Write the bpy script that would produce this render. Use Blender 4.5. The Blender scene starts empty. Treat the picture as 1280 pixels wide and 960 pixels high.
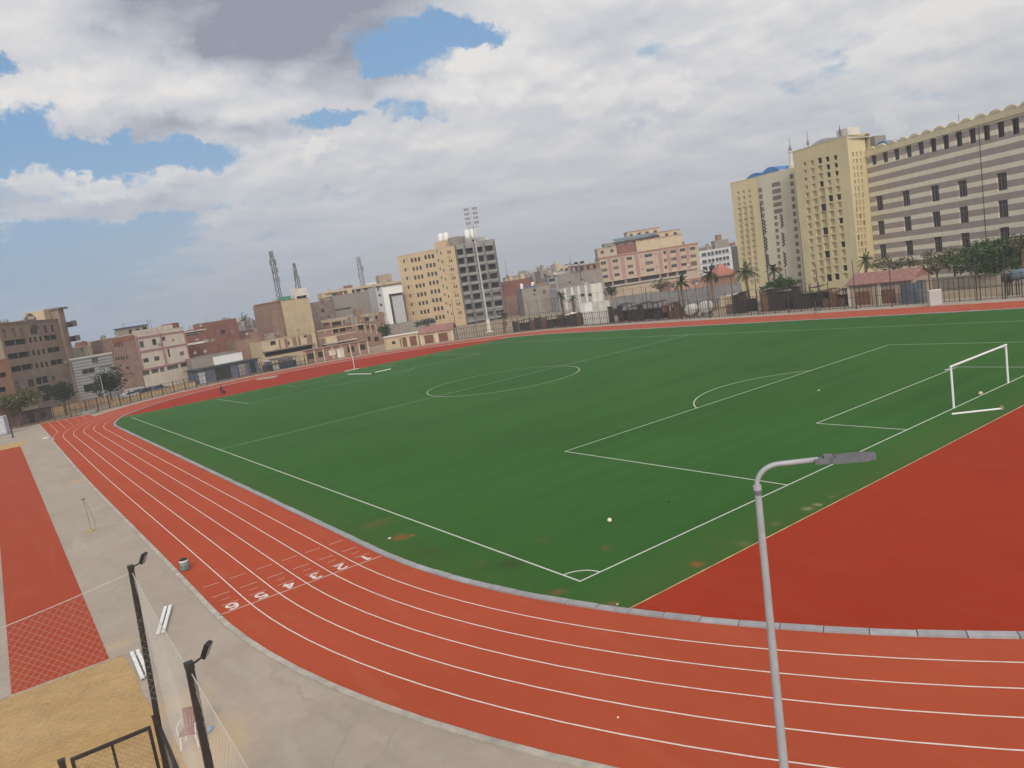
import bpy, bmesh, math, random
from mathutils import Vector, Matrix
random.seed(7)
C = bpy.context.scene.collection
sc = bpy.context.scene
PI = math.pi
R = math.radians
# ---------------------------------------------------------------- camera
CAM = Vector((-16.1213, -21.1015, 11.2703))
YAW, PITCH, ROLL, FPX = 0.970241, -0.1332256, -0.154187, 934.539
_f = Vector((math.cos(PITCH)*math.cos(YAW), math.cos(PITCH)*math.sin(YAW), math.sin(PITCH)))
_r0 = Vector((math.sin(YAW), -math.cos(YAW), 0))
_u0 = _r0.cross(_f)
_r = _r0*math.cos(ROLL) + _u0*math.sin(ROLL)
_u = _u0*math.cos(ROLL) - _r0*math.sin(ROLL)
cd = bpy.data.cameras.new('camera')
cam = bpy.data.objects.new('camera', cd)
C.objects.link(cam)
cam.matrix_world = Matrix(((_r.x, _u.x, -_f.x, CAM.x), (_r.y, _u.y, -_f.y, CAM.y), (_r.z, _u.z, -_f.z, CAM.z), (0, 0, 0, 1)))
cd.sensor_width = 36
cd.lens = FPX/1280*36
cd.clip_start = 0.2
cd.clip_end = 20000
sc.camera = cam


def ray(x, y):
    return _f + _r*((x-640)/FPX) - _u*((y-480)/FPX)


def at(x, y, D):
    """the point seen at pixel x, y of the 1280x960 photograph at the horizontal distance D"""
    d = ray(x, y)
    return CAM + d*(D/math.hypot(d.x, d.y))


def gnd(x, y, z=0.0):
    d = ray(x, y)
    return CAM + d*((z-CAM.z)/d.z)


def horizon(x):
    a, b = 0.0, 960.0
    for _ in range(40):
        m = (a+b)/2
        if ray(x, m).z > 0:
            a = m
        else:
            b = m
    return a


# ---------------------------------------------------------------- materials
def sl(c):
    return c/12.92 if c <= 0.04045 else ((c+0.055)/1.055)**2.4


class NT:
    """small helper around a node tree"""
    def __init__(s, tree):
        s.t = tree

    def n(s, typ, **kw):
        nd = s.t.nodes.new(typ)
        for k, v in kw.items():
            setattr(nd, k, v)
        return nd

    def link(s, a, b):
        s.t.links.new(a, b)

    def put(s, sock, v):
        if isinstance(v, bpy.types.NodeSocket):
            s.link(v, sock)
        else:
            sock.default_value = v

    def math(s, op, a, b=0.0, c=None, clamp=False):
        nd = s.n('ShaderNodeMath', operation=op)
        nd.use_clamp = clamp
        s.put(nd.inputs[0], a)
        s.put(nd.inputs[1], b)
        if c is not None:
            s.put(nd.inputs[2], c)
        return nd.outputs[0]

    def vmath(s, op, a, b=None, out=0):
        nd = s.n('ShaderNodeVectorMath', operation=op)
        s.put(nd.inputs[0], a)
        if b is not None:
            if op == 'SCALE':
                s.put(nd.inputs[3], b)
            else:
                s.put(nd.inputs[1], b)
        return nd.outputs[out]

    def mix(s, f, a, b, mode='MIX'):
        nd = s.n('ShaderNodeMix', data_type='RGBA', blend_type=mode)
        s.put(nd.inputs[0], f)
        s.put(nd.inputs[6], a if isinstance(a, bpy.types.NodeSocket) else (*a[:3], 1))
        s.put(nd.inputs[7], b if isinstance(b, bpy.types.NodeSocket) else (*b[:3], 1))
        return nd.outputs[2]

    def noise(s, vec, scale, detail=4, rough=0.55, dist=0.0):
        nd = s.n('ShaderNodeTexNoise')
        nd.inputs['Scale'].default_value = scale
        nd.inputs['Detail'].default_value = detail
        nd.inputs['Roughness'].default_value = rough
        nd.inputs['Distortion'].default_value = dist
        if vec is not None:
            s.link(vec, nd.inputs['Vector'])
        return nd.outputs['Fac']

    def rng(s, v, a, b, c=0.0, d=1.0, smooth=False):
        nd = s.n('ShaderNodeMapRange')
        nd.interpolation_type = 'SMOOTHSTEP' if smooth else 'LINEAR'
        s.put(nd.inputs[0], v)
        for i, q in enumerate((a, b, c, d)):
            s.put(nd.inputs[1+i], q)
        return nd.outputs[0]


MATS = {}


def newmat(name):
    m = bpy.data.materials.new(name)
    m.use_nodes = True
    t = NT(m.node_tree)
    bs = m.node_tree.nodes['Principled BSDF']
    return m, t, bs


def mat(name, col, rough=0.85, var=0.12, scale=1.5, metal=0.0, grime=0.0, bump=0.0, streak=0.0, spec=0.3):
    """plain weathered surface: base colour with noise variation, dirt blotches and vertical rain streaks"""
    if name in MATS:
        return MATS[name]
    m, t, bs = newmat(name)
    g = t.n('ShaderNodeNewGeometry').outputs['Position']
    n1 = t.noise(g, scale, 5, 0.6)
    c = t.mix(t.rng(n1, 0.3, 0.7), [x*(1-var) for x in col], [min(1, x*(1+var)) for x in col])
    if grime:
        n2 = t.noise(g, scale*0.23, 6, 0.65, 0.4)
        c = t.mix(t.math('MULTIPLY', t.rng(n2, 0.48, 0.72), grime), c, [x*0.42+0.015 for x in col])
    if streak:
        mp = t.n('ShaderNodeMapping')
        mp.inputs['Scale'].default_value = (1.6, 1.6, 0.06)
        t.link(g, mp.inputs['Vector'])
        n3 = t.noise(mp.outputs[0], 1.0, 4, 0.6)
        c = t.mix(t.math('MULTIPLY', t.rng(n3, 0.5, 0.75), streak), c, [x*0.5+0.02 for x in col])
    t.link(c, bs.inputs['Base Color'])
    bs.inputs['Roughness'].default_value = rough
    bs.inputs['Metallic'].default_value = metal
    bs.inputs['Specular IOR Level'].default_value = spec
    if bump:
        b = t.n('ShaderNodeBump')
        b.inputs['Strength'].default_value = bump
        b.inputs['Distance'].default_value = 0.02
        t.link(t.noise(g, 25, 4, 0.6), b.inputs['Height'])
        t.link(b.outputs[0], bs.inputs['Normal'])
    MATS[name] = m
    return m


# ---------------------------------------------------------------- mesh helpers
class MB:
    """collects shapes, then links them as one mesh object"""
    def __init__(s):
        s.v, s.fc, s.mi = [], [], []

    def face(s, pts, mi=0):
        i = len(s.v)
        s.v += [tuple(p) for p in pts]
        s.fc.append(tuple(range(i, i+len(pts))))
        s.mi.append(mi)

    def box(s, x0, x1, y0, y1, z0, z1, M=None, mi=0):
        P = [Vector(p) for p in ((x0, y0, z0), (x1, y0, z0), (x1, y1, z0), (x0, y1, z0), (x0, y0, z1), (x1, y0, z1), (x1, y1, z1), (x0, y1, z1))]
        if M is not None:
            P = [M @ p for p in P]
        i = len(s.v)
        s.v += [tuple(p) for p in P]
        for q in ((0, 3, 2, 1), (4, 5, 6, 7), (0, 1, 5, 4), (1, 2, 6, 5), (2, 3, 7, 6), (3, 0, 4, 7)):
            s.fc.append(tuple(i+k for k in q))
            s.mi.append(mi)

    def bar(s, a, b, w, h=None, mi=0):
        """square bar from a to b"""
        a, b = Vector(a), Vector(b)
        h = h or w
        d = b-a
        L = d.length
        if L < 1e-6:
            return
        q = d.normalized()
        up = Vector((0, 0, 1)) if abs(q.z) < 0.95 else Vector((1, 0, 0))
        x = q.cross(up).normalized()
        y = x.cross(q)
        M = Matrix(((x.x, q.x, y.x, a.x), (x.y, q.y, y.y, a.y), (x.z, q.z, y.z, a.z), (0, 0, 0, 1)))
        s.box(-w/2, w/2, 0, L, -h/2, h/2, M, mi)

    def tube(s, pts, rad, n=8, cap=True, mi=0):
        pts = [Vector(p) for p in pts]
        rr = rad if isinstance(rad, (list, tuple)) else [rad]*len(pts)
        i0 = len(s.v)
        px = None
        for k, p in enumerate(pts):
            d = (pts[min(k+1, len(pts)-1)] - pts[max(k-1, 0)]).normalized()
            if px is None:
                up = Vector((0, 0, 1)) if abs(d.z) < 0.95 else Vector((1, 0, 0))
                px = d.cross(up).normalized()
            else:
                px = (px - d*px.dot(d)).normalized()
            py = d.cross(px)
            for j in range(n):
                a = 2*PI*j/n
                s.v.append(tuple(p + px*(rr[k]*math.cos(a)) + py*(rr[k]*math.sin(a))))
        for k in range(len(pts)-1):
            for j in range(n):
                a, b = i0+k*n+j, i0+k*n+(j+1) % n
                s.fc.append((a, b, b+n, a+n))
                s.mi.append(mi)
        if cap:
            s.fc.append(tuple(i0+j for j in range(n))[::-1])
            s.mi.append(mi)
            e = i0+(len(pts)-1)*n
            s.fc.append(tuple(e+j for j in range(n)))
            s.mi.append(mi)

    def lathe(s, prof, c=(0, 0, 0), n=14, mi=0):
        s.tube([(c[0], c[1], c[2]+z+1e-5*k) for k, (r, z) in enumerate(prof)], [max(r, 1e-4) for r, z in prof], n, True, mi)

    def prism(s, poly, z0, z1, M=None, mi=0):
        """extrude a plan polygon (counter clockwise) from z0 to z1"""
        B = [Vector((p[0], p[1], z0)) for p in poly]
        T = [Vector((p[0], p[1], z1)) for p in poly]
        if M is not None:
            B = [M @ p for p in B]
            T = [M @ p for p in T]
        s.face(B[::-1], mi)
        s.face(T, mi)
        for k in range(len(poly)):
            j = (k+1) % len(poly)
            s.face([B[k], B[j], T[j], T[k]], mi)

    def build(s, name, m, parent=None, smooth=False, loc=None):
        me = bpy.data.meshes.new(name)
        me.from_pydata(s.v, [], s.fc)
        ms = m if isinstance(m, (list, tuple)) else [m]
        for q in ms:
            me.materials.append(q)
        if len(ms) > 1:
            me.polygons.foreach_set('material_index', s.mi)
        if smooth:
            me.polygons.foreach_set('use_smooth', [True]*len(me.polygons))
        me.update()
        o = bpy.data.objects.new(name, me)
        C.objects.link(o)
        if parent is not None:
            o.parent = parent
        if loc is not None:
            o.location = loc
        return o


def tag(o, label=None, cat=None, group=None, kind=None):
    if label:
        o['label'] = label
    if cat:
        o['category'] = cat
    if group:
        o['group'] = group
    if kind:
        o['kind'] = kind
    return o


def thing(name, label, cat, loc=(0, 0, 0), rz=0.0, group=None):
    o = bpy.data.objects.new(name, None)
    C.objects.link(o)
    o.location = loc
    o.rotation_euler = (0, 0, rz)
    o.empty_display_size = 0.3
    return tag(o, label, cat, group)


def dup(root, loc=None, rz=None, label=None, scale=None):
    r = root.copy()
    C.objects.link(r)
    if loc is not None:
        r.location = loc
    if rz is not None:
        r.rotation_euler = (0, 0, rz)
    if scale is not None:
        r.scale = (scale, scale, scale)
    if label:
        r['label'] = label
    for ch in list(root.children):
        c = ch.copy()
        C.objects.link(c)
        c.parent = r
        for g in ch.children:
            d = g.copy()
            C.objects.link(d)
            d.parent = c
    return r


def struct(name, mb, m, **kw):
    o = mb.build(name, m, **kw)
    o['kind'] = 'structure'
    return o
# ---------------------------------------------------------------- light and sky
SUN_EL, SUN_AZ = R(33), R(236)       # azimuth of the sun in world x, y (counter-clockwise from +x)
w = bpy.data.worlds.new('World')
sc.world = w
w.use_nodes = True
wt = NT(w.node_tree)
w.node_tree.nodes.clear()
out = wt.n('ShaderNodeOutputWorld')
bg = wt.n('ShaderNodeBackground')
wt.link(bg.outputs[0], out.inputs[0])
bg.inputs[1].default_value = 0.1
sky = wt.n('ShaderNodeTexSky')
sky.sky_type = 'NISHITA'
sky.sun_disc = False
sky.sun_elevation = SUN_EL
sky.sun_rotation = PI/2 - SUN_AZ
sky.air_density = 1.2
sky.dust_density = 2.0
sky.ozone_density = 1.5
gen = wt.n('ShaderNodeTexCoord').outputs['Generated']
D0 = wt.vmath('NORMALIZE', gen)
sep = wt.n('ShaderNodeSeparateXYZ')
wt.link(D0, sep.inputs[0])
dz = wt.math('MAXIMUM', sep.outputs[2], 0.0)
den = wt.math('ADD', dz, 0.20)
comb = wt.n('ShaderNodeCombineXYZ')
wt.link(wt.math('DIVIDE', sep.outputs[0], den), comb.inputs[0])
wt.link(wt.math('DIVIDE', sep.outputs[1], den), comb.inputs[1])
P = comb.outputs[0]
def warped(scale, amt, detail=6, rough=0.6):
    n_ = wt.n('ShaderNodeTexNoise')
    n_.inputs['Scale'].default_value = scale
    n_.inputs['Detail'].default_value = detail
    n_.inputs['Roughness'].default_value = rough
    wt.link(D0, n_.inputs['Vector'])
    return wt.vmath('ADD', D0, wt.vmath('SCALE', wt.vmath('SUBTRACT', n_.outputs['Color'], (0.5, 0.5, 0.5)), amt))


DW = warped(13, 0.115, 8, 0.66)        # billowing cloud edges
DS = warped(5, 0.10, 4, 0.5)          # soft drift


def ell(px, py, rx, ry, k, src=None, soft=0.85, tilt=None):
    """a cloud or a gap fixed in the sky: an ellipse of directions around one bearing"""
    c = ray(px, py).normalized()
    rr = c.cross(Vector((0, 0, 1))).normalized()
    uu = rr.cross(c)
    if tilt:
        rr, uu = rr*math.cos(tilt)+uu*math.sin(tilt), uu*math.cos(tilt)-rr*math.sin(tilt)
    g_ = FPX*c.dot(_f)
    src = src or DW
    a_ = wt.vmath('DOT_PRODUCT', src, tuple(rr*(g_/rx)), out=1)
    b_ = wt.vmath('DOT_PRODUCT', src, tuple(uu*(g_/ry)), out=1)
    q = wt.math('ADD', wt.math('MULTIPLY', a_, a_), wt.math('MULTIPLY', b_, b_))
    v = wt.rng(q, 1-soft, 1+soft*1.6, k, 0.0, smooth=True)
    return v


def esum(lst):
    s_ = None
    for e in lst:
        q = ell(*e)
        s_ = q if s_ is None else wt.math('ADD', s_, q)
    return s_


fwd = wt.math('GREATER_THAN', wt.vmath('DOT_PRODUCT', D0, tuple(_f), out=1), 0.1)
n1 = wt.noise(P, 2.6, 10, 0.58, 0.0)
n2 = wt.noise(wt.vmath('ADD', P, (3.7, 1.9, 0)), 6.5, 9, 0.6, 0.0)
cov = wt.math('ADD', wt.math('MULTIPLY', wt.math('SUBTRACT', n1, 0.5), 0.95), wt.math('MULTIPLY', wt.math('SUBTRACT', n2, 0.5), 1.0))
right = wt.vmath('DOT_PRODUCT', D0, tuple(_r0), out=1)
gaps = esum([(45, 76, 60, 9, -.4), (5, 125, 34, 30, -.46), (50, 172, 100, 22, -.5), (165, 192, 85, 15, -.42), (85, 200, 60, 15, -.4), (25, 285, 110, 40, -.42), (150, 296, 80, 18, -.22),
             (8, 190, 22, 22, -.3), (528, 58, 72, 26, -.72), (480, 70, 24, 18, -.2), (585, 45, 26, 12, -.2), (388, 118, 28, 8, -.2), (385, 156, 46, 11, -.5), (425, 146, 40, 9, -.44),
             (497, 132, 24, 16, -.42), (545, 143, 22, 8, -.3), (440, 206, 60, 6, -.2), (262, 206, 44, 8, -.24), (300, 95, 40, 6, -.2), (95, 100, 40, 7, -.25), (210, 215, 50, 9, -.3), (350, 250, 60, 8, -.22), (830, 56, 36, 10, -.12),
             (255, 186, 26, 8, -.26), (60, 345, 120, 24, -.2), (1030, 92, 40, 10, -.16), (270, 240, 40, 6, -.2), (120, 178, 60, 10, -.2), (330, 178, 30, 6, -.18), (230, 260, 60, 8, -.15)])
clds = esum([(110, 20, 175, 44, .32), (78, 118, 50, 24, .34), (185, 128, 140, 34, .34), (290, 152, 80, 28, .25), (82, 83, 32, 11, .34), (30, 62, 22, 9, .25), (225, 166, 90, 13, .2),
             (112, 240, 108, 24, .38), (128, 206, 45, 10, .26), (170, 270, 120, 20, .18), (440, 122, 60, 22, .25), (400, 190, 100, 28, .2), (300, 225, 150, 24, .15), (560, 92, 55, 18, .28),
             (640, 60, 90, 60, .2), (335, 5, 112, 66, .5, DS), (5, 222, 24, 8, .3), (500, 172, 90, 20, .15)])
bias = wt.math('MULTIPLY', wt.math('ADD', gaps, clds), fwd)
cv = wt.math('ADD', wt.math('ADD', cov, bias), wt.rng(right, -0.60, -0.02, 0.00, 0.30))
mask = wt.rng(cv, -0.20, 0.20, smooth=True)
# brightness inside the cloud: lit puffs and grey bellies
n3 = wt.noise(wt.vmath('ADD', P, (-2.2, 5.1, 0.7)), 2.7, 8, 0.52, 0.0)
n4 = wt.noise(wt.vmath('ADD', P, (-2.16, 5.15, 0.7)), 2.7, 8, 0.52, 0.0)
relief = wt.math('MULTIPLY', wt.math('SUBTRACT', n3, n4), 2.2)
puffs = wt.math('MULTIPLY', esum([(840, 114, 34, 16, .5), (745, 116, 36, 18, .4), (803, 178, 20, 10, .45), (1180, 45, 70, 34, .3), (1245, 25, 50, 30, .25), (405, 190, 12, 10, .5), (600, 104, 60, 22, .25),
             (650, 70, 60, 30, .2), (1104, 156, 10, 9, .8), (140, 108, 110, 16, .3), (290, 125, 60, 18, .25), (300, 200, 120, 12, .18), (110, 228, 80, 9, .25), (560, 108, 30, 12, .35), (150, 20, 70, 14, .2), (500, 195, 50, 8, .2), (230, 60, 14, 14, .3),
             (345, -30, 140, 70, -.6, DS, .9), (345, 20, 125, 60, -.5, DS, .95), (410, 35, 64, 40, -.25, DS, .95), (1262, 60, 40, 34, -.35), (980, 150, 110, 40, -.12), (115, 258, 90, 9, -.25), (180, 160, 110, 9, -.2), (700, 235, 160, 18, -.15), (300, 170, 60, 8, -.12), (900, 60, 120, 30, -.1)]), fwd)
br = wt.math('ADD', wt.math('ADD', wt.rng(n3, 0.30, 0.70, 0.26, 0.90), relief), wt.math('ADD', puffs, wt.rng(right, -0.25, 0.45, 0.0, 0.24)))
CLD = 1.0
ccol = wt.mix(wt.rng(br, -0.45, 0.10), [x*CLD for x in (2.95, 3.2, 3.95)], [x*CLD for x in (5.0, 5.25, 5.8)])
ccol = wt.mix(wt.rng(br, 0.08, 0.50), ccol, [x*CLD for x in (6.3, 6.4, 6.75)])
ccol = wt.mix(wt.rng(br, 0.55, 1.15), ccol, [x*CLD for x in (8.2, 8.0, 7.8)])
# hue of the clear sky: Nishita, slightly deepened
blue = wt.mix(0.6, sky.outputs[0], [x*CLD for x in (2.1, 4.1, 6.9)])
skyc = wt.mix(mask, blue, ccol)
# hazy band low down
hz = wt.rng(sep.outputs[2], 0.0, 0.26, 0.92, 0.0, smooth=True)
hazec = wt.mix(wt.rng(right, -0.62, -0.12), [x*CLD for x in (3.15, 4.25, 5.7)], [x*CLD for x in (4.85, 5.05, 5.5)])
skyc = wt.mix(hz, skyc, hazec)
# unseen sky glow added around the sun, behind the camera, for soft directional light
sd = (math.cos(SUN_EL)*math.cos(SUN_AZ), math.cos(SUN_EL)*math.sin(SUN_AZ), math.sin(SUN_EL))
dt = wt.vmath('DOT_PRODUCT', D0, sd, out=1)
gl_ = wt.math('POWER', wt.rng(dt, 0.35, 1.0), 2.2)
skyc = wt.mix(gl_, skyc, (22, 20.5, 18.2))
below = wt.rng(sep.outputs[2], -0.02, 0.0)
skyc = wt.mix(below, (2.0, 1.8, 1.6), skyc)
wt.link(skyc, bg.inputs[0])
sl_ = bpy.data.lights.new('sun', 'SUN')
sl_.energy = 1.5
sl_.angle = R(10)
sl_.color = (1.0, 0.95, 0.88)
so = bpy.data.objects.new('sun', sl_)
C.objects.link(so)
sdir = Vector((math.cos(SUN_EL)*math.cos(SUN_AZ), math.cos(SUN_EL)*math.sin(SUN_AZ), math.sin(SUN_EL)))
so.rotation_euler = sdir.to_track_quat('Z', 'Y').to_euler()
so.location = (0, 0, 60)
sc.view_settings.view_transform = 'Standard'
sc.view_settings.look = 'None'
sc.view_settings.gamma = 1
sc.view_settings.use_curve_mapping = False
sc.view_settings.exposure = 0.0
sc.cycles.max_bounces = 5
sc.cycles.transparent_max_bounces = 12

# ---------------------------------------------------------------- ground, track and pitch
W, L = 66.2, 105.0
CX, Y0, Y1 = 36.45, 10.8, 95.0       # bend centres
RI = 39.55                           # inner edge of the kerb
LW = 1.25


def lane_scale(y):
    """the lanes are laid slightly narrower in the near bend than down the straight"""
    q = min(1.0, max(0.0, (y-8.0)/52.0))
    return 0.958 + 0.052*q*q*(3-2*q)


def stadium(r, n=48, lanes=False):
    """counter-clockwise stadium outline at radius r"""
    pts = []
    m = 24

    def rr(x, y):
        return RI+0.3+(r-RI-0.3)*lane_scale(y if x < CX else min(y, 60)) if lanes else r
    for k in range(n+1):
        a = PI + PI*k/n
        q = rr(CX+math.cos(a), Y0+r*math.sin(a))
        pts.append((CX+q*math.cos(a), Y0+q*math.sin(a)))
    for k in range(1, m):
        y = Y0+(Y1-Y0)*k/m
        pts.append((CX+rr(CX+1, y), y))
    for k in range(n+1):
        a = PI*k/n
        q = rr(CX+math.cos(a), Y1)
        pts.append((CX+q*math.cos(a), Y1+q*math.sin(a)))
    for k in range(1, m):
        y = Y1-(Y1-Y0)*k/m
        pts.append((CX-rr(CX-1, y), y))
    return pts


def ring(mb, r0, r1, z, n=72, z1=None):
    A, B = stadium(r0, n, True), stadium(r1, n, True)
    N = len(A)
    for k in range(N):
        j = (k+1) % N
        if z1 is None:
            mb.face([(*A[k], z), (*B[k], z), (*B[j], z), (*A[j], z)])
        else:
            mb.face([(*A[k], z1), (*B[k], z1), (*B[j], z1), (*A[j], z1)])
            mb.face([(*A[j], z), (*A[j], z1), (*A[k], z1), (*A[k], z)][::-1])
            mb.face([(*B[k], z), (*B[j], z), (*B[j], z1), (*B[k], z1)])


def poly(mb, pts, z):
    mb.face([(p[0], p[1], z) for p in pts])


def rect(mb, x0, y0, x1, y1, z):
    mb.face([(x0, y0, z), (x1, y0, z), (x1, y1, z), (x0, y1, z)])


# dusty ground to the horizon
def ground_mat():
    m, t, bs = newmat('dusty_ground')
    g = t.n('ShaderNodeNewGeometry').outputs['Position']
    a = t.noise(g, 0.05, 8, 0.65, 0.3)
    b = t.noise(g, 1.3, 6, 0.7)
    c = t.mix(t.rng(a, 0.35, 0.65), (0.25, 0.19, 0.13), (0.36, 0.29, 0.21))
    c = t.mix(t.math('MULTIPLY', t.rng(b, 0.45, 0.7), 0.45), c, (0.17, 0.13, 0.095))
    t.link(c, bs.inputs['Base Color'])
    bs.inputs['Roughness'].default_value = 0.95
    bs.inputs['Specular IOR Level'].default_value = 0.1
    return m


def concrete_mat():
    m, t, bs = newmat('worn_concrete')
    g = t.n('ShaderNodeNewGeometry').outputs['Position']
    a = t.noise(g, 0.22, 8, 0.68, 0.6)
    b = t.noise(g, 2.2, 8, 0.7, 0.3)
    mp = t.n('ShaderNodeMapping')
    mp.inputs['Scale'].default_value = (0.9, 0.14, 1)
    mp.inputs['Rotation'].default_value = (0, 0, 0.9)
    t.link(g, mp.inputs['Vector'])
    s = t.noise(mp.outputs[0], 0.8, 7, 0.7, 0.8)
    c = t.mix(t.rng(a, 0.32, 0.68), (0.325, 0.272, 0.222), (0.395, 0.335, 0.278))
    c = t.mix(t.math('MULTIPLY', t.rng(b, 0.45, 0.75), 0.28), c, (0.25, 0.205, 0.165))
    c = t.mix(t.math('MULTIPLY', t.rng(s, 0.56, 0.70), 0.4), c, (0.44, 0.385, 0.325))
    c = t.mix(t.math('MULTIPLY', t.rng(s, 0.44, 0.30), 0.35), c, (0.25, 0.21, 0.175))
    # cracks between the pours
    v = t.n('ShaderNodeTexVoronoi', feature='DISTANCE_TO_EDGE')
    v.inputs['Scale'].default_value = 0.13
    wz = t.n('ShaderNodeTexNoise')
    wz.inputs['Scale'].default_value = 0.9
    wz.inputs['Detail'].default_value = 6
    t.link(g, wz.inputs['Vector'])
    t.link(t.vmath('ADD', g, t.vmath('SCALE', wz.outputs['Color'], 0.55)), v.inputs['Vector'])
    crack = t.math('MULTIPLY', t.rng(v.outputs['Distance'], 0.0, 0.006, 1, 0), t.rng(a, 0.4, 0.6))
    c = t.mix(t.math('MULTIPLY', crack, 0.22), c, (0.15, 0.12, 0.10))
    # sandy spill by the pits
    d = t.vmath('DISTANCE', g, tuple(gnd(97, 601)), out=1)
    sp = t.math('MULTIPLY', t.rng(t.math('ADD', d, t.math('MULTIPLY', b, 1.4)), 0.9, 1.8, 1, 0), 0.75)
    c = t.mix(sp, c, (0.5, 0.30, 0.16))
    for px, py, rr in ((255, 925, 1.1), (225, 880, 0.9), (246, 955, 1.2), (150, 805, 0.5)):
        d = t.vmath('DISTANCE', g, tuple(gnd(px, py)), out=1)
        c = t.mix(t.math('MULTIPLY', t.rng(t.math('ADD', d, t.math('MULTIPLY', b, 1.5)), rr*0.8+0.2, rr*1.5+0.8, 1, 0), 0.55), c, (0.50, 0.34, 0.17))
    t.link(c, bs.inputs['Base Color'])
    bs.inputs['Roughness'].default_value = 0.9
    bs.inputs['Specular IOR Level'].default_value = 0.2
    bp = t.n('ShaderNodeBump')
    bp.inputs['Strength'].default_value = 0.35
    bp.inputs['Distance'].default_value = 0.02
    t.link(b, bp.inputs['Height'])
    t.link(bp.outputs[0], bs.inputs['Normal'])
    return m


def rubber_mat(name, c0, c1, dirt=0.25, spec=0.06):
    m, t, bs = newmat(name)
    g = t.n('ShaderNodeNewGeometry').outputs['Position']
    a = t.noise(g, 0.18, 6, 0.6, 0.3)
    b = t.noise(g, 60, 3, 0.7)
    c = t.mix(t.rng(a, 0.3, 0.7), c0, c1)
    c = t.mix(t.math('MULTIPLY', t.rng(b, 0.3, 0.75), 0.22), c, [x*0.6 for x in c0])
    mp = t.n('ShaderNodeMapping')
    mp.inputs['Scale'].default_value = (1.2, 0.12, 1)
    t.link(g, mp.inputs['Vector'])
    d = t.noise(mp.outputs[0], 0.9, 7, 0.7, 0.5)
    c = t.mix(t.math('MULTIPLY', t.rng(d, 0.52, 0.78), dirt), c, (0.42, 0.16, 0.09))
    e = t.noise(g, 0.55, 7, 0.72, 0.4)
    c = t.mix(t.math('MULTIPLY', t.rng(e, 0.6, 0.78), dirt*0.8), c, (0.20, 0.06, 0.04))
    t.link(c, bs.inputs['Base Color'])
    bs.inputs['Roughness'].default_value = 0.8
    bs.inputs['Specular IOR Level'].default_value = spec
    bp = t.n('ShaderNodeBump')
    bp.inputs['Strength'].default_value = 0.25
    bp.inputs['Distance'].default_value = 0.01
    t.link(t.noise(g, 90, 2, 0.6), bp.inputs['Height'])
    t.link(bp.outputs[0], bs.inputs['Normal'])
    return m


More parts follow.
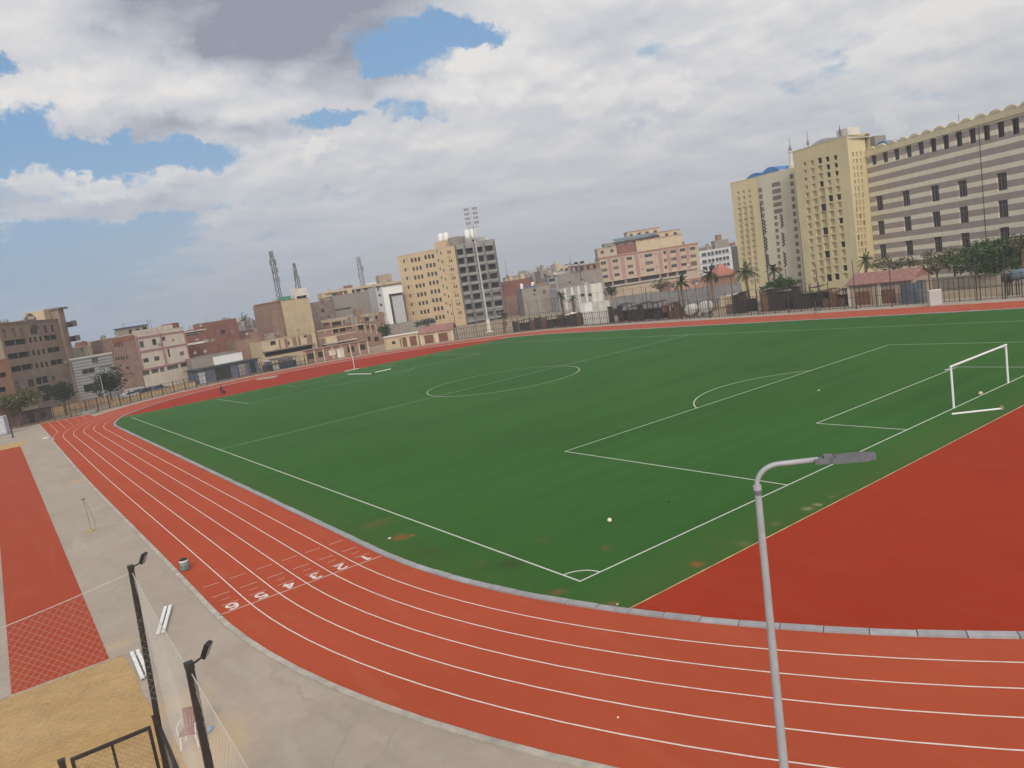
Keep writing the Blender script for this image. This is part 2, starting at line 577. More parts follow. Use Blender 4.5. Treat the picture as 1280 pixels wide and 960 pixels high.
def turf_mat():
    m, t, bs = newmat('artificial_turf')
    g = t.n('ShaderNodeNewGeometry').outputs['Position']
    a = t.noise(g, 0.07, 6, 0.6, 0.4)
    mp = t.n('ShaderNodeMapping')
    mp.inputs['Scale'].default_value = (0.05, 0.9, 1)
    mp.inputs['Rotation'].default_value = (0, 0, -0.12)
    t.link(g, mp.inputs['Vector'])
    s = t.noise(mp.outputs[0], 0.55, 6, 0.62, 0.3)
    b = t.noise(g, 1.7, 7, 0.7)
    f = t.noise(g, 35, 3, 0.7)
    c = t.mix(t.rng(a, 0.3, 0.7), (0.038, 0.112, 0.025), (0.049, 0.138, 0.031))
    c = t.mix(t.math('MULTIPLY', t.rng(s, 0.45, 0.7), 0.38), c, (0.058, 0.140, 0.032))
    c = t.mix(t.math('MULTIPLY', t.rng(s, 0.5, 0.3), 0.32), c, (0.026, 0.078, 0.013))
    c = t.mix(t.math('MULTIPLY', t.rng(b, 0.45, 0.75), 0.3), c, (0.030, 0.080, 0.020))
    c = t.mix(t.math('MULTIPLY', t.rng(f, 0.35, 0.75), 0.3), c, (0.018, 0.055, 0.012))
    # sand seams where rolls meet and bare earth near the start line
    bx = t.n('ShaderNodeSeparateXYZ')
    t.link(g, bx.inputs[0])
    # edge strip along the goal end and kerb: browner thinner turf
    edge = t.rng(bx.outputs[1], -3.1, -0.4, 0.55, 0.0)
    edge2 = t.rng(bx.outputs[0], -3.1, -0.6, 0.5, 0.0)
    ee = t.math('MULTIPLY', t.math('MAXIMUM', edge, edge2), t.rng(b, 0.35, 0.6))
    c = t.mix(ee, c, (0.085, 0.105, 0.028))
    for px, py, rr, k, col in ((500, 672, 0.7, 0.85, (0.27, 0.085, 0.035)), (515, 669, 0.25, 0.9, (0.36, 0.09, 0.04)), (470, 655, 1.2, 0.5, (0.16, 0.11, 0.04)),
                               (640, 705, 1.0, 0.6, (0.045, 0.05, 0.018)), (695, 741, 0.5, 0.7, (0.20, 0.085, 0.04)), (600, 705, 0.5, 0.5, (0.12, 0.09, 0.04)),
                               (757, 685, 0.35, 0.7, (0.17, 0.095, 0.045)), (870, 706, 0.4, 0.9, (0.30, 0.09, 0.04)), (765, 755, 0.3, 0.7, (0.22, 0.12, 0.06)),
                               (540, 690, 0.9, 0.5, (0.06, 0.07, 0.02)), (1010, 636, 0.35, 0.55, (0.36, 0.30, 0.17)), (1022, 631, 0.3, 0.6, (0.38, 0.31, 0.18)),
                               (1040, 621, 0.3, 0.4, (0.3, 0.25, 0.13)), (970, 655, 0.4, 0.3, (0.26, 0.21, 0.1)), (930, 680, 0.5, 0.3, (0.24, 0.21, 0.1)),
                               (680, 676, 0.5, 0.4, (0.15, 0.09, 0.04))):
        d = t.vmath('DISTANCE', g, tuple(gnd(px, py)), out=1)
        mk = t.rng(t.math('ADD', d, t.math('MULTIPLY', b, rr*1.6)), rr*0.85, rr*1.7, 1, 0)
        c = t.mix(t.math('MULTIPLY', mk, k), c, col)
    t.link(c, bs.inputs['Base Color'])
    bs.inputs['Roughness'].default_value = 0.75
    bs.inputs['Specular IOR Level'].default_value = 0.04
    bp = t.n('ShaderNodeBump')
    bp.inputs['Strength'].default_value = 0.7
    bp.inputs['Distance'].default_value = 0.03
    t.link(f, bp.inputs['Height'])
    t.link(bp.outputs[0], bs.inputs['Normal'])
    return m


def sand_mat():
    m, t, bs = newmat('pit_sand')
    g = t.n('ShaderNodeNewGeometry').outputs['Position']
    mp = t.n('ShaderNodeMapping')
    mp.inputs['Scale'].default_value = (0.7, 1.8, 1)
    mp.inputs['Rotation'].default_value = (0, 0, 0.5)
    t.link(g, mp.inputs['Vector'])
    a = t.noise(g, 0.6, 5, 0.6, 0.3)
    b = t.noise(mp.outputs[0], 3.2, 5, 0.65, 0.6)
    mp2 = t.n('ShaderNodeMapping')
    mp2.inputs['Scale'].default_value = (1.0, 3.2, 1)
    mp2.inputs['Rotation'].default_value = (0, 0, -0.75)
    t.link(g, mp2.inputs['Vector'])
    h_ = t.noise(mp2.outputs[0], 4.2, 5, 0.7, 0.4)
    c = t.mix(t.rng(a, 0.3, 0.7), (0.45, 0.29, 0.13), (0.54, 0.365, 0.175))
    c = t.mix(t.math('MULTIPLY', t.rng(b, 0.52, 0.8), 0.45), c, (0.30, 0.17, 0.065))
    c = t.mix(t.math('MULTIPLY', t.rng(h_, 0.50, 0.72), 0.5), c, (0.33, 0.20, 0.085))
    c = t.mix(t.math('MULTIPLY', t.rng(h_, 0.46, 0.28), 0.45), c, (0.62, 0.44, 0.23))
    b = t.math('ADD', t.math('MULTIPLY', b, .5), t.math('MULTIPLY', h_, .8))
    t.link(c, bs.inputs['Base Color'])
    bs.inputs['Roughness'].default_value = 1
    bs.inputs['Specular IOR Level'].default_value = 0.05
    bp = t.n('ShaderNodeBump')
    bp.inputs['Strength'].default_value = 0.8
    bp.inputs['Distance'].default_value = 0.12
    t.link(b, bp.inputs['Height'])
    t.link(bp.outputs[0], bs.inputs['Normal'])
    return m


def paint_mat():
    m, t, bs = newmat('line_paint')
    g = t.n('ShaderNodeNewGeometry').outputs['Position']
    a = t.noise(g, 3.0, 6, 0.7)
    c = t.mix(t.rng(a, 0.4, 0.75), (0.70, 0.62, 0.57), (0.56, 0.42, 0.36))
    t.link(c, bs.inputs['Base Color'])
    bs.inputs['Roughness'].default_value = 0.8
    return m


M_GROUND, M_CONC, M_TURF, M_SAND, M_PAINT = ground_mat(), concrete_mat(), turf_mat(), sand_mat(), paint_mat()
M_TRACK = rubber_mat('track_rubber', (0.372, 0.068, 0.032), (0.418, 0.079, 0.037))
M_DRED = rubber_mat('infield_red_rubber', (0.305, 0.034, 0.014), (0.335, 0.039, 0.016), 0.10, 0.05)
M_RUN = rubber_mat('runway_rubber', (0.335, 0.060, 0.030), (0.375, 0.068, 0.034))
M_TLINE = mat('turf_line', (0.50, 0.54, 0.46), var=0.08, scale=4)

g = MB()
S = 6000
N = 24
for i in range(N):
    for j in range(N):
        xs = [-S+2*S*i/N, -S+2*S*(i+1)/N]
        ys = [-S+2*S*j/N, -S+2*S*(j+1)/N]
        rect(g, xs[0], ys[0], xs[1], ys[1], -0.05)
struct('ground', g, M_GROUND)

ap = MB()
o_ = stadium(RI+7.9+2.6, 40)
far = [p for p in o_ if p[1] > 96 and p[0] > -6]
pts = [(-60, -60), (92, -60), (90.5, 60)] + [(min(p[0], 90.5), p[1]) for p in far if p[1] > 97] + [(-3.0, 128.8), (-17, 128.8), (-19, 103), (-60, 103)]
poly(ap, pts, 0.0)
struct('concrete_apron', ap, M_CONC)

tr = MB()
ring(tr, RI+0.30, RI+0.30+6*LW, 0.012)
struct('running_track', tr, M_TRACK)
ch = MB()
rect(ch, -10.85, 94, -3.45, 127.6, 0.006)
struct('sprint_chute', ch, M_TRACK)
# concrete patch on the far bend
pt = MB()
poly(pt, [tuple(gnd(*q).xy) for q in ((320, 475.5), (322, 473.5), (348, 469), (344, 472))], 0.018)
struct('bare_track_patch', pt, M_CONC)

dm = MB()
poly(dm, stadium(RI+0.05, 72), 0.006)
struct('infield_red_surface', dm, M_DRED)
tf = MB()
YA, YB = -3.1, 108.1
inner = [p for p in stadium(RI+0.02, 220) if YA < p[1] < YB]
half = math.sqrt(RI**2-(Y0-YA)**2)
halfb = math.sqrt(RI**2-(YB-Y1)**2)
left = sorted([p for p in inner if p[0] < CX], key=lambda p: -p[1])
rgt = sorted([p for p in inner if p[0] > CX], key=lambda p: p[1])
# fan from the middle so that the sheet stays planar and simple
loop = [(CX-halfb, YB)] + left + [(CX-half, YA), (CX+half, YA)] + rgt + [(CX+halfb, YB)]
for k in range(len(loop)):
    a, b = loop[k], loop[(k+1) % len(loop)]
    tf.face([(CX, 52.5, 0.012), (*a, 0.012), (*b, 0.012)])
struct('turf_pitch', tf, M_TURF)

# inner kerb: separate cast blocks with open joints
kb = MB()
KR0, KR1 = RI, RI+0.30
st = []
tot = 0
path = stadium(1.0, 160)


def path_pts(r, step):
    """points every step metres along the stadium with their outward normals"""
    out_ = []
    arc = PI*r
    s = 0.0
    tot_ = 2*arc + 2*(Y1-Y0)
    while s < tot_:
        q = s
        if q < arc:
            a = PI + q/r
            out_.append((CX, Y0, a))
        elif q < arc+(Y1-Y0):
            out_.append((CX, Y0+(q-arc), 0.0))
        elif q < 2*arc+(Y1-Y0):
            out_.append((CX, Y1, (q-arc-(Y1-Y0))/r))
        else:
            out_.append((CX, Y1-(q-2*arc-(Y1-Y0)), PI))
        s += step
    return out_


pp = path_pts(RI+0.15, 1.2)
def on(c, r, z):
    return (c[0]+r*math.cos(c[2]), c[1]+r*math.sin(c[2]), z)


rk = random.Random(4)
for k in range(len(pp)):
    a, b = pp[k], pp[(k+1) % len(pp)]
    h = 0.075 + rk.uniform(-0.012, 0.012)
    mi = rk.choice([0, 0, 0, 0, 1, 2])
    A0, A1 = Vector(on(a, KR0, 0.0)), Vector(on(a, KR1, 0.0))
    B0, B1 = Vector(on(b, KR0, 0.0)), Vector(on(b, KR1, 0.0))
    e = 0.012
    P4 = [A0.lerp(B0, e), A1.lerp(B1, e), A1.lerp(B1, 1-e), A0.lerp(B0, 1-e)]
    kb.prism([(p.x, p.y) for p in P4], 0.0, h, None, mi)
struct('inner_kerb', kb, [mat('kerb_concrete', (0.30, 0.297, 0.305), var=0.15, scale=3, grime=0.4), mat('kerb_concrete_pale', (0.345, 0.345, 0.36), var=0.12, scale=3, grime=0.3), mat('kerb_concrete_dark', (0.29, 0.285, 0.285), var=0.15, scale=3, grime=0.4)])
ok_ = MB()
ro = RI+0.30+6*LW
A, B = stadium(ro+0.02, 72, True), stadium(ro+0.24, 72, True)
nA = len(A)
for k in range(nA):
    j = (k+1) % nA
    if A[k][0] < 6 and A[k][1] > Y1+0.1:
        continue
    p, q, r_, s_ = A[k], B[k], B[j], A[j]
    ok_.face([(*p, 0.045), (*q, 0.045), (*r_, 0.045), (*s_, 0.045)])
    ok_.face([(*p, 0.0), (*p, 0.045), (*s_, 0.045), (*s_, 0.0)])
    ok_.face([(*q, 0.0), (*r_, 0.0), (*r_, 0.045), (*q, 0.045)])
ok_.box(-11.08, -10.88, Y1+0.3, 127.6, 0.0, 0.045)
struct('outer_kerb', ok_, mat('outer_kerb_cement', (0.40, 0.36, 0.31), var=0.2, scale=2, grime=0.5))

# lane lines, start line and marks
ln = MB()
for k in range(1, 6):
    rr = RI+0.30+k*LW
    ring(ln, rr-0.026, rr+0.026, 0.018, 90)
    x = CX-rr
    rect(ln, x-0.022, Y1+math.sqrt(max(0, ro**2-(CX-x)**2)), x+0.022, 127.4, 0.0185)
for k in range(8):
    a0, a1 = PI-0.235*k/8, PI-0.235*(k+1)/8
    ln.face([(CX+q*math.cos(a), Y1+q*math.sin(a), 0.0188) for q, a in ((ro-.05, a0), (ro, a0), (ro, a1), (ro-.05, a1))])
YS = 9.9
K9 = lane_scale(YS)
XO = CX-RI-0.30
rect(ln, XO-6*LW*K9, YS-0.025, XO-0.03, YS+0.025, 0.020)
for k in range(6):
    x0 = XO-(6-k)*LW*K9
    rect(ln, x0+0.28, YS+0.95, x0+0.98, YS+0.98, 0.020)
    rect(ln, x0+0.42, YS+1.62, x0+0.80, YS+1.65, 0.020)
    rect(ln, x0+0.22, YS+2.35, x0+0.98, YS+2.385, 0.020)
    rect(ln, x0+0.25, YS+4.05, x0+0.98, YS+4.085, 0.020)
struct('lane_markings', ln, M_PAINT)


def arcp(cx, cy, r, a0, a1, n=12):
    return [(cx+r*math.cos(R(a0+(a1-a0)*i/n)), cy+r*math.sin(R(a0+(a1-a0)*i/n))) for i in range(n+1)]


DIGITS = {'1': [[(-.14, .26), (.04, .40), (.04, -.42)]],
          '2': [arcp(0, .18, .22, 160, -30) + [(-.24, -.40), (.25, -.40)]],
          '3': [arcp(-.01, .20, .20, 150, -80), arcp(-.01, -.19, .215, 85, -150)],
          '4': [[(.10, -.42), (.10, .40), (-.25, -.17), (.27, -.17)]],
          '5': [[(.22, .38), (-.18, .38), (-.20, .03)] + arcp(-.01, -.14, .25, 128, -140)],
          '6': [[(.20, .33), (.06, .40), (-.09, .35), (-.19, .19), (-.235, -.03)], arcp(.01, -.16, .24, 165, 525, 22)]}
for k in range(6):
    nb = MB()
    lay = 0
    for st_ in DIGITS[str(k+1)]:
        P2 = [Vector((x*0.80, y*0.80)) for x, y in st_]
        w2 = 0.066
        for i in range(len(P2)-1):
            d_ = (P2[i+1]-P2[i]).normalized()
            n_ = Vector((-d_.y, d_.x))*w2
            e_ = d_*(w2*0.45)
            lay += 1
            q4 = [P2[i]-e_-n_, P2[i+1]+e_-n_, P2[i+1]+e_+n_, P2[i]-e_+n_]
            nb.face([(p.x, p.y, 0.00012*lay) for p in q4])
    o = struct('lane_numeral_marking', nb, M_PAINT)
    o.location = (XO-LW*K9*(k+0.5), YS+0.47, 0.022)
    o.rotation_euler = (0, 0, PI)

# pitch lines
pl = MB()
z, h = 0.018, 0.042


def seg(x0, y0, x1, y1):
    rect(pl, min(x0, x1)-h, min(y0, y1)-h, max(x0, x1)+h, max(y0, y1)+h, z)


def arc(cx, cy, r, a0, a1, n=48):
    for k in range(n):
        a, b = a0+(a1-a0)*k/n, a0+(a1-a0)*(k+1)/n
        pl.face([(cx+(r-h)*math.cos(a), cy+(r-h)*math.sin(a), z+.0005), (cx+(r+h)*math.cos(a), cy+(r+h)*math.sin(a), z+.0005),
                 (cx+(r+h)*math.cos(b), cy+(r+h)*math.sin(b), z+.0005), (cx+(r-h)*math.cos(b), cy+(r-h)*math.sin(b), z+.0005)])


def vline(x, y0, y1, dz=0.0):
    pl.face([(x-h, y0, z+dz), (x+h, y0, z+dz), (x+h, y1, z+dz), (x-h, y1, z+dz)])


def hline(y, x0, x1, dz=0.001):
    pl.face([(x0, y-h, z+dz), (x1, y-h, z+dz), (x1, y+h, z+dz), (x0, y+h, z+dz)])


vline(0, -h, L+h)
vline(W, -h, L+h)
hline(0, -h, W+h)
hline(L, -h, W+h)
hline(L/2, 0, W)
arc(W/2, L/2, 9.15, 0, 2*PI, 80)
for s, yb in ((1, 0), (-1, L)):
    for hw, dp in ((20.16, 16.5), (9.16, 5.5)):
        vline(W/2-hw, min(yb, yb+s*dp)-h, max(yb, yb+s*dp)+h)
        vline(W/2+hw, min(yb, yb+s*dp)-h, max(yb, yb+s*dp)+h)
        hline(yb+s*dp, W/2-hw-h, W/2+hw+h)
    a = math.acos(5.5/9.15)
    if s > 0:
        arc(W/2, 11, 9.15, PI/2-a, PI/2+a)
    else:
        arc(W/2, L-11, 9.15, -PI/2-a, -PI/2+a)
for cx, cy, a0 in ((0, 0, 0), (W, 0, PI/2), (W, L, PI), (0, L, 1.5*PI)):
    arc(cx, cy, 1.0, a0, a0+PI/2, 12)
struct('pitch_markings', pl, M_TLINE)
# thin timber edge between turf and red surface
ed = MB()
ed.box(CX-half+0.05, CX+half-0.05, YA-0.02, YA+0.02, 0.0, 0.022)
ed.box(CX-halfb+0.05, CX+halfb-0.05, YB-0.02, YB+0.02, 0.0, 0.022)
struct('turf_edging_strip', ed, mat('edging_sand', (0.40, 0.31, 0.17), var=0.4, scale=1.2))

# long jump runway and sand pits
rw = MB()
rect(rw, -17.70, 9.46, -14.66, 96.6, 0.010)
struct('jump_runway', rw, M_RUN)
sp = MB()
n = 44
x0, x1, y0, y1 = -23.5, -14.15, -5.0, 9.35
rs = random.Random(3)
for i in range(n):
    for j in range(n):
        def P_(i, j):
            x, y = x0+(x1-x0)*i/n, y0+(y1-y0)*j/n
            e = min(i, n-i, j, n-j)/3.0
            zz = 0.012 + min(1, e)*(0.04+0.035*math.sin(x*3.1+1.3*math.sin(y*2.3))*math.sin(y*2.7+x*0.7))
            if i == n:
                x += 0.035*math.sin(y*1.9)+0.02*math.sin(y*5.3)
            return (x, y, zz)
        sp.face([P_(i, j), P_(i+1, j), P_(i+1, j+1), P_(i, j+1)])
struct('sand_pit', sp, M_SAND)
sp2 = MB()
poly(sp2, [(-18.5, 96.6), (-14.1, 96.6), (-14.0, 103), (-18.5, 103)], 0.012)
struct('far_sand_pit', sp2, M_SAND)
kbp = MB()
kbp.box(-23.5, -14.05, 9.36, 9.45, 0.0, 0.06)
struct('sand_pit_kerb', kbp, mat('pit_kerb', (0.36, 0.29, 0.22), var=0.25, scale=2))
# ---------------------------------------------------------------- near objects
M_DARKSTEEL = mat('dark_brown_steel', (0.036, 0.028, 0.025), rough=0.55, var=0.25, scale=6, grime=0.2)
M_BLACK = mat('black_housing', (0.02, 0.02, 0.021), rough=0.45, var=0.2)
M_GALV = mat('galvanised_steel', (0.36, 0.36, 0.38), rough=0.5, var=0.10, scale=5, metal=0.15, streak=0.15)
M_LAMPHEAD = mat('lamp_housing', (0.13, 0.13, 0.145), rough=0.6, var=0.15, scale=8)
M_WHITEMETAL = mat('white_enamel', (0.72, 0.72, 0.71), rough=0.45, var=0.06, scale=4, grime=0.12)
M_NET = mat('net_cord', (0.46, 0.43, 0.40), rough=0.9, var=0.1)
M_LENS = mat('lamp_glass', (0.32, 0.33, 0.34), rough=0.2, var=0.05)

# street lamp
zl = 8.43
lamp_xy = at(946, 603, 10.0)
top0 = Vector((lamp_xy.x, lamp_xy.y, 8.12))
low = at(980, 960, 10.05)
dr = (top0-low)/(top0.z-low.z)
base = low - dr*low.z
lamp = thing('street_lamp', 'tall grey street lamp with a bent arm and flat head beside the track', 'street lamp', base)
b = MB()
tp = Vector(top0-base)
b.tube([(0, 0, 0.02), tp*0.5, tp], [0.088, 0.063, 0.044], 16)
b.tube([tp*0.997, tp+Vector((0, 0, .035))], 0.055, 16)
b.build('pole', M_GALV, lamp, smooth=False)
b = MB()
b.box(-0.2, 0.2, -0.2, 0.2, 0.0, 0.02)
for sx in (-1, 1):
    for sy in (-1, 1):
        b.tube([(sx*.15, sy*.15, 0.0), (sx*.15, sy*.15, .06)], 0.015, 6)
b.build('base_plate', M_GALV, lamp)
tipw = gnd(1094, 567.5, zl)
midw = gnd(1019, 577, zl)
ax = (tipw-top0)
ax.z = 0
Ltot = ax.length
ax.normalize()
arm = []
rb = 0.30
for k in range(9):
    a = PI/2*k/8
    arm.append(tp+ax*(rb*(1-math.cos(a)))+Vector((0, 0, 0.03+rb*math.sin(a)*0.9)))
mlen = (midw-top0).dot(ax)
arm.append(tp+ax*(mlen+0.05)+Vector((0, 0, 0.03+rb*0.9+0.01)))
arm = [tp*1.0]+arm
b = MB()
b.tube(arm, 0.033, 14)
b.build('arm', M_GALV, lamp, smooth=True)
b = MB()
for k in range(3):
    a = 2*PI*k/3+.4
    b2_ = tp-Vector((0, 0, .05))
    b.tube([b2_+Vector((.04*math.cos(a), .04*math.sin(a), 0)), b2_+Vector((.065*math.cos(a), .065*math.sin(a), 0))], .008, 6)
b.tube([tp-Vector((0, 0, .012)), tp-Vector((0, 0, .09))], .052, 16)
b.build('clamp_collar', M_LAMPHEAD, lamp)
b = MB()
ay = Vector((0, 0, 1)).cross(ax)
o0 = tp+ax*mlen+Vector((0, 0, 0.03+rb*0.9))
Mh = Matrix(((ax.x, ay.x, 0, o0.x), (ax.y, ay.y, 0, o0.y), (0, 0, 1, o0.z), (0, 0, 0, 1)))
hl = Ltot-mlen
b.prism([(0.0, -0.055), (0.25*hl, -0.065), (0.3*hl, -0.09), (0.9*hl, -0.09), (hl, -0.05), (hl, 0.05), (0.9*hl, 0.09), (0.3*hl, 0.09), (0.25*hl, 0.065), (0.0, 0.055)], -0.045, 0.022, Mh)
for k in range(6):
    y = -0.07+0.028*k
    b.box(0.34*hl, 0.86*hl, y-0.006, y+0.006, 0.022, 0.04, Mh)
b.box(0.16*hl, 0.30*hl, -0.05, 0.05, 0.022, 0.06, Mh)
hd = b.build('lamp_head', M_LAMPHEAD, lamp)
b = MB()
b.box(0.33*hl, 0.88*hl, -0.075, 0.075, -0.055, -0.045, Mh)
b.build('lens', M_LENS, hd)

# cage of netting over the sand pit end
ZN = 7.73
P1 = Vector((-14.94, -8.16, ZN))
P2 = Vector((-15.03, -12.70, ZN))
P3 = Vector((-15.05, -14.98, ZN))
PW = Vector((-19.5, -8.75, ZN-0.12))
P4 = Vector((-15.12, -19.2, ZN))


def net_post(top, lowpx, Dl, lab):
    lw = at(lowpx[0], lowpx[1], Dl)
    d = (top-lw)/(top.z-lw.z)
    bs = lw-d*lw.z
    t_ = thing('net_post', lab, 'post', bs, 0, 'steel posts of the net cage')
    b = MB()
    e = top-bs
    q = MB()
    b.bar((0, 0, 0), e+Vector((0, 0, 0.10)), 0.08)
    b.build('pole', M_DARKSTEEL, t_)
    b = MB()
    b.box(-0.046, 0.046, -0.046, 0.046, e.z+0.05, e.z+0.115, Matrix.Translation((e.x, e.y, 0)))
    b.tube([e+Vector((0.03, 0.0, .08)), e+Vector((.12, .04, .09)), e+Vector((.19, .05, .12))], 0.012, 6)
    br = b.build('bracket', M_DARKSTEEL, t_)
    fl = MB()
    Mf = Matrix.Translation(e+Vector((0.21, 0.055, 0.15))) @ Matrix.Rotation(R(-35), 4, 'Z') @ Matrix.Rotation(R(28), 4, 'Y')
    fl.box(-0.022, 0.022, -0.055, 0.055, -0.085, 0.085, Mf)
    for k in range(5):
        fl.box(-0.036, -0.022, -0.046+k*.023-.003, -0.046+k*.023+.003, -0.07, 0.07, Mf)
    f = fl.build('floodlight', M_BLACK, t_)
    fg = MB()
    fg.box(0.022, 0.026, -0.046, 0.046, -0.07, 0.07, Mf)
    fg.build('lens', M_LENS, f)
    return t_


net_post(P1, (207, 955), 13.0, 'dark steel net post with a small floodlight at the corner of the sand pit')
net_post(P2, (262, 960), 8.5, 'nearest dark steel net post with a floodlight, in front of the red chair')


def net(name, label, A, B, h, cell, sag, wob):
    """diamond netting hanging from the cord A-B down by h"""
    t_ = thing(name, label, 'net', (A.x, A.y, 0))
    A_, B_ = A-Vector((A.x, A.y, 0)), B-Vector((A.x, A.y, 0))
    Ln = (B_-A_).length
    n_ = Vector((-(B_-A_).y, (B_-A_).x, 0)).normalized()
    ca = MB()
    ca.tube([A_.lerp(B_, k/10)-Vector((0, 0, sag*math.sin(PI*k/10))) for k in range(11)], 0.006, 5)
    ca.build('top_cord', M_NET, t_)

    def P(u, v):
        s = u/Ln
        q = A_.lerp(B_, s)
        z_ = sag*math.sin(PI*s)
        off = wob*(math.sin(u*1.1+v*0.55)+0.6*math.sin(v*1.3-u*0.4))*min(1, v/2)
        return q + n_*off - Vector((0, 0, z_+v*(h-z_)/h + 0.05*math.sin(u*2.2+v*0.8)*min(1, v)*min(1, (h-v)/1.0)))
    mb = MB()
    step = cell*math.sqrt(2)
    for sg in (1, -1):
        c = -h if sg > 0 else 0.0
        while c < (Ln if sg > 0 else Ln+h):
            pts_ = []
            m_ = 26
            for k in range(m_+1):
                v = h*k/m_
                u = c+sg*v if sg > 0 else c-v
                if -0.001 <= u <= Ln+0.001:
                    pts_.append(P(u, v))
            if len(pts_) > 1:
                mb.tube(pts_, 0.0014, 3, False)
            c += step
    mb.build('mesh', M_NET, t_)
    return t_


net('safety_net', 'slack white cord net hung from a wire across the end of the red jump runway', P1, PW, 2.05, 0.08, 0.10, 0.12)
net('safety_net', 'white cord net stretched between the two dark steel posts, seen almost edge on', P1-Vector((0, 0.06, 0)), P2+Vector((0, 0.06, 0)), 2.6, 0.085, 0.06, 0.02)
net('safety_net', 'white cord net running on past the nearest dark steel post towards the bottom edge', P2-Vector((0, 0.06, 0)), P4, 2.6, 0.085, 0.04, 0.02)

# steel frame fence of the cage: panels of tube and wire mesh
M_WIRE = mat('wire_mesh', (0.16, 0.14, 0.12), rough=0.5, var=0.2)


def frame_panel(label, A, B, ztop, zbot=0.25, mids=1, group='steel frame panels of the cage fence', fine=0.06):
    """one framed mesh panel from A to B (plan points)"""
    t_ = thing('mesh_screen', label, 'mesh screen', (A[0], A[1], 0), math.atan2(B[1]-A[1], B[0]-A[0]), group)
    Ln = math.hypot(B[0]-A[0], B[1]-A[1])
    b = MB()
    w_ = 0.05
    b.box(0, Ln, -w_/2, w_/2, ztop-w_, ztop)
    b.box(0, Ln, -w_/2, w_/2, zbot, zbot+w_)
    b.box(0, w_, -w_/2+.002, w_/2-.002, zbot+w_, ztop-w_)
    b.box(Ln-w_, Ln, -w_/2+.002, w_/2-.002, zbot+w_, ztop-w_)
    for k in range(mids):
        x = Ln*(k+1)/(mids+1)
        b.box(x-.02, x+.02, -.02, .02, zbot+w_, ztop-w_)
    zz = ztop-0.95
    while zz > zbot+0.4:
        b.box(w_, Ln-w_, -.018, .018, zz-.02, zz+.02)
        zz -= 1.0
    b.build('frame', M_DARKSTEEL, t_)
    b = MB()
    a = -ztop
    hh = ztop-zbot
    step = fine*1.5
    c = -hh
    while c < Ln:
        u0, u1 = max(c, 0), min(c+hh, Ln)
        if u1 > u0:
            b.tube([(u0, 0.0, zbot+u0-c), (u1, 0.0, zbot+u1-c)], 0.0022, 3, False)
            b.tube([(u0, 0.004, ztop-(u0-c)), (u1, 0.004, ztop-(u1-c))], 0.0022, 3, False)
        c += step
    b.build('wire_mesh', M_WIRE, t_)
    return t_


ZF = 5.22
frame_panel('dark framed mesh panel at the bottom edge, its top corner against the square gate post', (-16.30, -8.10), (-15.17, -8.14), ZF)
frame_panel('dark framed mesh panel at the bottom left, cut by the edge of the picture', (-17.72, -8.06), (-16.52, -8.10), ZF-0.12)
frame_panel('mesh panel running from the square post along the concrete, seen almost edge on', (-15.06, -8.30), (-15.14, -12.4), ZF, 0.25, 3, fine=0.05)
for x, y, hh, lab in ((-15.08, -8.16, ZF+0.12, 'square dark fence post at the corner of the framed mesh panels'),
                      (-16.41, -8.10, ZF+0.02, 'short square dark fence post between the two framed mesh panels')):
    p_ = thing('fence_post', lab, 'post', (x, y, 0), 0.0)
    b = MB()
    b.box(-.045, .045, -.045, .045, 0, hh)
    b.build('upright', M_DARKSTEEL, p_)
    b = MB()
    b.box(-.052, .052, -.052, .052, hh, hh+.02)
    b.build('cap', M_DARKSTEEL, p_)


# white metal bench planks
def plank_pair(label, a, b_):
    a, b_ = Vector((*a, 0)), Vector((*b_, 0))
    t_ = thing('bench_slats', label, 'bench slats', ((a.x+b_.x)/2, (a.y+b_.y)/2, 0), math.atan2((b_-a).y, (b_-a).x), 'white bench slats lying on the concrete')
    Ln = (b_-a).length
    for s in (-1, 1):
        q = MB()
        q.box(-Ln/2, Ln/2, s*.095-.06, s*.095+.06, .08, .115)
        q.box(-Ln/2, Ln/2, s*.095-.06, s*.095-.05, .05, .08)
        q.box(-Ln/2, Ln/2, s*.095+.05, s*.095+.06, .05, .08)
        q.build('slat', M_WHITEMETAL, t_)
    for s in (-1, 1):
        q = MB()
        x = s*Ln*0.4
        q.box(x-.03, x+.03, -.15, .15, 0.0, .05)
        q.build('foot', M_WHITEMETAL, t_)


za = 0.1
A0, A1 = gnd(210, 757, za), gnd(200.5, 791, za)
plank_pair('pair of white bench slats lying free on the concrete near the outer kerb', A0.xy, A1.xy)
A0, A1 = gnd(168, 813.5, za), gnd(182, 846, za)
plank_pair('pair of white bench slats lying along the edge of the sand pit', A0.xy, A1.xy)

# grey bin on the kerb
q = gnd(232, 713)
t_ = thing('drum', 'squat grey drum with a black lid standing at the outer edge of lane six', 'drum', (q.x, q.y, 0.012))
t_.scale = (.86, .86, .95)
b = MB()
b.lathe([(0.20, 0), (0.245, 0.03), (0.26, 0.15), (0.25, 0.17), (0.265, 0.20), (0.26, 0.38), (0.245, 0.40), (0.235, 0.47)], n=20)
b.build('body', mat('drum_grey', (0.16, 0.19, 0.185), rough=0.5, var=0.35, scale=7, grime=0.3), t_, smooth=True)
b = MB()
b.lathe([(0.238, 0.47), (0.243, 0.50), (0.243, 0.53), (0.235, 0.54)], n=20)
b.build('band', M_WHITEMETAL, t_, smooth=True)
b = MB()
b.lathe([(0.22, 0.54), (0.23, 0.55), (0.22, 0.60), (0.10, 0.63), (0.05, 0.63), (0.05, 0.67), (0.0, 0.67)], n=20)
b.build('lid', M_BLACK, t_, smooth=True)
b = MB()
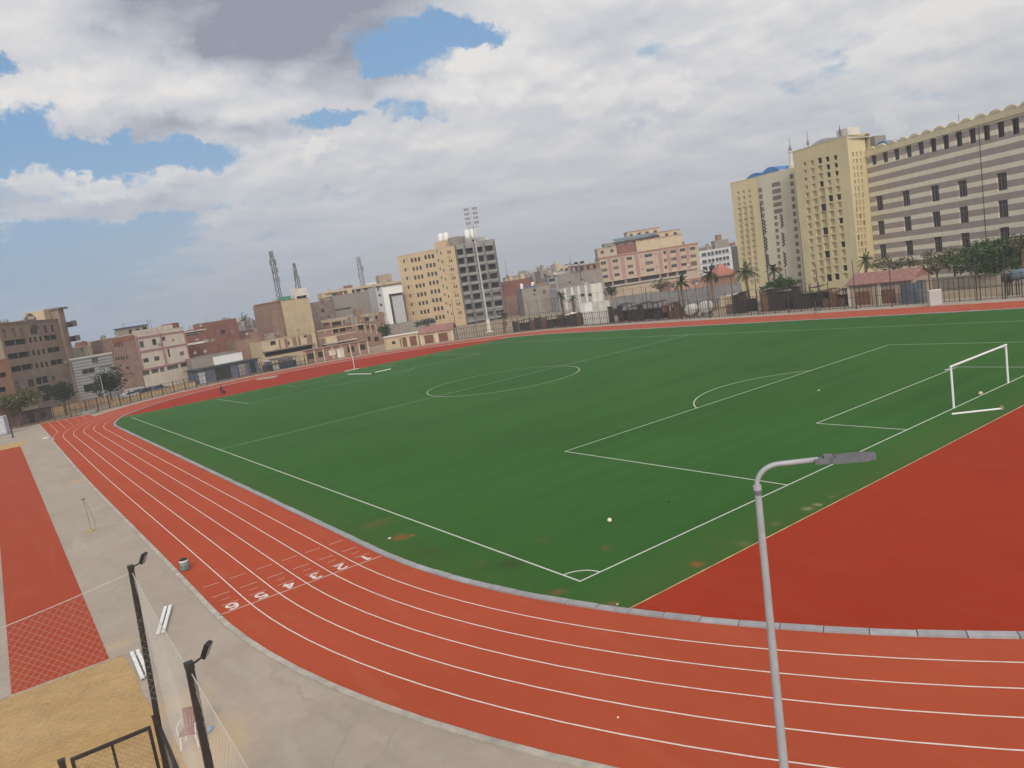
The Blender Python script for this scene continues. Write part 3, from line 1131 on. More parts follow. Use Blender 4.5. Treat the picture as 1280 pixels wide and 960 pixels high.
for s in (-1, 1):
    b = MB()
    b.tube([(s*.24, -.07, .36), (s*.30, -.07, .34), (s*.30, .07, .34), (s*.24, .07, .36)], .012, 6)
    b.build('handle', M_BLACK, t_)

# red chair behind the net
q = gnd(241, 930)
t_ = thing('chair', 'red plastic chair with white legs standing on the concrete behind the net', 'chair', (q.x, q.y, 0), R(150))
M_REDP = mat('red_plastic', (0.20, 0.035, 0.028), rough=0.45, var=0.2, scale=8)
b = MB()
b.box(-.22, .22, -.21, .21, .42, .45)
b.box(-.23, .23, .19, .22, .39, .43)
b.build('seat', M_REDP, t_)
b = MB()
for k in range(5):
    x0, x1 = -.21+k*.088, -.21+k*.088+.07
    b.prism([(x0, 0), (x1, 0), (x1, .025), (x0, .025)], 0, .44, Matrix.Translation((0, -.23, .46)) @ Matrix.Rotation(R(12), 4, 'X'))
b.box(-.22, .22, -.345, -.315, .86, .93)
b.build('backrest', M_REDP, t_)
for sx in (-1, 1):
    for sy in (-1, 1):
        b = MB()
        b.bar((sx*.2, sy*.18, .43), (sx*.24, sy*.22, 0), .035)
        b.build('leg', M_WHITEMETAL, t_)
    b = MB()
    b.tube([(sx*.235, -.24, .66), (sx*.25, 0.0, .68), (sx*.25, .2, .65), (sx*.235, .21, .43)], .018, 7)
    b.build('armrest', M_WHITEMETAL, t_)
q = gnd(259, 917)
t_ = thing('bottle', 'pale blue plastic water bottle lying on the concrete beside the red chair', 'bottle', (q.x, q.y, 0.09), R(20))
b = MB()
Mx = Matrix.Rotation(R(90), 4, 'Y')
prof = [(0.02, -.2), (.085, -.19), (.09, -.02), (.08, 0), (.09, .02), (.088, .1), (.04, .17), (.026, .18), (.026, .2)]
b.tube([Mx @ Vector((0, 0, z_)) for r_, z_ in prof], [r_ for r_, z_ in prof], 12)
b.build('body', mat('blue_plastic', (0.20, 0.33, 0.52), rough=0.25, var=0.1), t_, smooth=True)
b = MB()
b.tube([Mx @ Vector((0, 0, .2)), Mx @ Vector((0, 0, .23))], .03, 10)
b.build('cap', mat('blue_cap', (0.08, 0.16, 0.42), rough=0.4), t_)

# thin stand on the concrete apron
q = gnd(114, 664)
t_ = thing('marker_stand', 'thin wire marker stand with a yellow weighted foot standing alone on the concrete strip', 'stand', (q.x, q.y, 0))
b = MB()
b.tube([(0, 0, 0.06), (0.02, 0.02, 1.2), (-0.05, 0.0, 2.1)], .014, 6)
b.tube([(0.28, -.05, 0.03), (0.3, -.05, .7), (0.1, -.05, 1.75), (-.05, 0, 2.1)], .011, 6)
b.tube([(0, 0, 0.05), (.28, -.05, .04)], .012, 6)
b.build('rod', mat('wire_grey', (0.14, 0.12, 0.10), var=0.2), t_)
b = MB()
b.box(-.12, .1, -.03, .03, 2.08, 2.12)
b.build('top_plate', M_BLACK, t_)
b = MB()
b.lathe([(.17, 0), (.18, .03), (.13, .07), (.04, .1), (0, .1)], n=14)
b.box(-.4, -.15, -.05, .05, 0, .03)
b.build('foot', mat('yellow_foot', (0.36, 0.27, 0.06), var=0.3, scale=9), t_)

# football goals
HW = 3.66
gl = thing('football_goal', 'white football goal without a net standing on the near goal line', 'goal', (W/2, 0, 0.012))
for s, lab in ((-1, 0), (1, 0)):
    b = MB()
    b.tube([(s*(HW+.06), 0, 0), (s*(HW+.06), 0, 2.44)], .062, 14)
    b.build('goalpost', M_WHITEMETAL, gl, smooth=False)
    b = MB()
    b.tube([(s*(HW+.06), .06, 2.36), (s*(HW+.06), .34, 2.30)], .03, 8)
    b.build('net_bracket', M_WHITEMETAL, gl)
b = MB()
b.tube([(-HW-.13, 0, 2.50), (HW+.13, 0, 2.50)], .062, 14)
b.build('crossbar', M_WHITEMETAL, gl)


def lying_bar(label, a, b_, r=.055, foot=True, grp=None):
    a, b_ = Vector((*a[:2], 0)), Vector((*b_[:2], 0))
    t_ = thing('goal_bar', label, 'bar', ((a.x+b_.x)/2, (a.y+b_.y)/2, 0.014), math.atan2((b_-a).y, (b_-a).x), grp)
    Ln = (b_-a).length
    q = MB()
    q.tube([(-Ln/2, 0, r), (Ln/2, 0, r)], r, 10)
    q.build('tube', M_WHITEMETAL, t_)
    q = MB()
    q.box(Ln/2, Ln/2+.05, -.13, .13, 0, .22)
    q.build('end_plate', mat('tan_plate', (0.42, 0.33, 0.22), var=0.2), t_)


lying_bar('loose white bar lying on the turf behind the near football goal', gnd(1190, 519), gnd(1252, 512.2))
fp = gnd(443.5, 462)
fp = Vector((W/2+HW, L, 0)) if False else fp
t_ = thing('goal_post', 'single white goal upright still standing at the far end of the pitch', 'goal post', (fp.x, fp.y, 0.012))
b = MB()
b.tube([(0, 0, 0.06), (0, 0, 2.5)], .055, 12)
b.build('upright', M_WHITEMETAL, t_)
b = MB()
b.tube([(-2.0, 0, .05), (0.9, 0.1, .05)], .05, 8)
b.tube([(0, -.5, .05), (0, 1.0, .05)], .05, 8)
b.build('foot', M_WHITEMETAL, t_)
lying_bar('longer white goal bar lying flat in front of the far upright', gnd(435, 468.4), gnd(464, 468.0), .07, grp='goal bars lying on the far turf')
lying_bar('shorter white goal bar lying at a slant right of the far upright', gnd(469, 466), gnd(488, 462), .07, grp='goal bars lying on the far turf')

M_BALL = mat('ball_white', (0.72, 0.68, 0.60), rough=0.6, var=0.1, scale=12)


def ball(px, py, lab, r=.11, m=None):
    q = gnd(px, py)
    o = bpy.data.objects.new('ball', None)
    bm = bmesh.new()
    bmesh.ops.create_icosphere(bm, subdivisions=3, radius=r)
    me = bpy.data.meshes.new('ball')
    bm.to_mesh(me)
    bm.free()
    for p in me.polygons:
        p.use_smooth = True
    me.materials.append(m or M_BALL)
    o = bpy.data.objects.new('ball', me)
    C.objects.link(o)
    o.location = (q.x, q.y, 0.012+r)
    tag(o, lab, 'ball')


ball(762.4, 653, 'white ball lying on the turf inside the near corner', .10)
ball(1226, 494.5, 'pale ball lying on the goal line between the near posts', .13, mat('ball_tan', (0.55, 0.42, 0.28)))


def rubbish(px, py, lab, col, s, seed, name='rubble_piece', cat='rubble'):
    q = gnd(px, py)
    r_ = random.Random(seed)
    b = MB()
    n_ = 7
    b.prism([(s*r_.uniform(.6, 1)*math.cos(2*PI*k/n_), s*.7*r_.uniform(.6, 1)*math.sin(2*PI*k/n_)) for k in range(n_)], 0, s*.35)
    o = b.build(name, mat('scrap_%d' % seed, col, var=0.2, scale=8))
    o.location = (q.x, q.y, 0.014)
    tag(o, lab, cat)


rubbish(836, 628, 'small black scrap lying on the turf inside the near corner', (0.015, 0.015, 0.012), .09, 1, 'scrap', 'scrap')
rubbish(1023.5, 488.5, 'pale scrap lying alone in the near penalty area', (0.55, 0.5, 0.36), .13, 2, 'scrap', 'scrap')
rubbish(487, 673.5, 'white scrap lying on the bare patch beside the kerb', (0.7, 0.65, 0.6), .11, 3, 'scrap', 'scrap')
rubbish(772, 756, 'pale stone on the turf just inside the grey kerb', (0.5, 0.45, 0.38), .07, 4, 'stone', 'stone')
rubbish(58, 548, 'white bag of scraps lying on the concrete by the chute edge', (0.6, 0.58, 0.55), .5, 5, 'scrap_heap', 'scrap')
rubbish(772.5, 897.5, 'tiny white stone lying on the red track in the near bend', (0.8, 0.75, 0.7), .04, 6, 'stone', 'stone')
rubbish(58, 882, 'dark purple scrap lying in the sand pit', (0.06, 0.035, 0.06), .10, 7, 'scrap', 'scrap')
rubbish(276.5, 770, 'dark stone on the outer kerb by the lane six numeral', (0.06, 0.05, 0.05), .09, 8, 'stone', 'stone')
rubbish(113, 517, 'flat grey slab lying beyond the end of the sprint chute', (0.22, 0.22, 0.22), 1.6, 9, 'slab', 'slab')
rubbish(223, 719, 'pale tangle of cord on the outer kerb beside the drum', (0.5, 0.45, 0.4), .16, 10, 'cord_heap', 'cord')


# ---------------------------------------------------------------- people
def person(px, py, rz, label, shirt, trousers, bag=None, step=0.28, k=1.0):
    q = gnd(px, py)
    t_ = thing('person', label, 'person', (q.x, q.y, 0.014), rz)
    V = [((0, 0, .95), .125), ((0, 0, 1.12), .12), ((0, 0.01, 1.32), .145), ((0, 0.01, 1.46), .085), ((0, 0.0, 1.54), .055), ((0, -.02, 1.62), .088), ((0, -.02, 1.73), .075),
         ((.10, 0, .88), .095), ((.11, -step*.45, .50), .065), ((.11, -step*.6+.06, .10), .045), ((.11, -step*.6-.11, .03), .036),
         ((-.10, 0, .88), .095), ((-.11, step*.35, .50), .065), ((-.11, step*.95, .12), .045), ((-.11, step*.95-.15, .05), .036),
         ((.19, .01, 1.42), .062), ((.25, .04, 1.16), .045), ((.26, -.08, .92), .034), ((.26, -.12, .83), .03),
         ((-.19, .01, 1.42), .062), ((-.26, .08, 1.16), .045), ((-.27, .04, .92), .034), ((-.27, .02, .83), .03)]
    E = [(0, 1), (1, 2), (2, 3), (3, 4), (4, 5), (5, 6), (0, 7), (7, 8), (8, 9), (9, 10), (0, 11), (11, 12), (12, 13), (13, 14), (2, 15), (15, 16), (16, 17), (17, 18), (2, 19), (19, 20), (20, 21), (21, 22)]
    me = bpy.data.meshes.new('body')
    me.from_pydata([v for v, r_ in V], E, [])
    o = bpy.data.objects.new('body_tmp', me)
    C.objects.link(o)
    sk = o.modifiers.new('skin', 'SKIN')
    for i, (v, r_) in enumerate(V):
        me.skin_vertices[0].data[i].radius = (r_, r_*.82 if i < 4 else r_)
    me.skin_vertices[0].data[0].use_root = True
    o.modifiers.new('sub', 'SUBSURF').levels = 2
    bpy.context.view_layer.update()
    m2 = bpy.data.meshes.new_from_object(o.evaluated_get(bpy.context.evaluated_depsgraph_get()))
    bpy.data.objects.remove(o)
    m2.materials.clear()
    for m_ in (mat('skin_tone', (0.23, 0.12, 0.075), var=0.08), shirt, trousers, mat('shoe_dark', (0.03, 0.028, 0.026))):
        m2.materials.append(m_)
    for p in m2.polygons:
        c = p.center
        p.material_index = 3 if c.z < .09 else 2 if c.z < .96 and abs(c.x) < .21 else 0 if (c.z > 1.50 or c.z < .93) else 1
        p.use_smooth = True
    b_ = bpy.data.objects.new('body', m2)
    C.objects.link(b_)
    b_.parent = t_
    h_ = MB()
    h_.lathe([(.085, 1.66), (.098, 1.71), (.092, 1.77), (.06, 1.81), (0.0, 1.825)], (0, -.005, 0), 14)
    h_.build('hair', mat('hair_black', (0.012, 0.010, 0.009), rough=0.7), t_, smooth=True)
    return t_, q


M_SHIRT = mat('shirt_dark', (0.035, 0.038, 0.05), var=0.2, scale=8)
M_TROU = mat('trousers_dark', (0.028, 0.026, 0.030), var=0.2, scale=8)
t_, q = person(278, 494, R(205), 'person in dark clothes walking along the far red surface with a black bag', M_SHIRT, M_TROU)
b = MB()
b.prism([(-.10, -.2), (.10, -.2), (.12, .2), (-.12, .2)], .28, .68)
b.tube([(0, -.12, .68), (0, -.08, .82), (0, .08, .82), (0, .12, .68)], .015, 6)
b.build('black_bag', M_BLACK, None)
bag = bpy.context.scene.objects['black_bag']
bag.location = t_.location + Vector((0.33, -0.2, 0.0))
bag.rotation_euler = (0, 0, R(205))
bag.name = 'bag'
tag(bag, 'black bag held by the person walking on the far red surface', 'bag')
person(1020.5, 391.5, R(30), 'person in black top standing at the far track edge in front of the dark stalls', M_SHIRT, mat('trousers_grey', (0.08, 0.085, 0.09)))
# ---------------------------------------------------------------- boundary: fences, poles, huts, stalls, trees
M_FENCE = mat('fence_steel', (0.045, 0.038, 0.034), rough=0.6, var=0.3, scale=3)
M_POLE = mat('pole_steel', (0.05, 0.05, 0.055), rough=0.5, var=0.25, scale=2)


def ring_at(px, d):
    """point on the outer boundary (d metres outside the track edge) seen under pixel column px"""
    r_ = RI+0.3+6*LW+d
    best = None
    pts_ = [(CX+r_*math.cos(PI-PI*k/600), Y1+r_*math.sin(PI-PI*k/600)) for k in range(601)] + [(CX+r_, Y1-(Y1+30)*k/500) for k in range(501)]
    for q in pts_:
        v = Vector((q[0], q[1], 0))-CAM
        z_ = v.dot(_f)
        if z_ < 5:
            continue
        x = 640+FPX*v.dot(_r)/z_
        if best is None or abs(x-px) < best[0]:
            best = (abs(x-px), q)
    return Vector((best[1][0], best[1][1], 0))


def fence(name, label, pts_, h, bay, mids, post=0.09, thin=0.03, rails=3, wire=False):
    """post and rail fence along plan points; every post is a part of its own, rails and uprights are one grid"""
    P0 = Vector((*pts_[0], 0))
    t_ = thing(name, label, 'fence', P0)
    g_ = MB()
    pm = MB()
    pm.box(-post/2, post/2, -post/2, post/2, 0, h+0.12)
    me = None
    for i in range(len(pts_)-1):
        a, b_ = Vector((*pts_[i], 0))-P0, Vector((*pts_[i+1], 0))-P0
        Ln = (b_-a).length
        n_ = max(1, round(Ln/bay))
        for k in range(n_):
            p, q = a.lerp(b_, k/n_), a.lerp(b_, (k+1)/n_)
            if me is None:
                o = pm.build('post', M_FENCE, t_)
                me = o.data
            else:
                o = bpy.data.objects.new('post', me)
                C.objects.link(o)
                o.parent = t_
            o.location = p
            o.rotation_euler = (0, 0, math.atan2((b_-a).y, (b_-a).x))
            for r_ in range(rails):
                z_ = 0.15+(h-0.2)*r_/(rails-1)
                g_.bar(p+Vector((0, 0, z_)), q+Vector((0, 0, z_)), thin*1.2)
            for m_ in range(mids):
                x = p.lerp(q, (m_+1)/(mids+1))
                g_.bar(x+Vector((0, 0, .13)), x+Vector((0, 0, h-.03)), thin)
    g_.build('railing', M_FENCE, t_)
    return t_


def rpts(px0, px1, d, n=8):
    return [tuple(ring_at(px0+(px1-px0)*k/n, d).xy) for k in range(n+1)]


lf = [(-30.0, 127.0), (-20.5, 128.0), (-11.0, 129.2), (-3.5, 129.6)]
f1 = rpts(150, 395, 3.6, 9)
fence('railing_fence', 'dark railing fence behind the sprint chute and below the tan school', lf+[f1[1]], 2.3, 2.2, 2, post=.14, thin=.055)
fence('railing_fence', 'dark railing fence along the far bend below the pink trimmed white house', f1[1:], 2.2, 2.2, 2, post=.13, thin=.055)
fence('railing_fence', 'dark railing fence along the far bend from the red roofed hut to the dark stalls', rpts(570, 860, 3.2, 8), 2.7, 2.2, 3, thin=.05)
fence('railing_fence', 'dark railing fence along the far straight under the striped building', rpts(862, 1330, 3.2, 6)+[(CX+RI+.3+6*LW+3.2, -38.0)], 3.1, 2.2, 3, thin=.05)
# low kerb wall under the fence, sandy base on the left
kw = MB()
for a, b_ in zip(lf, lf[1:]):
    kw.bar((a[0], a[1]+.25, .12), (b_[0], b_[1]+.25, .12), .22, .24)
tag(kw.build('low_wall', mat('sandy_plaster', (0.42, 0.30, 0.17), var=0.2, scale=.8, grime=.5)), 'low sandy plinth wall under the railing behind the sprint chute', 'wall')
bk = MB()
bp_ = [(-40, 139.5), (-8, 141.0), (3, 147.5)]
for a, b_ in zip(bp_, bp_[1:]):
    bk.bar((a[0], a[1], .75), (b_[0], b_[1], .75), .25, 1.5)
tag(bk.build('yard_wall', mat('ochre_wall', (0.45, 0.31, 0.18), var=0.22, scale=.6, grime=.5, streak=.3)), 'ochre yard wall behind the railing, below the grey metal shed', 'wall')
br_ = MB()
bp_ = [tuple(ring_at(px, 9).xy) for px in (140, 175, 210, 245)]
for a, b_ in zip(bp_, bp_[1:]):
    br_.bar((a[0], a[1], .45), (b_[0], b_[1], .45), .25, .9)
tag(br_.build('yard_wall', MATS['sandy_plaster']), 'low sandy yard wall in front of the parked cars', 'wall')

# tall dark net poles along the far side
def tall_pole(px, d, h, label, cross=False):
    p = ring_at(px, d)
    t_ = thing('net_pole', label, 'pole', p, 0, 'tall dark poles along the far railing')
    b = MB()
    b.tube([(0, 0, 0), (0, 0, h*.6), (0, 0, h)], [.075, .065, .05], 8)
    b.build('shaft', M_POLE, t_)
    b = MB()
    b.box(-.12, .12, -.12, .12, 0, .05)
    b.build('base_plate', M_POLE, t_)
    if cross:
        b = MB()
        b.box(-.5, .5, -.03, .03, h-.15, h-.08)
        b.build('cross_arm', M_POLE, t_)
    return t_


for px, d, h, lab in ((597, 4, 9.5, 'first of two slim dark poles in front of the bare concrete frame, nearer the mast'), (573, 4, 9.5, 'slim dark pole in front of the bare concrete frame, at its left edge'),
                      (812, 4, 6.5, 'tall dark pole left of the brown hoarding'), (853, 3.4, 7.2, 'tall dark pole at the right end of the brown hoarding'),
                      (888, 3.4, 7.0, 'tall dark pole in front of the white tanks'), (918, 3.4, 7.0, 'tall dark pole left of the small dark kiosk'),
                      (948, 3.4, 7.0, 'tall dark pole under the round green tree'), (987, 3.4, 7.0, 'tall dark pole at the right of the round green tree'),
                      (1026, 3.4, 7.0, 'tall dark pole in front of the yellow tower'), (1070, 2.6, 7.2, 'tall dark pole at the left part of the red roofed hut by the striped building'),
                      (1116, 2.6, 7.2, 'tall dark pole in front of the right part of the red roofed hut'), (1164, 4.0, 7.0, 'double dark pole behind the white cabinet'),
                      (1222, 3.4, 6.6, 'tall dark pole under the wide green tree'), (1258, 3.4, 6.2, 'last tall dark pole before the right edge')):
    tall_pole(px, d, h, lab)
# far tall netting fence with close poles
def tall_fence(name, label, pts_, h, bay, col):
    P0 = Vector((*pts_[0], 0))
    t_ = thing(name, label, 'fence', P0)
    pm = MB()
    pm.tube([(0, 0, 0), (0, 0, h)], .055, 6)
    g_ = MB()
    me = None
    for i in range(len(pts_)-1):
        a, b_ = Vector((*pts_[i], 0))-P0, Vector((*pts_[i+1], 0))-P0
        n_ = max(1, round((b_-a).length/bay))
        for k in range(n_):
            p, q = a.lerp(b_, k/n_), a.lerp(b_, (k+1)/n_)
            if me is None:
                o = pm.build('post', M_POLE, t_)
                me = o.data
            else:
                o = bpy.data.objects.new('post', me)
                C.objects.link(o)
                o.parent = t_
            o.location = p
            for z_ in (.3, h*.5, h-.1):
                g_.bar(p+Vector((0, 0, z_)), q+Vector((0, 0, z_)), .035)
            for m_ in range(3):
                x = p.lerp(q, (m_+1)/4)
                g_.bar(x+Vector((0, 0, .2)), x+Vector((0, 0, h-.1)), .022)
    g_.build('netting_wires', M_POLE, t_)


tall_fence('ball_fence', 'tall dark ball stop fence behind the stalls, in front of the pink building', rpts(642, 905, 16, 8), 6.2, 2.6, None)


# -------- small sheds, huts and stalls along the boundary
def hut(label, pa, pb, h, depth, m, roof_m, openings=(), roof='flat', over=.35, pil=0, pil_m=None, group=None, name='hut', cat='hut', front_h=None, door_m=None):
    """low building from plan point pa to pb (left to right as seen from the pitch)"""
    pa, pb = Vector((*pa[:2], 0)), Vector((*pb[:2], 0))
    Ln = (pb-pa).length
    t_ = thing(name, label, cat, pa, math.atan2((pb-pa).y, (pb-pa).x), group)
    holes = []
    for o_ in openings:
        x, w_, z0, z1 = o_[:4]
        holes.append((x*Ln-w_/2, x*Ln+w_/2, z0, z1))
    wm = MB()
    wall_grid(wm, Ln, 0, h, holes, .18)
    rear = h if roof != 'shed' else h+.9
    wm.face([(Ln, 0, 0), (Ln, depth, 0), (Ln, depth, rear), (Ln, 0, h)])
    wm.face([(0, depth, 0), (0, 0, 0), (0, 0, h), (0, depth, rear)])
    wm.face([(Ln, depth, 0), (0, depth, 0), (0, depth, rear), (Ln, depth, rear)])
    wm.build('wall', m, t_)
    for o_, hh in zip(openings, holes):
        kind = o_[4] if len(o_) > 4 else 'dark'
        q = MB()
        q.box(hh[0], hh[1], .10, .17, hh[2], hh[3])
        q.build('door' if hh[2] < .2 else 'window', kind if not isinstance(kind, str) else M_HOLE, t_)
    r_ = MB()
    if roof == 'flat':
        r_.box(-over, Ln+over, -over, depth+over, h, h+.16)
    elif roof == 'shed':
        dz = .9/depth
        r_.face([(-over, -over, h-over*dz+.02), (Ln+over, -over, h-over*dz+.02), (Ln+over, depth+over, rear+over*dz+.02), (-over, depth+over, rear+over*dz+.02)])
        r_.face([(-over, -over, h-over*dz+.14), (Ln+over, -over, h-over*dz+.14), (Ln+over, depth+over, rear+over*dz+.14), (-over, depth+over, rear+over*dz+.14)])
        r_.face([(-over, -over, h-over*dz+.02), (Ln+over, -over, h-over*dz+.02), (Ln+over, -over, h-over*dz+.14), (-over, -over, h-over*dz+.14)])
    elif roof == 'tile':
        zr = h+1.35
        r_.face([(-over, -over, h-.1), (Ln+over, -over, h-.1), (Ln+over, depth*.5, zr), (-over, depth*.5, zr)])
        r_.face([(Ln+over, depth+over, h-.1), (-over, depth+over, h-.1), (-over, depth*.5, zr), (Ln+over, depth*.5, zr)])
        r_.face([(-over, -over, h-.22), (Ln+over, -over, h-.22), (Ln+over, -over, h-.1), (-over, -over, h-.1)])
        for x in (0, Ln):
            r_.face([(x, 0, h), (x, depth, h), (x, depth*.5, zr-.05)])
    r_.build('roof', roof_m, t_)
    for k in range(pil):
        x = Ln*(k)/(max(1, pil-1))
        q = MB()
        q.box(x-.16, x+.16, -.13, -.003, 0, h-.005)
        q.build('pilaster', pil_m, t_)
    return t_


def wall_grid(mb, Ln, z0, z1, holes, rec, mi=0, x0=0.0, jamb=True):
    """wall in the x-z plane at y 0 with real openings and their reveals"""
    hs = [(max(x0+.01, a), min(Ln-.01, b), max(z0+.005, c), min(z1-.01, d)) for a, b, c, d in holes]
    xs = sorted(set([x0, Ln] + [round(q, 4) for h_ in hs for q in h_[:2]]))
    zs = sorted(set([z0, z1] + [round(q, 4) for h_ in hs for q in h_[2:]]))
    for i in range(len(xs)-1):
        run = None
        for j in range(len(zs)-1):
            cx, cz = (xs[i]+xs[i+1])/2, (zs[j]+zs[j+1])/2
            inside = any(a < cx < b and c < cz < d for a, b, c, d in hs)
            if inside:
                if run is not None:
                    mb.face([(xs[i], 0, run), (xs[i+1], 0, run), (xs[i+1], 0, zs[j]), (xs[i], 0, zs[j])], mi)
                    run = None
            elif run is None:
                run = zs[j]
        if run is not None:
            mb.face([(xs[i], 0, run), (xs[i+1], 0, run), (xs[i+1], 0, z1), (xs[i], 0, z1)], mi)
    if jamb:
        for a, b, c, d in hs:
            mb.face([(a, 0, c), (a, rec, c), (a, rec, d), (a, 0, d)], mi)
            mb.face([(b, 0, c), (b, 0, d), (b, rec, d), (b, rec, c)], mi)
            mb.face([(a, 0, c), (b, 0, c), (b, rec, c), (a, rec, c)], mi)
            mb.face([(a, 0, d), (a, rec, d), (b, rec, d), (b, 0, d)], mi)


M_HOLE = mat('dark_interior', (0.03, 0.027, 0.025), var=0.3, rough=.9)
M_CREAM = mat('cream_plaster', (0.50, 0.40, 0.27), var=0.14, scale=.5, grime=.35, streak=.4)
M_TANP = mat('tan_plaster', (0.36, 0.275, 0.195), var=0.15, scale=.4, grime=.4, streak=.4)
M_BRICK = mat('red_brick', (0.225, 0.097, 0.072), var=0.22, scale=1.2, grime=.4, streak=.3)
M_BROWN = mat('brown_brick', (0.25, 0.155, 0.115), var=0.2, scale=1.1, grime=.4, streak=.3)
M_GREYP = mat('grey_render', (0.27, 0.235, 0.205), var=0.15, scale=.7, grime=.4, streak=.35)
M_CONCR = mat('bare_concrete', (0.33, 0.315, 0.29), var=0.15, scale=.6, grime=.4, streak=.5)
M_WHITEP = mat('white_plaster', (0.62, 0.59, 0.54), var=0.1, scale=.6, grime=.3, streak=.4)
M_ROOFRED = mat('red_roof_tiles', (0.26, 0.135, 0.115), var=0.3, scale=2, grime=.3)
M_ROOFGREY = mat('pale_roof_slab', (0.40, 0.37, 0.33), var=0.15, scale=1.2, grime=.5)
M_REED = mat('dark_reed', (0.048, 0.040, 0.036), var=0.45, scale=3, grime=.3)
M_REED2 = mat('brown_reed', (0.16, 0.085, 0.05), var=0.4, scale=3)
M_BLUEW = mat('faded_blue_sheet', (0.10, 0.12, 0.155), var=0.35, scale=.7, grime=.5, streak=.5)
M_PILW = mat('white_pilaster', (0.55, 0.52, 0.46), var=0.1, grime=.3)
M_RUSTD = mat('rusty_door', (0.17, 0.075, 0.05), var=0.3, scale=2, grime=.3)


def rp(px, d):
    return tuple(ring_at(px, d).xy)


# left to right along the far bend
def hut_px(label, px0, px1, d, h, depth, m, rm, **kw):
    return hut(label, rp(px0, d), rp(px1, d), h, depth, m, rm, **kw)


hut_px('long low cream block row with white pilasters below the unfinished brick houses', 383, 461, 6.5, 3.0, 4, M_BROWN, M_BROWN, name='low_block', cat='hut',
       openings=((.08, 1.5, 1.0, 2.3), (.25, 1.6, 1.0, 2.3), (.42, 1.5, 1.0, 2.3, M_WHITEP), (.55, 1.6, .1, 2.3, M_WHITEP), (.72, 1.6, 1.0, 2.3), (.9, 1.6, 1.0, 2.3)), pil=8, pil_m=M_CREAM)
hut_px('cream hut with a flat white roof and iron gates, left of the red roofed hut', 483, 524, 5.5, 3.0, 4, M_CREAM, MATS['white_plaster'],
       openings=((.25, .8, 1.2, 1.9), (.55, 1.6, .1, 2.4, M_RUSTD), (.85, 1.6, .1, 2.4, M_RUSTD)), pil=3, pil_m=M_CREAM)
hut_px('cream hut with a red tiled roof and two rusty doors near the floodlight mast', 527, 567, 5.0, 2.8, 4.5, M_CREAM, M_ROOFRED, roof='tile',
       openings=((.25, 2.2, .1, 2.1, M_RUSTD), (.7, 2.2, .1, 2.1, M_RUSTD)), pil=3, pil_m=M_PILW)
hut_px('tan hut with a red tiled roof and white pillars in front of the striped building', 1062, 1143, 6.5, 3.3, 5.5, M_TANP, M_ROOFRED, roof='tile',
       openings=((.22, 2.3, .1, 2.1, M_RUSTD), (.22, 2.6, 2.4, 2.9, M_GREYP), (.62, 2.2, .1, 2.1, M_RUSTD), (.62, 2.2, 2.4, 2.9, M_GREYP)), pil=3, pil_m=M_PILW)


def shade_stall(label, px0, px1, d, h, depth, m, rm, bays, seed, rag=0.25):
    """row of narrow bays: posts, reed or sheet screens of uneven height and a ragged patchwork roof"""
    pa, pb = Vector((*rp(px0, d), 0)), Vector((*rp(px1, d), 0))
    Ln = (pb-pa).length
    r_ = random.Random(seed)
    t_ = thing('stall', label, 'stall', pa, math.atan2((pb-pa).y, (pb-pa).x))
    depth = min(depth, 2.6)
    bays = max(3, round(Ln/1.45))
    hs_ = []
    ro_ = MB()
    for k in range(bays):
        x0, x1 = Ln*k/bays, Ln*(k+1)/bays
        hk = h*(1+r_.uniform(-.16, .05)) if rag > .1 else h
        hs_.append(hk)
        if r_.random() < .86 or rag < .1:
            z0 = hk+r_.uniform(0, .06)
            P = [(x0-.03, -.25+r_.uniform(-.1, .15), z0), (x1+.03, -.25+r_.uniform(-.1, .15), z0+r_.uniform(-.1, .1)), (x1+.03, depth, z0+r_.uniform(.0, .25)), (x0-.03, depth, z0+r_.uniform(.0, .25))]
            Q = [(p[0], p[1], p[2]-.07) for p in P]
            mi = r_.choice([0, 0, 1, 1])
            ro_.face(P, mi)
            ro_.face(Q[::-1], mi)
            ro_.face([Q[0], Q[1], P[1], P[0]], mi)
    ro_.build('roof', [rm, m], t_)
    for k in range(bays):
        x0, x1 = Ln*k/bays, Ln*(k+1)/bays
        u = r_.random()
        z0, z1 = (.05, hs_[k]-.1) if u < .55 else (.05, hs_[k]*.55) if u < .8 else (hs_[k]*.5, hs_[k]-.1)
        if u < .86:
            q = MB()
            nb_ = max(3, int((x1-x0)/.16))
            for j in range(nb_):
                xa = x0+.05+(x1-x0-.1)*j/nb_
                q.box(xa, xa+(x1-x0-.1)/nb_*.74, r_.uniform(0, .03), .06, z0, z1+r_.uniform(-.06, .06))
            q.build('screen', m if r_.random() < .8 else M_REED2 if m is M_REED else rm, t_)
    for k in range(bays+1):
        q = MB()
        q.box(Ln*k/bays-.045, Ln*k/bays+.045, -.1, -.01, 0, h*r_.uniform(.95, 1.12))
        q.build('post', M_FENCE, t_)
        q = MB()
        q.box(Ln*k/bays-.045, Ln*k/bays+.045, depth+.003, depth+.09, 0, h*1.04)
        q.build('post', M_FENCE, t_)
    q = MB()
    q.box(0, Ln, depth-.1, depth, 0, h*.62)
    q.build('back_screen', m, t_)
    return t_


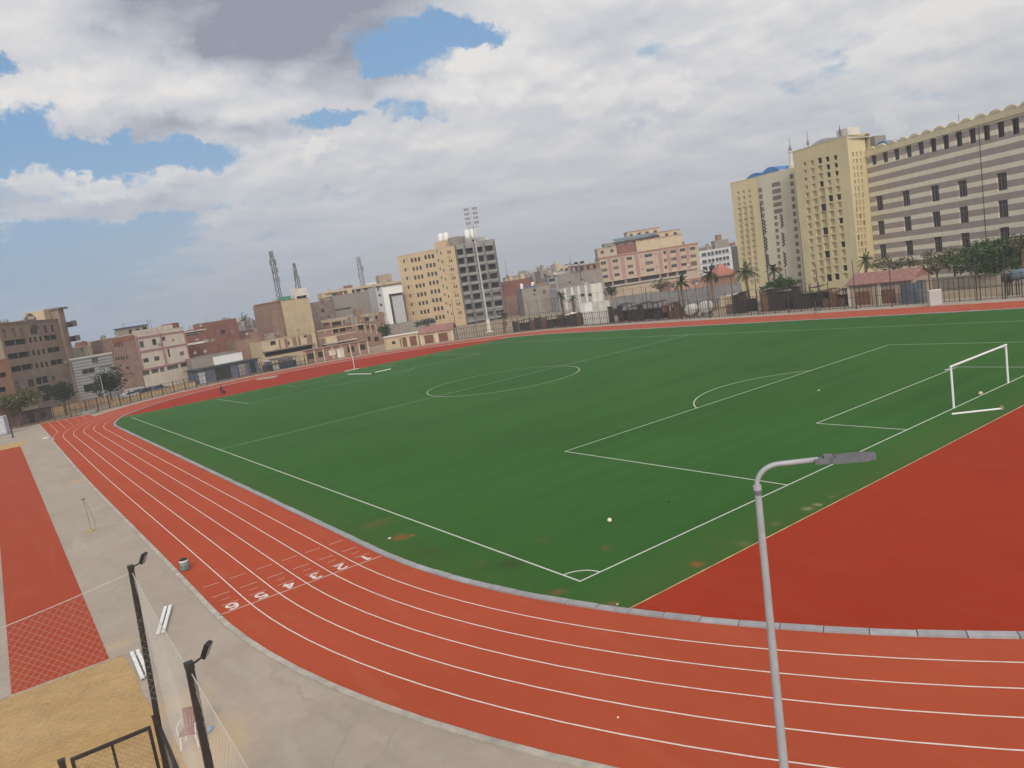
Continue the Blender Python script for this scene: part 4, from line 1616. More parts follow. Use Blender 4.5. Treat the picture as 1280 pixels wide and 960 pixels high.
shade_stall('dark ramshackle stall at the left end of the stall row, below the grey block house', 643, 706, 6, 2.8, 4, M_REED, mat('grey_sheet_roof', (0.24, 0.22, 0.20), var=.3, grime=.4), 8, 1)
shade_stall('dark reed stall block between the white walled yard and the brown hoarding', 762, 826, 6, 3.3, 4, mat('dark_sheet_screen', (0.045, 0.037, 0.034), var=.4, scale=2), M_REED, 8, 2)
shade_stall('brown hoarding stall left of the white tanks', 829, 851, 6, 3.0, 4, M_REED2, M_REED2, 3, 3)
shade_stall('small dark kiosk with a pale roof right of the white tanks', 909, 935, 7, 3.6, 3, M_REED, M_ROOFGREY, 3, 4)
shade_stall('long dark stall under the round green tree', 952, 1025, 7, 3.7, 4, M_REED, mat('mixed_sheet_roof', (0.17, 0.15, 0.14), var=.5, scale=.8, grime=.5), 9, 5)
shade_stall('low brown pen of sticks in front of the yellow tower', 1029, 1058, 7, 2.6, 3, M_REED2, M_REED, 5, 6, .4)
# white walled yard
def slab_wall(name, label, p, q, h, th, m, cat='wall', z0=0.0):
    a, b_ = Vector((*p[:2], 0)), Vector((*q[:2], 0))
    mb = MB()
    Ln = (b_-a).length
    mb.box(0, Ln, 0, th, z0, h)
    mb.box(-.05, Ln+.05, -.05, th+.05, h, h+.08)
    o = mb.build(name, m)
    o.location = a
    o.rotation_euler = (0, 0, math.atan2((b_-a).y, (b_-a).x))
    return tag(o, label, cat)


shade_stall('white portal stall with dark mesh front beside the left dark stall', 708, 728, 5.5, 2.5, 3.5, M_REED, M_WHITEP, 2, 8, .05)
slab_wall('yard_wall', 'white rendered yard wall between the dark stalls', rp(730, 6), rp(760, 6), 2.6, .25, M_WHITEP)
slab_wall('yard_wall', 'tall white rendered wall behind the white yard', rp(736, 13), rp(764, 13), 4.2, .25, M_WHITEP)
o = MB()
o.box(-1.1, 1.1, -.8, .8, 0, 1.7)
o.box(-1.15, 1.15, -.85, .85, 1.7, 1.76)
bx_ = o.build('water_box', M_WHITEMETAL)
bx_.location = (*rp(735, 9.5), 2.6)
bs_ = MB()
bs_.box(-1.2, 1.2, -.9, .9, 0, 2.6)
pb_ = bs_.build('plinth_wall', M_WHITEP)
pb_.location = (*rp(735, 9.5), 0)
tag(bx_, 'white box tank standing on the white plinth behind the yard wall', 'tank')
tag(pb_, 'white plinth that carries the box tank behind the yard wall', 'plinth')
# cabinet by the far straight
cbp = gnd(1168, 382.8)
t_ = thing('cabinet', 'pale grey upright cabinet standing alone by the far straight', 'cabinet', (cbp.x+.3, cbp.y, 0), YAW-PI/2-.25)
b = MB()
b.box(-.72, .72, -.3, .3, .1, 2.05)
b.build('body', mat('cabinet_grey', (0.46, 0.45, 0.44), var=.1, grime=.3, streak=.3), t_)
for s in (-1, 1):
    b = MB()
    b.box(s*.36-.33, s*.36+.33, -.325, -.303, .16, 1.99)
    b.build('door', mat('cabinet_grey'+'', (0, 0, 0)), t_)
b = MB()
b.box(-.75, .75, -.33, .33, 2.05, 2.1)
b.build('top', M_WHITEMETAL, t_)
b = MB()
b.box(-.68, .68, -.28, .28, 0, .1)
b.build('plinth', M_CONCR, t_)
# blue sheet screens right of the hut
t_ = slab_wall('sheet_screen', 'faded blue sheet screen right of the red roofed hut by the striped building', rp(1126, 5), rp(1147, 5), 2.7, .06, M_BLUEW, 'screen')
t_ = slab_wall('sheet_screen', 'second paler blue sheet screen beside the white cabinet', rp(1148, 5.6), rp(1160, 5.6), 3.0, .06, mat('pale_blue_sheet', (0.17, 0.19, 0.215), var=.3, scale=.8, grime=.4), 'screen')
slab_wall('metal_wall', 'long grey sheet metal wall behind the tall ball fence', at(765, 380, 188).xy, at(926, 360, 168).xy, 3.7, .12, mat('grey_sheet_metal', (0.255, 0.245, 0.245), var=.15, scale=.5, grime=.3, streak=.5))
slab_wall('boundary_wall', 'pale yellow wall below the tall ball fence near the palms', at(900, 375, 158).xy, at(955, 372, 160).xy, 2.1, .2, M_CREAM)
slab_wall('boundary_wall', 'striped stone boundary wall behind the trees at right', at(1150, 360, 139).xy, at(1320, 350, 127).xy, 1.7, .3, mat('wall_stone', (0.40, 0.34, 0.27), var=.2, scale=.8, grime=.4))
slab_wall('boundary_wall', 'brown block wall in front of the yellow nine storey building', at(475, 420, 225).xy, at(545, 410, 222).xy, 4.6, .25, M_GREYP)


def tank(label, px, d, z, rad, ln, rz, m, leg=True, name='tank'):
    p = Vector((*rp(px, d), 0))
    t_ = thing(name, label, 'tank', p, rz)
    b = MB()
    prof = [(-ln/2-.25, .25*rad), (-ln/2-.18, .7*rad), (-ln/2, rad), (0, rad*1.005), (ln/2, rad), (ln/2+.18, .7*rad), (ln/2+.25, .25*rad)]
    b.tube([(x, 0, z+rad) for x, r_ in prof], [r_ for x, r_ in prof], 20)
    b.build('drum', m, t_, smooth=True)
    for s in (-1, 1):
        b = MB()
        b.box(s*ln*.3-.1, s*ln*.3+.1, -rad*.7, rad*.7, z-.06, z+.25*rad)
        if z > .3:
            b.bar((s*ln*.3, -rad*.6, z), (s*ln*.3, -rad*.8, 0), .12)
            b.bar((s*ln*.3, rad*.6, z), (s*ln*.3, rad*.8, 0), .12)
        b.build('cradle', M_FENCE, t_)
    return t_


TW = mat('tank_white', (0.50, 0.48, 0.45), var=.12, scale=1, grime=.4, streak=.3)
tank('left white horizontal tank behind the railing, beside the brown hoarding', 866, 6, .35, 1.05, 1.6, .2, TW)
tank('right white horizontal tank behind the railing, beside the small dark kiosk', 884, 6.5, .5, 1.15, 1.7, .35, TW)
tank('blue grey horizontal tank on a trestle at the right edge', 1280, 7, 1.9, .68, 2.4, -.9, mat('tank_blue', (0.12, 0.155, 0.19), var=.2, grime=.3))
tank('small dark round tank on a trestle left of the blue grey tank', 1262, 7, 1.6, .6, .8, -.9, mat('tank_rust', (0.07, 0.045, 0.04), var=.3))

# floodlight mast
mp_ = gnd(612, 415.2)
Dm = math.hypot(mp_.x-CAM.x, mp_.y-CAM.y)
mt = at(595, 283, Dm)
ms = thing('floodlight_mast', 'tall white floodlight mast with rows of lamps in front of the bare concrete frame', 'floodlight mast', (mp_.x, mp_.y, 0), YAW-PI/2+.1)
b = MB()
HM = mt.z
b.tube([(0, 0, 3.0), (0, 0, HM*.5), (0, 0, HM)], [.27, .21, .14], 12)
M_MAST = mat('mast_white', (0.42, 0.415, 0.41), rough=.5, var=.06, streak=.15)
b.build('shaft', M_MAST, ms)
b = MB()
b.tube([(0, 0, 0), (0, 0, 3.2)], .45, 12)
b.box(-.9, .9, -.9, .9, 0, .25)
b.build('base', M_WHITEP, ms)
b = MB()
b.box(-1.5, 1.5, -.5, .5, HM-.05, HM+.08)
for s in (-1, 1):
    b.box(-1.5, 1.5, s*.5-.03, s*.5+.03, HM+.55, HM+.62)
b.build('platform', M_MAST, ms)
b = MB()
top_ = HM+4.8
b.bar((0, 0, HM), (0, 0, top_), .12)
for k in range(4):
    z_ = HM+1.3+k*1.1
    b.box(-1.55, 1.55, -.06, .06, z_-.05, z_+.05)
b.build('lamp_rack', M_MAST, ms)
lm = MB()
lm.prism([(-.26, -.16), (.26, -.16), (.2, .2), (-.2, .2)], -.24, .24)
lens_mb = MB()
lens_mb.box(-.22, .22, -.185, -.163, -.2, .2)
lme = lle = None
for k in range(4):
    for x in (-1.35, -.72, .72, 1.35):
        z_ = HM+1.3+k*1.1-.32
        if lme is None:
            o = lm.build('floodlight', M_BLACK, ms)
            lme = o.data
            l_ = lens_mb.build('lens', M_LENS, o)
            lle = l_.data
        else:
            o = bpy.data.objects.new('floodlight', lme)
            C.objects.link(o)
            o.parent = ms
            l_ = bpy.data.objects.new('lens', lle)
            C.objects.link(l_)
            l_.parent = o
        o.location = (x, -.15, z_)
        o.rotation_euler = (R(14), 0, 0)


# ---------------------------------------------------------------- vegetation
def leaf_mat(name, c0, c1):
    m, t, bs = newmat(name)
    oi = t.n('ShaderNodeNewGeometry')
    rnd = oi.outputs['Random Per Island']
    c = t.mix(rnd, c0, c1)
    t.link(c, bs.inputs['Base Color'])
    bs.inputs['Roughness'].default_value = .7
    bs.inputs['Specular IOR Level'].default_value = .2
    return m


M_LEAF = leaf_mat('leaf_green', (0.022, 0.045, 0.012), (0.07, 0.115, 0.03))
M_LEAFD = leaf_mat('leaf_dark', (0.018, 0.028, 0.014), (0.05, 0.065, 0.03))
M_LEAFY = leaf_mat('leaf_dusty', (0.055, 0.06, 0.025), (0.14, 0.135, 0.055))
M_BARK = mat('bark', (0.12, 0.085, 0.06), var=.3, scale=4, grime=.3)
M_PALMT = mat('palm_trunk', (0.17, 0.12, 0.085), var=.35, scale=6, grime=.3)
M_PALML = leaf_mat('palm_leaf', (0.03, 0.045, 0.02), (0.085, 0.10, 0.045))
M_SKIRT = leaf_mat('dry_frond', (0.13, 0.075, 0.035), (0.26, 0.16, 0.085))


def tree(label, p, trunk_h, crown, n_leaf, lsize, m, seed, name='tree', cat='tree', limbs=5, group=None):
    """crown: list of (x, y, z, rx, ry, rz) lobes relative to the base"""
    r_ = random.Random(seed)
    t_ = thing(name, label, cat, (p[0], p[1], 0), 0, group)
    b = MB()
    b.tube([(0, 0, 0), (.1, .05, trunk_h*.6), (0.05, 0, trunk_h)], [.2, .15, .12], 8)
    for k in range(limbs):
        c = crown[k % len(crown)]
        e = Vector((c[0]+r_.uniform(-.5, .5)*c[3], c[1]+r_.uniform(-.5, .5)*c[4], c[2]+r_.uniform(-.2, .5)*c[5]))
        s = Vector((0.07, 0, trunk_h*r_.uniform(.75, 1)))
        b.tube([s, s.lerp(e, .5)+Vector((0, 0, .2)), e], [.09, .06, .02], 6)
    b.build('trunk', M_BARK, t_)
    f_ = MB()
    # clumps of leaves inside the lobes, denser near the shell
    per = 14
    for k in range(n_leaf//per):
        c = crown[r_.randrange(len(crown))]
        v = Vector((r_.gauss(0, 1), r_.gauss(0, 1), r_.gauss(0, 1))).normalized()
        q = r_.uniform(.35, 1.05)**.7
        o_ = Vector((c[0]+v.x*c[3]*q, c[1]+v.y*c[4]*q, c[2]+v.z*c[5]*q))
        sz = lsize*r_.uniform(.7, 1.6)
        for j in range(per):
            w_ = o_+Vector((r_.gauss(0, 1), r_.gauss(0, 1), r_.gauss(0, .7)))*sz*1.1
            a = Vector((r_.gauss(0, 1), r_.gauss(0, 1), r_.gauss(0, .6))).normalized()
            b2 = a.cross(Vector((r_.gauss(0, 1), r_.gauss(0, 1), r_.gauss(0, 1)))).normalized()
            l1, l2 = sz*.75, sz*.36
            f_.face([w_-a*l1, w_+b2*l2, w_+a*l1, w_-b2*l2])
    f_.build('crown', m, t_)
    return t_


def palm(label, p, h, R_, seed, skirt=0.0, dens=34, group='date palms beyond the far railing'):
    r_ = random.Random(seed)
    t_ = thing('palm_tree', label, 'palm tree', (p[0], p[1], 0), r_.uniform(0, 6), group)
    b = MB()
    n_ = 14
    b.tube([(.25*math.sin(k/n_*1.5), 0, h*k/n_) for k in range(n_+1)], [.30-.08*k/n_+(.03 if k % 2 else 0) for k in range(n_+1)], 9)
    b.build('trunk', M_PALMT, t_)
    top = Vector((.25*math.sin(1.5), 0, h))
    f_ = MB()
    sk = MB()
    for k in range(dens):
        az = r_.uniform(0, 2*PI)
        el = r_.uniform(-.5, 1.35)
        tgt = f_
        L_ = R_*r_.uniform(.8, 1.1)
        droop = r_.uniform(.5, 1.0)
        d = Vector((math.cos(az), math.sin(az), 0))
        side = Vector((-d.y, d.x, 0))
        P = []
        for j in range(8):
            s = j/7
            P.append(top+d*(L_*s*math.cos(el)*(1-.12*s))+Vector((0, 0, L_*(math.sin(el)*s-droop*.55*s*s))))
        for j in range(7):
            for sd in (-1, 1):
                for q in range(2):
                    o_ = P[j].lerp(P[j+1], q*.5)
                    ll = L_*.24*(1-.55*abs((j+q*.5)/7-.35))
                    e = o_+(P[j+1]-P[j]).normalized()*ll*.55+side*sd*ll*.65+Vector((0, 0, -ll*.22))
                    wv_ = (P[j+1]-P[j]).normalized()*L_*.035
                    tgt.face([o_-wv_, o_+wv_, e])
        tgt.tube(P, [.035*(1-.8*j/7) for j in range(8)], 4, False)
    f_.build('crown', M_PALML, t_)
    if skirt:
        for k in range(70):
            az = r_.uniform(0, 2*PI)
            d = Vector((math.cos(az), math.sin(az), 0))
            z0 = h-r_.uniform(0, skirt*.6)
            s = top*1.0
            s.z = z0
            e = s+d*r_.uniform(.35, .85)+Vector((0, 0, -r_.uniform(.5, 1)*skirt*.7))
            n2 = Vector((-d.y, d.x, 0))*.13
            sk.face([s-n2, s+n2, e])
        sk.build('dry_skirt', M_SKIRT, t_)
    return t_


def pal_at(px, pyc, D, *a, **k):
    c = at(px, pyc, D)
    return c


for px, pyc, D, R_, seed, sk, lab in ((889, 342, 150, 2.9, 11, .8, 'date palm in front of the salmon roofed villa'), (933, 339, 152, 3.0, 12, .8, 'tallest date palm, in front of the far yellow tower'),
                                      (852, 352, 152, 2.3, 13, .6, 'thin grey date palm in front of the pink building'), (967, 338, 165, 2.4, 14, .5, 'upright palm rising behind the round green tree'),
                                      (1080, 326, 150, 2.2, 15, .4, 'small palm at the foot of the yellow tower, above the red roofed hut')):
    c = at(px, pyc, D)
    palm(lab, c, c.z, R_, seed, sk)
for px, pyc, D, R_, seed, sk, lab in ((701, 371, 178, 2.1, 21, 2.6, 'short shaggy fan palm with a brown skirt, left of the pair'), (715, 374, 178, 1.5, 22, 2.4, 'smaller shaggy fan palm with a brown skirt, right of the pair'),
                                      (628, 395, 176, 1.8, 23, 2.6, 'short shaggy palm beside the base of the floodlight mast')):
    c = at(px, pyc, D)
    palm(lab, c, max(2.5, c.z), R_, seed, sk, 30, 'short shaggy palms along the far bend')


def tree_px(label, px, py, D, wpx, hpx, trunk_px, n, ls, m, seed, lobes=6, **kw):
    """crown centred at a pixel, wpx by hpx half sizes"""
    c = at(px, py, D)
    rr = random.Random(seed)
    k = D/FPX
    Rx, Rz = wpx*k, hpx*k
    side = _r0
    fw = Vector((0, 0, 1)).cross(side)
    cr = []
    for i in range(lobes):
        a = -1+2*(i+.5)/lobes
        o_ = side*(a*Rx*.75) + fw*rr.uniform(-.5, .5)*Rx
        cr.append((o_.x, o_.y, c.z+rr.uniform(-.3, .3)*Rz, Rx*.45, Rx*.5, Rz*rr.uniform(.6, .95)))
    return tree(label, c, max(.6, c.z-Rz*.6), cr, n, ls, m, seed, **kw)


tree_px('broad round green tree between the two yellow towers', 975, 357, 148, 24, 12, 0, 4200, .24, M_LEAF, 31)
tree_px('wide green tree in front of the striped building at right', 1236, 320, 134, 37, 17, 0, 6500, .25, M_LEAF, 32, lobes=8)
tree_px('sparse dusty tree in front of the striped building, right of the red roofed hut', 1170, 328, 138, 20, 13, 0, 900, .24, M_LEAFY, 33)
tree_px('sparse low dusty tree behind the red roofed hut', 1118, 330, 140, 26, 8, 0, 900, .24, M_LEAFY, 34)
tree_px('thin sparse tree left of the wide green tree', 1192, 322, 139, 12, 12, 0, 500, .24, M_LEAFY, 35)
tree_px('sparse branch of foliage at the right edge beyond the wide green tree', 1277, 302, 130, 10, 8, 0, 500, .24, M_LEAFY, 36)
tree_px('dark green tree against the grey metal shed', 134, 478, 163, 17, 13, 0, 2600, .26, M_LEAFD, 37)
tree_px('dusty olive bushy tree in front of the tan school entrance', 22, 500, 153, 30, 9, 0, 3000, .26, M_LEAFY, 38)
tree_px('dark bare looking tree between the tan school and the grey metal shed', 76, 488, 158, 14, 11, 0, 1500, .26, M_LEAFD, 39)
tree_px('small green bushy tree between the unfinished brick houses and the cream hut', 481, 413, 192, 7, 8, 0, 1000, .24, M_LEAF, 40)
tree_px('low green shrub on the roofline below the yellow nine storey building', 533, 403, 200, 15, 4, 0, 700, .24, M_LEAFD, 41)
tree_px('dusty grey green shrub below the pink building', 763, 362, 195, 8, 8, 0, 700, .24, M_LEAFD, 42)
tree_px('grey green thin tree in front of the tan ground floor of the pink building', 825, 356, 190, 12, 8, 0, 600, .24, M_LEAFY, 43)


# ---------------------------------------------------------------- cars behind the railing
def car(label, px, d, rz, m, van=False):
    p = rp(px, d)
    t_ = thing('parked_car', label, 'car', (p[0], p[1], 0), rz, 'cars parked behind the far bend')
    b = MB()
    prof = [(-2.1, .35), (2.1, .35), (2.15, .7), (1.95, .9), (1.05, .98), (.5, 1.45), (-.9, 1.47), (-1.65, 1.02), (-2.1, .95)]
    if van:
        prof = [(-2.2, .35), (2.1, .35), (2.15, .9), (1.6, 1.1), (1.1, 1.8), (-2.2, 1.85)]
    for s in (-1, 1):
        pts_ = [(x, s*.82, z_) for x, z_ in prof]
        b.face(pts_ if s < 0 else pts_[::-1])
    for k in range(len(prof)):
        a, c = prof[k], prof[(k+1) % len(prof)]
        b.face([(a[0], .82, a[1]), (c[0], .82, c[1]), (c[0], -.82, c[1]), (a[0], -.82, a[1])])
    b.build('body', m, t_)
    for s in (-1, 1):
        q = MB()
        q.box(-1.35, .75, s*.83-.008, s*.83+.008, 1.0, 1.36)
        q.build('side_window', M_GLASS, t_)
    for x in (-1.35, 1.35):
        for s in (-1, 1):
            q = MB()
            q.tube([(x, s*.72, .32), (x, s*.88, .32)], .32, 14)
            w_ = q.build('wheel', M_BLACK, t_)
            q = MB()
            q.tube([(x, s*.875, .32), (x, s*.89, .32)], .18, 10)
            q.build('rim', M_GALV, w_)
    q = MB()

    return t_


M_GLASS = mat('window_glass', (0.035, 0.04, 0.045), rough=.25, var=.3, scale=.6, spec=.5)
CW = mat('car_white', (0.62, 0.62, 0.62), rough=.3, var=.05)
car('white car parked nearest the left end of the car row', 163, 13, .6, CW)
car('white van parked in the middle of the car row', 172, 15, .5, mat('van_white', (0.5, 0.5, 0.5), rough=.35), True)
car('dark car parked right of the white car', 184, 13, .55, mat('car_dark', (0.05, 0.05, 0.06), rough=.3))
car('blue grey car parked at the right end of the car row', 199, 13, .5, mat('car_blue', (0.07, 0.10, 0.15), rough=.3))

# far left corner: low shed, capped wall, white container and a leaning pole behind the chute
hut('low purple brown shed behind the railing at the far left', at(27, 520, 152).xy, at(64, 512, 156).xy, 2.0, 3, mat('purple_brown_sheet', (0.13, 0.085, 0.085), var=.3, scale=1.5, grime=.4), M_REED, name='shed', cat='shed',
    openings=((.3, 1.2, .1, 1.7, M_HOLE), (.7, 1.0, .6, 1.5, M_HOLE)), over=.15)
slab_wall('yard_wall', 'pale capped yard wall behind the purple brown shed', at(-14, 520, 157).xy, at(48, 510, 161).xy, 2.7, .3, mat('pale_cap_wall', (0.45, 0.36, 0.27), var=.15, grime=.4))
p = gnd(6, 543)
t_ = thing('container', 'white and pale blue upright container at the left edge beyond the far sand pit', 'container', (p.x, p.y, 0), 1.2)
q = MB()
q.box(-.9, .9, -.7, .7, .1, 2.9)
q.build('body', mat('container_white', (0.42, 0.45, 0.49), var=.15, grime=.3, streak=.4), t_)
q = MB()
for k in range(5):
    q.box(-.93, .93, -.73, -.7, .3+.6*k, .36+.6*k)
    q.box(-.93, -.9, -.7, .7, .3+.6*k, .36+.6*k)
q.build('rib_frame', M_GALV, t_)
p = gnd(16.5, 547)
e = at(3, 496, math.hypot(p.x-CAM.x, p.y-CAM.y))
t_ = thing('net_pole', 'thick dark pole standing at the left edge beside the white container', 'pole', (p.x, p.y, 0))
q = MB()
q.tube([(0, 0, 0), (e.x-p.x, e.y-p.y, e.z)], [.10, .08], 8)
q.build('shaft', M_DARKSTEEL, t_)
q = MB()
q.box(-.2, .2, -.2, .2, 0, .06)
q.build('base_plate', M_DARKSTEEL, t_)
lp_ = at(133, 505, 160)
t_ = thing('lamp_pole', 'slim pale lamp pole in front of the grey ribbed shed', 'lamp pole', (lp_.x, lp_.y, 0))
hl_ = at(122, 470, 160).z
q = MB()
q.tube([(0, 0, 0), (0, 0, hl_)], [.08, .05], 8)
q.tube([(0, 0, hl_), (-.5, -.2, hl_+.15), (-1.3, -.5, hl_+.2)], .04, 6)
q.build('pole', M_GALV, t_)
q = MB()
q.box(-1.9, -1.3, -.62, -.42, hl_+.14, hl_+.24)
q.build('lamp_head', M_LAMPHEAD, t_)
# ---------------------------------------------------------------- buildings
def Z(ox, oy, s):
    return lambda x, y: (ox+x/s, oy+y/s)


def win_mesh(kind):
    """unit window (1 by 1, centred) in the x-z plane"""
    b = MB()
    if kind == 'glass':
        b.box(-.44, .44, .02, .03, -.44, .44, None, 0)
        for x0, x1 in ((-.5, -.44), (.44, .5), (-.03, .03)):
            b.box(x0, x1, -.02, .04, -.5, .5, None, 1)
        for z0, z1 in ((-.5, -.44), (.44, .5)):
            b.box(-.44, .44, -.02, .04, z0, z1, None, 1)
    elif kind == 'double':
        b.box(-.47, .47, .03, .04, -.47, .47, None, 0)
        for x0, x1 in ((-.5, -.45), (-.22, -.12), (.12, .2), (.45, .5)):
            b.box(x0, x1, -.03, .05, -.5, .5, None, 1)
        b.box(-.45, .45, -.03, .05, .44, .5, None, 1)
        b.box(-.45, .45, -.02, .045, .18, .22, None, 1)
        b.box(-.45, .45, -.03, .05, -.5, -.46, None, 1)
        b.box(-.22, -.12, -.04, .06, -.46, .44, None, 1)
    elif kind == 'shutter':
        for k in range(8):
            z0 = -.5+k/8
            b.box(-.5, .5, -.01, .03, z0+.01, z0+.1, None, 1)
        b.box(-.5, .5, .035, .04, -.5, .5, None, 0)
    else:
        b.box(-.5, .5, .0, .03, -.5, .5, None, 0)
    return b


WM = {}
GLV = [M_GLASS, M_GLASS, mat('window_glass_sky', (0.09, 0.105, 0.12), rough=.15, var=.2), mat('window_curtain', (0.20, 0.175, 0.15), rough=.7, var=.25, scale=2), mat('window_dark', (0.022, 0.022, 0.022), rough=.4)]


def wmesh(kind, m0, m1):
    k = (kind, m0.name, m1.name)
    if k not in WM:
        b = win_mesh(kind)
        me = bpy.data.meshes.new('window')
        me.from_pydata(b.v, [], b.fc)
        me.materials.append(m0)
        me.materials.append(m1)
        me.polygons.foreach_set('material_index', b.mi)
        WM[k] = me
    return WM[k]


M_FRAME = mat('window_frame', (0.16, 0.13, 0.11), rough=.6, var=.2)
M_FRAMEW = mat('window_frame_pale', (0.45, 0.43, 0.40), rough=.6, var=.1)
M_SHUT = mat('shutter', (0.19, 0.17, 0.15), rough=.7, var=.25)


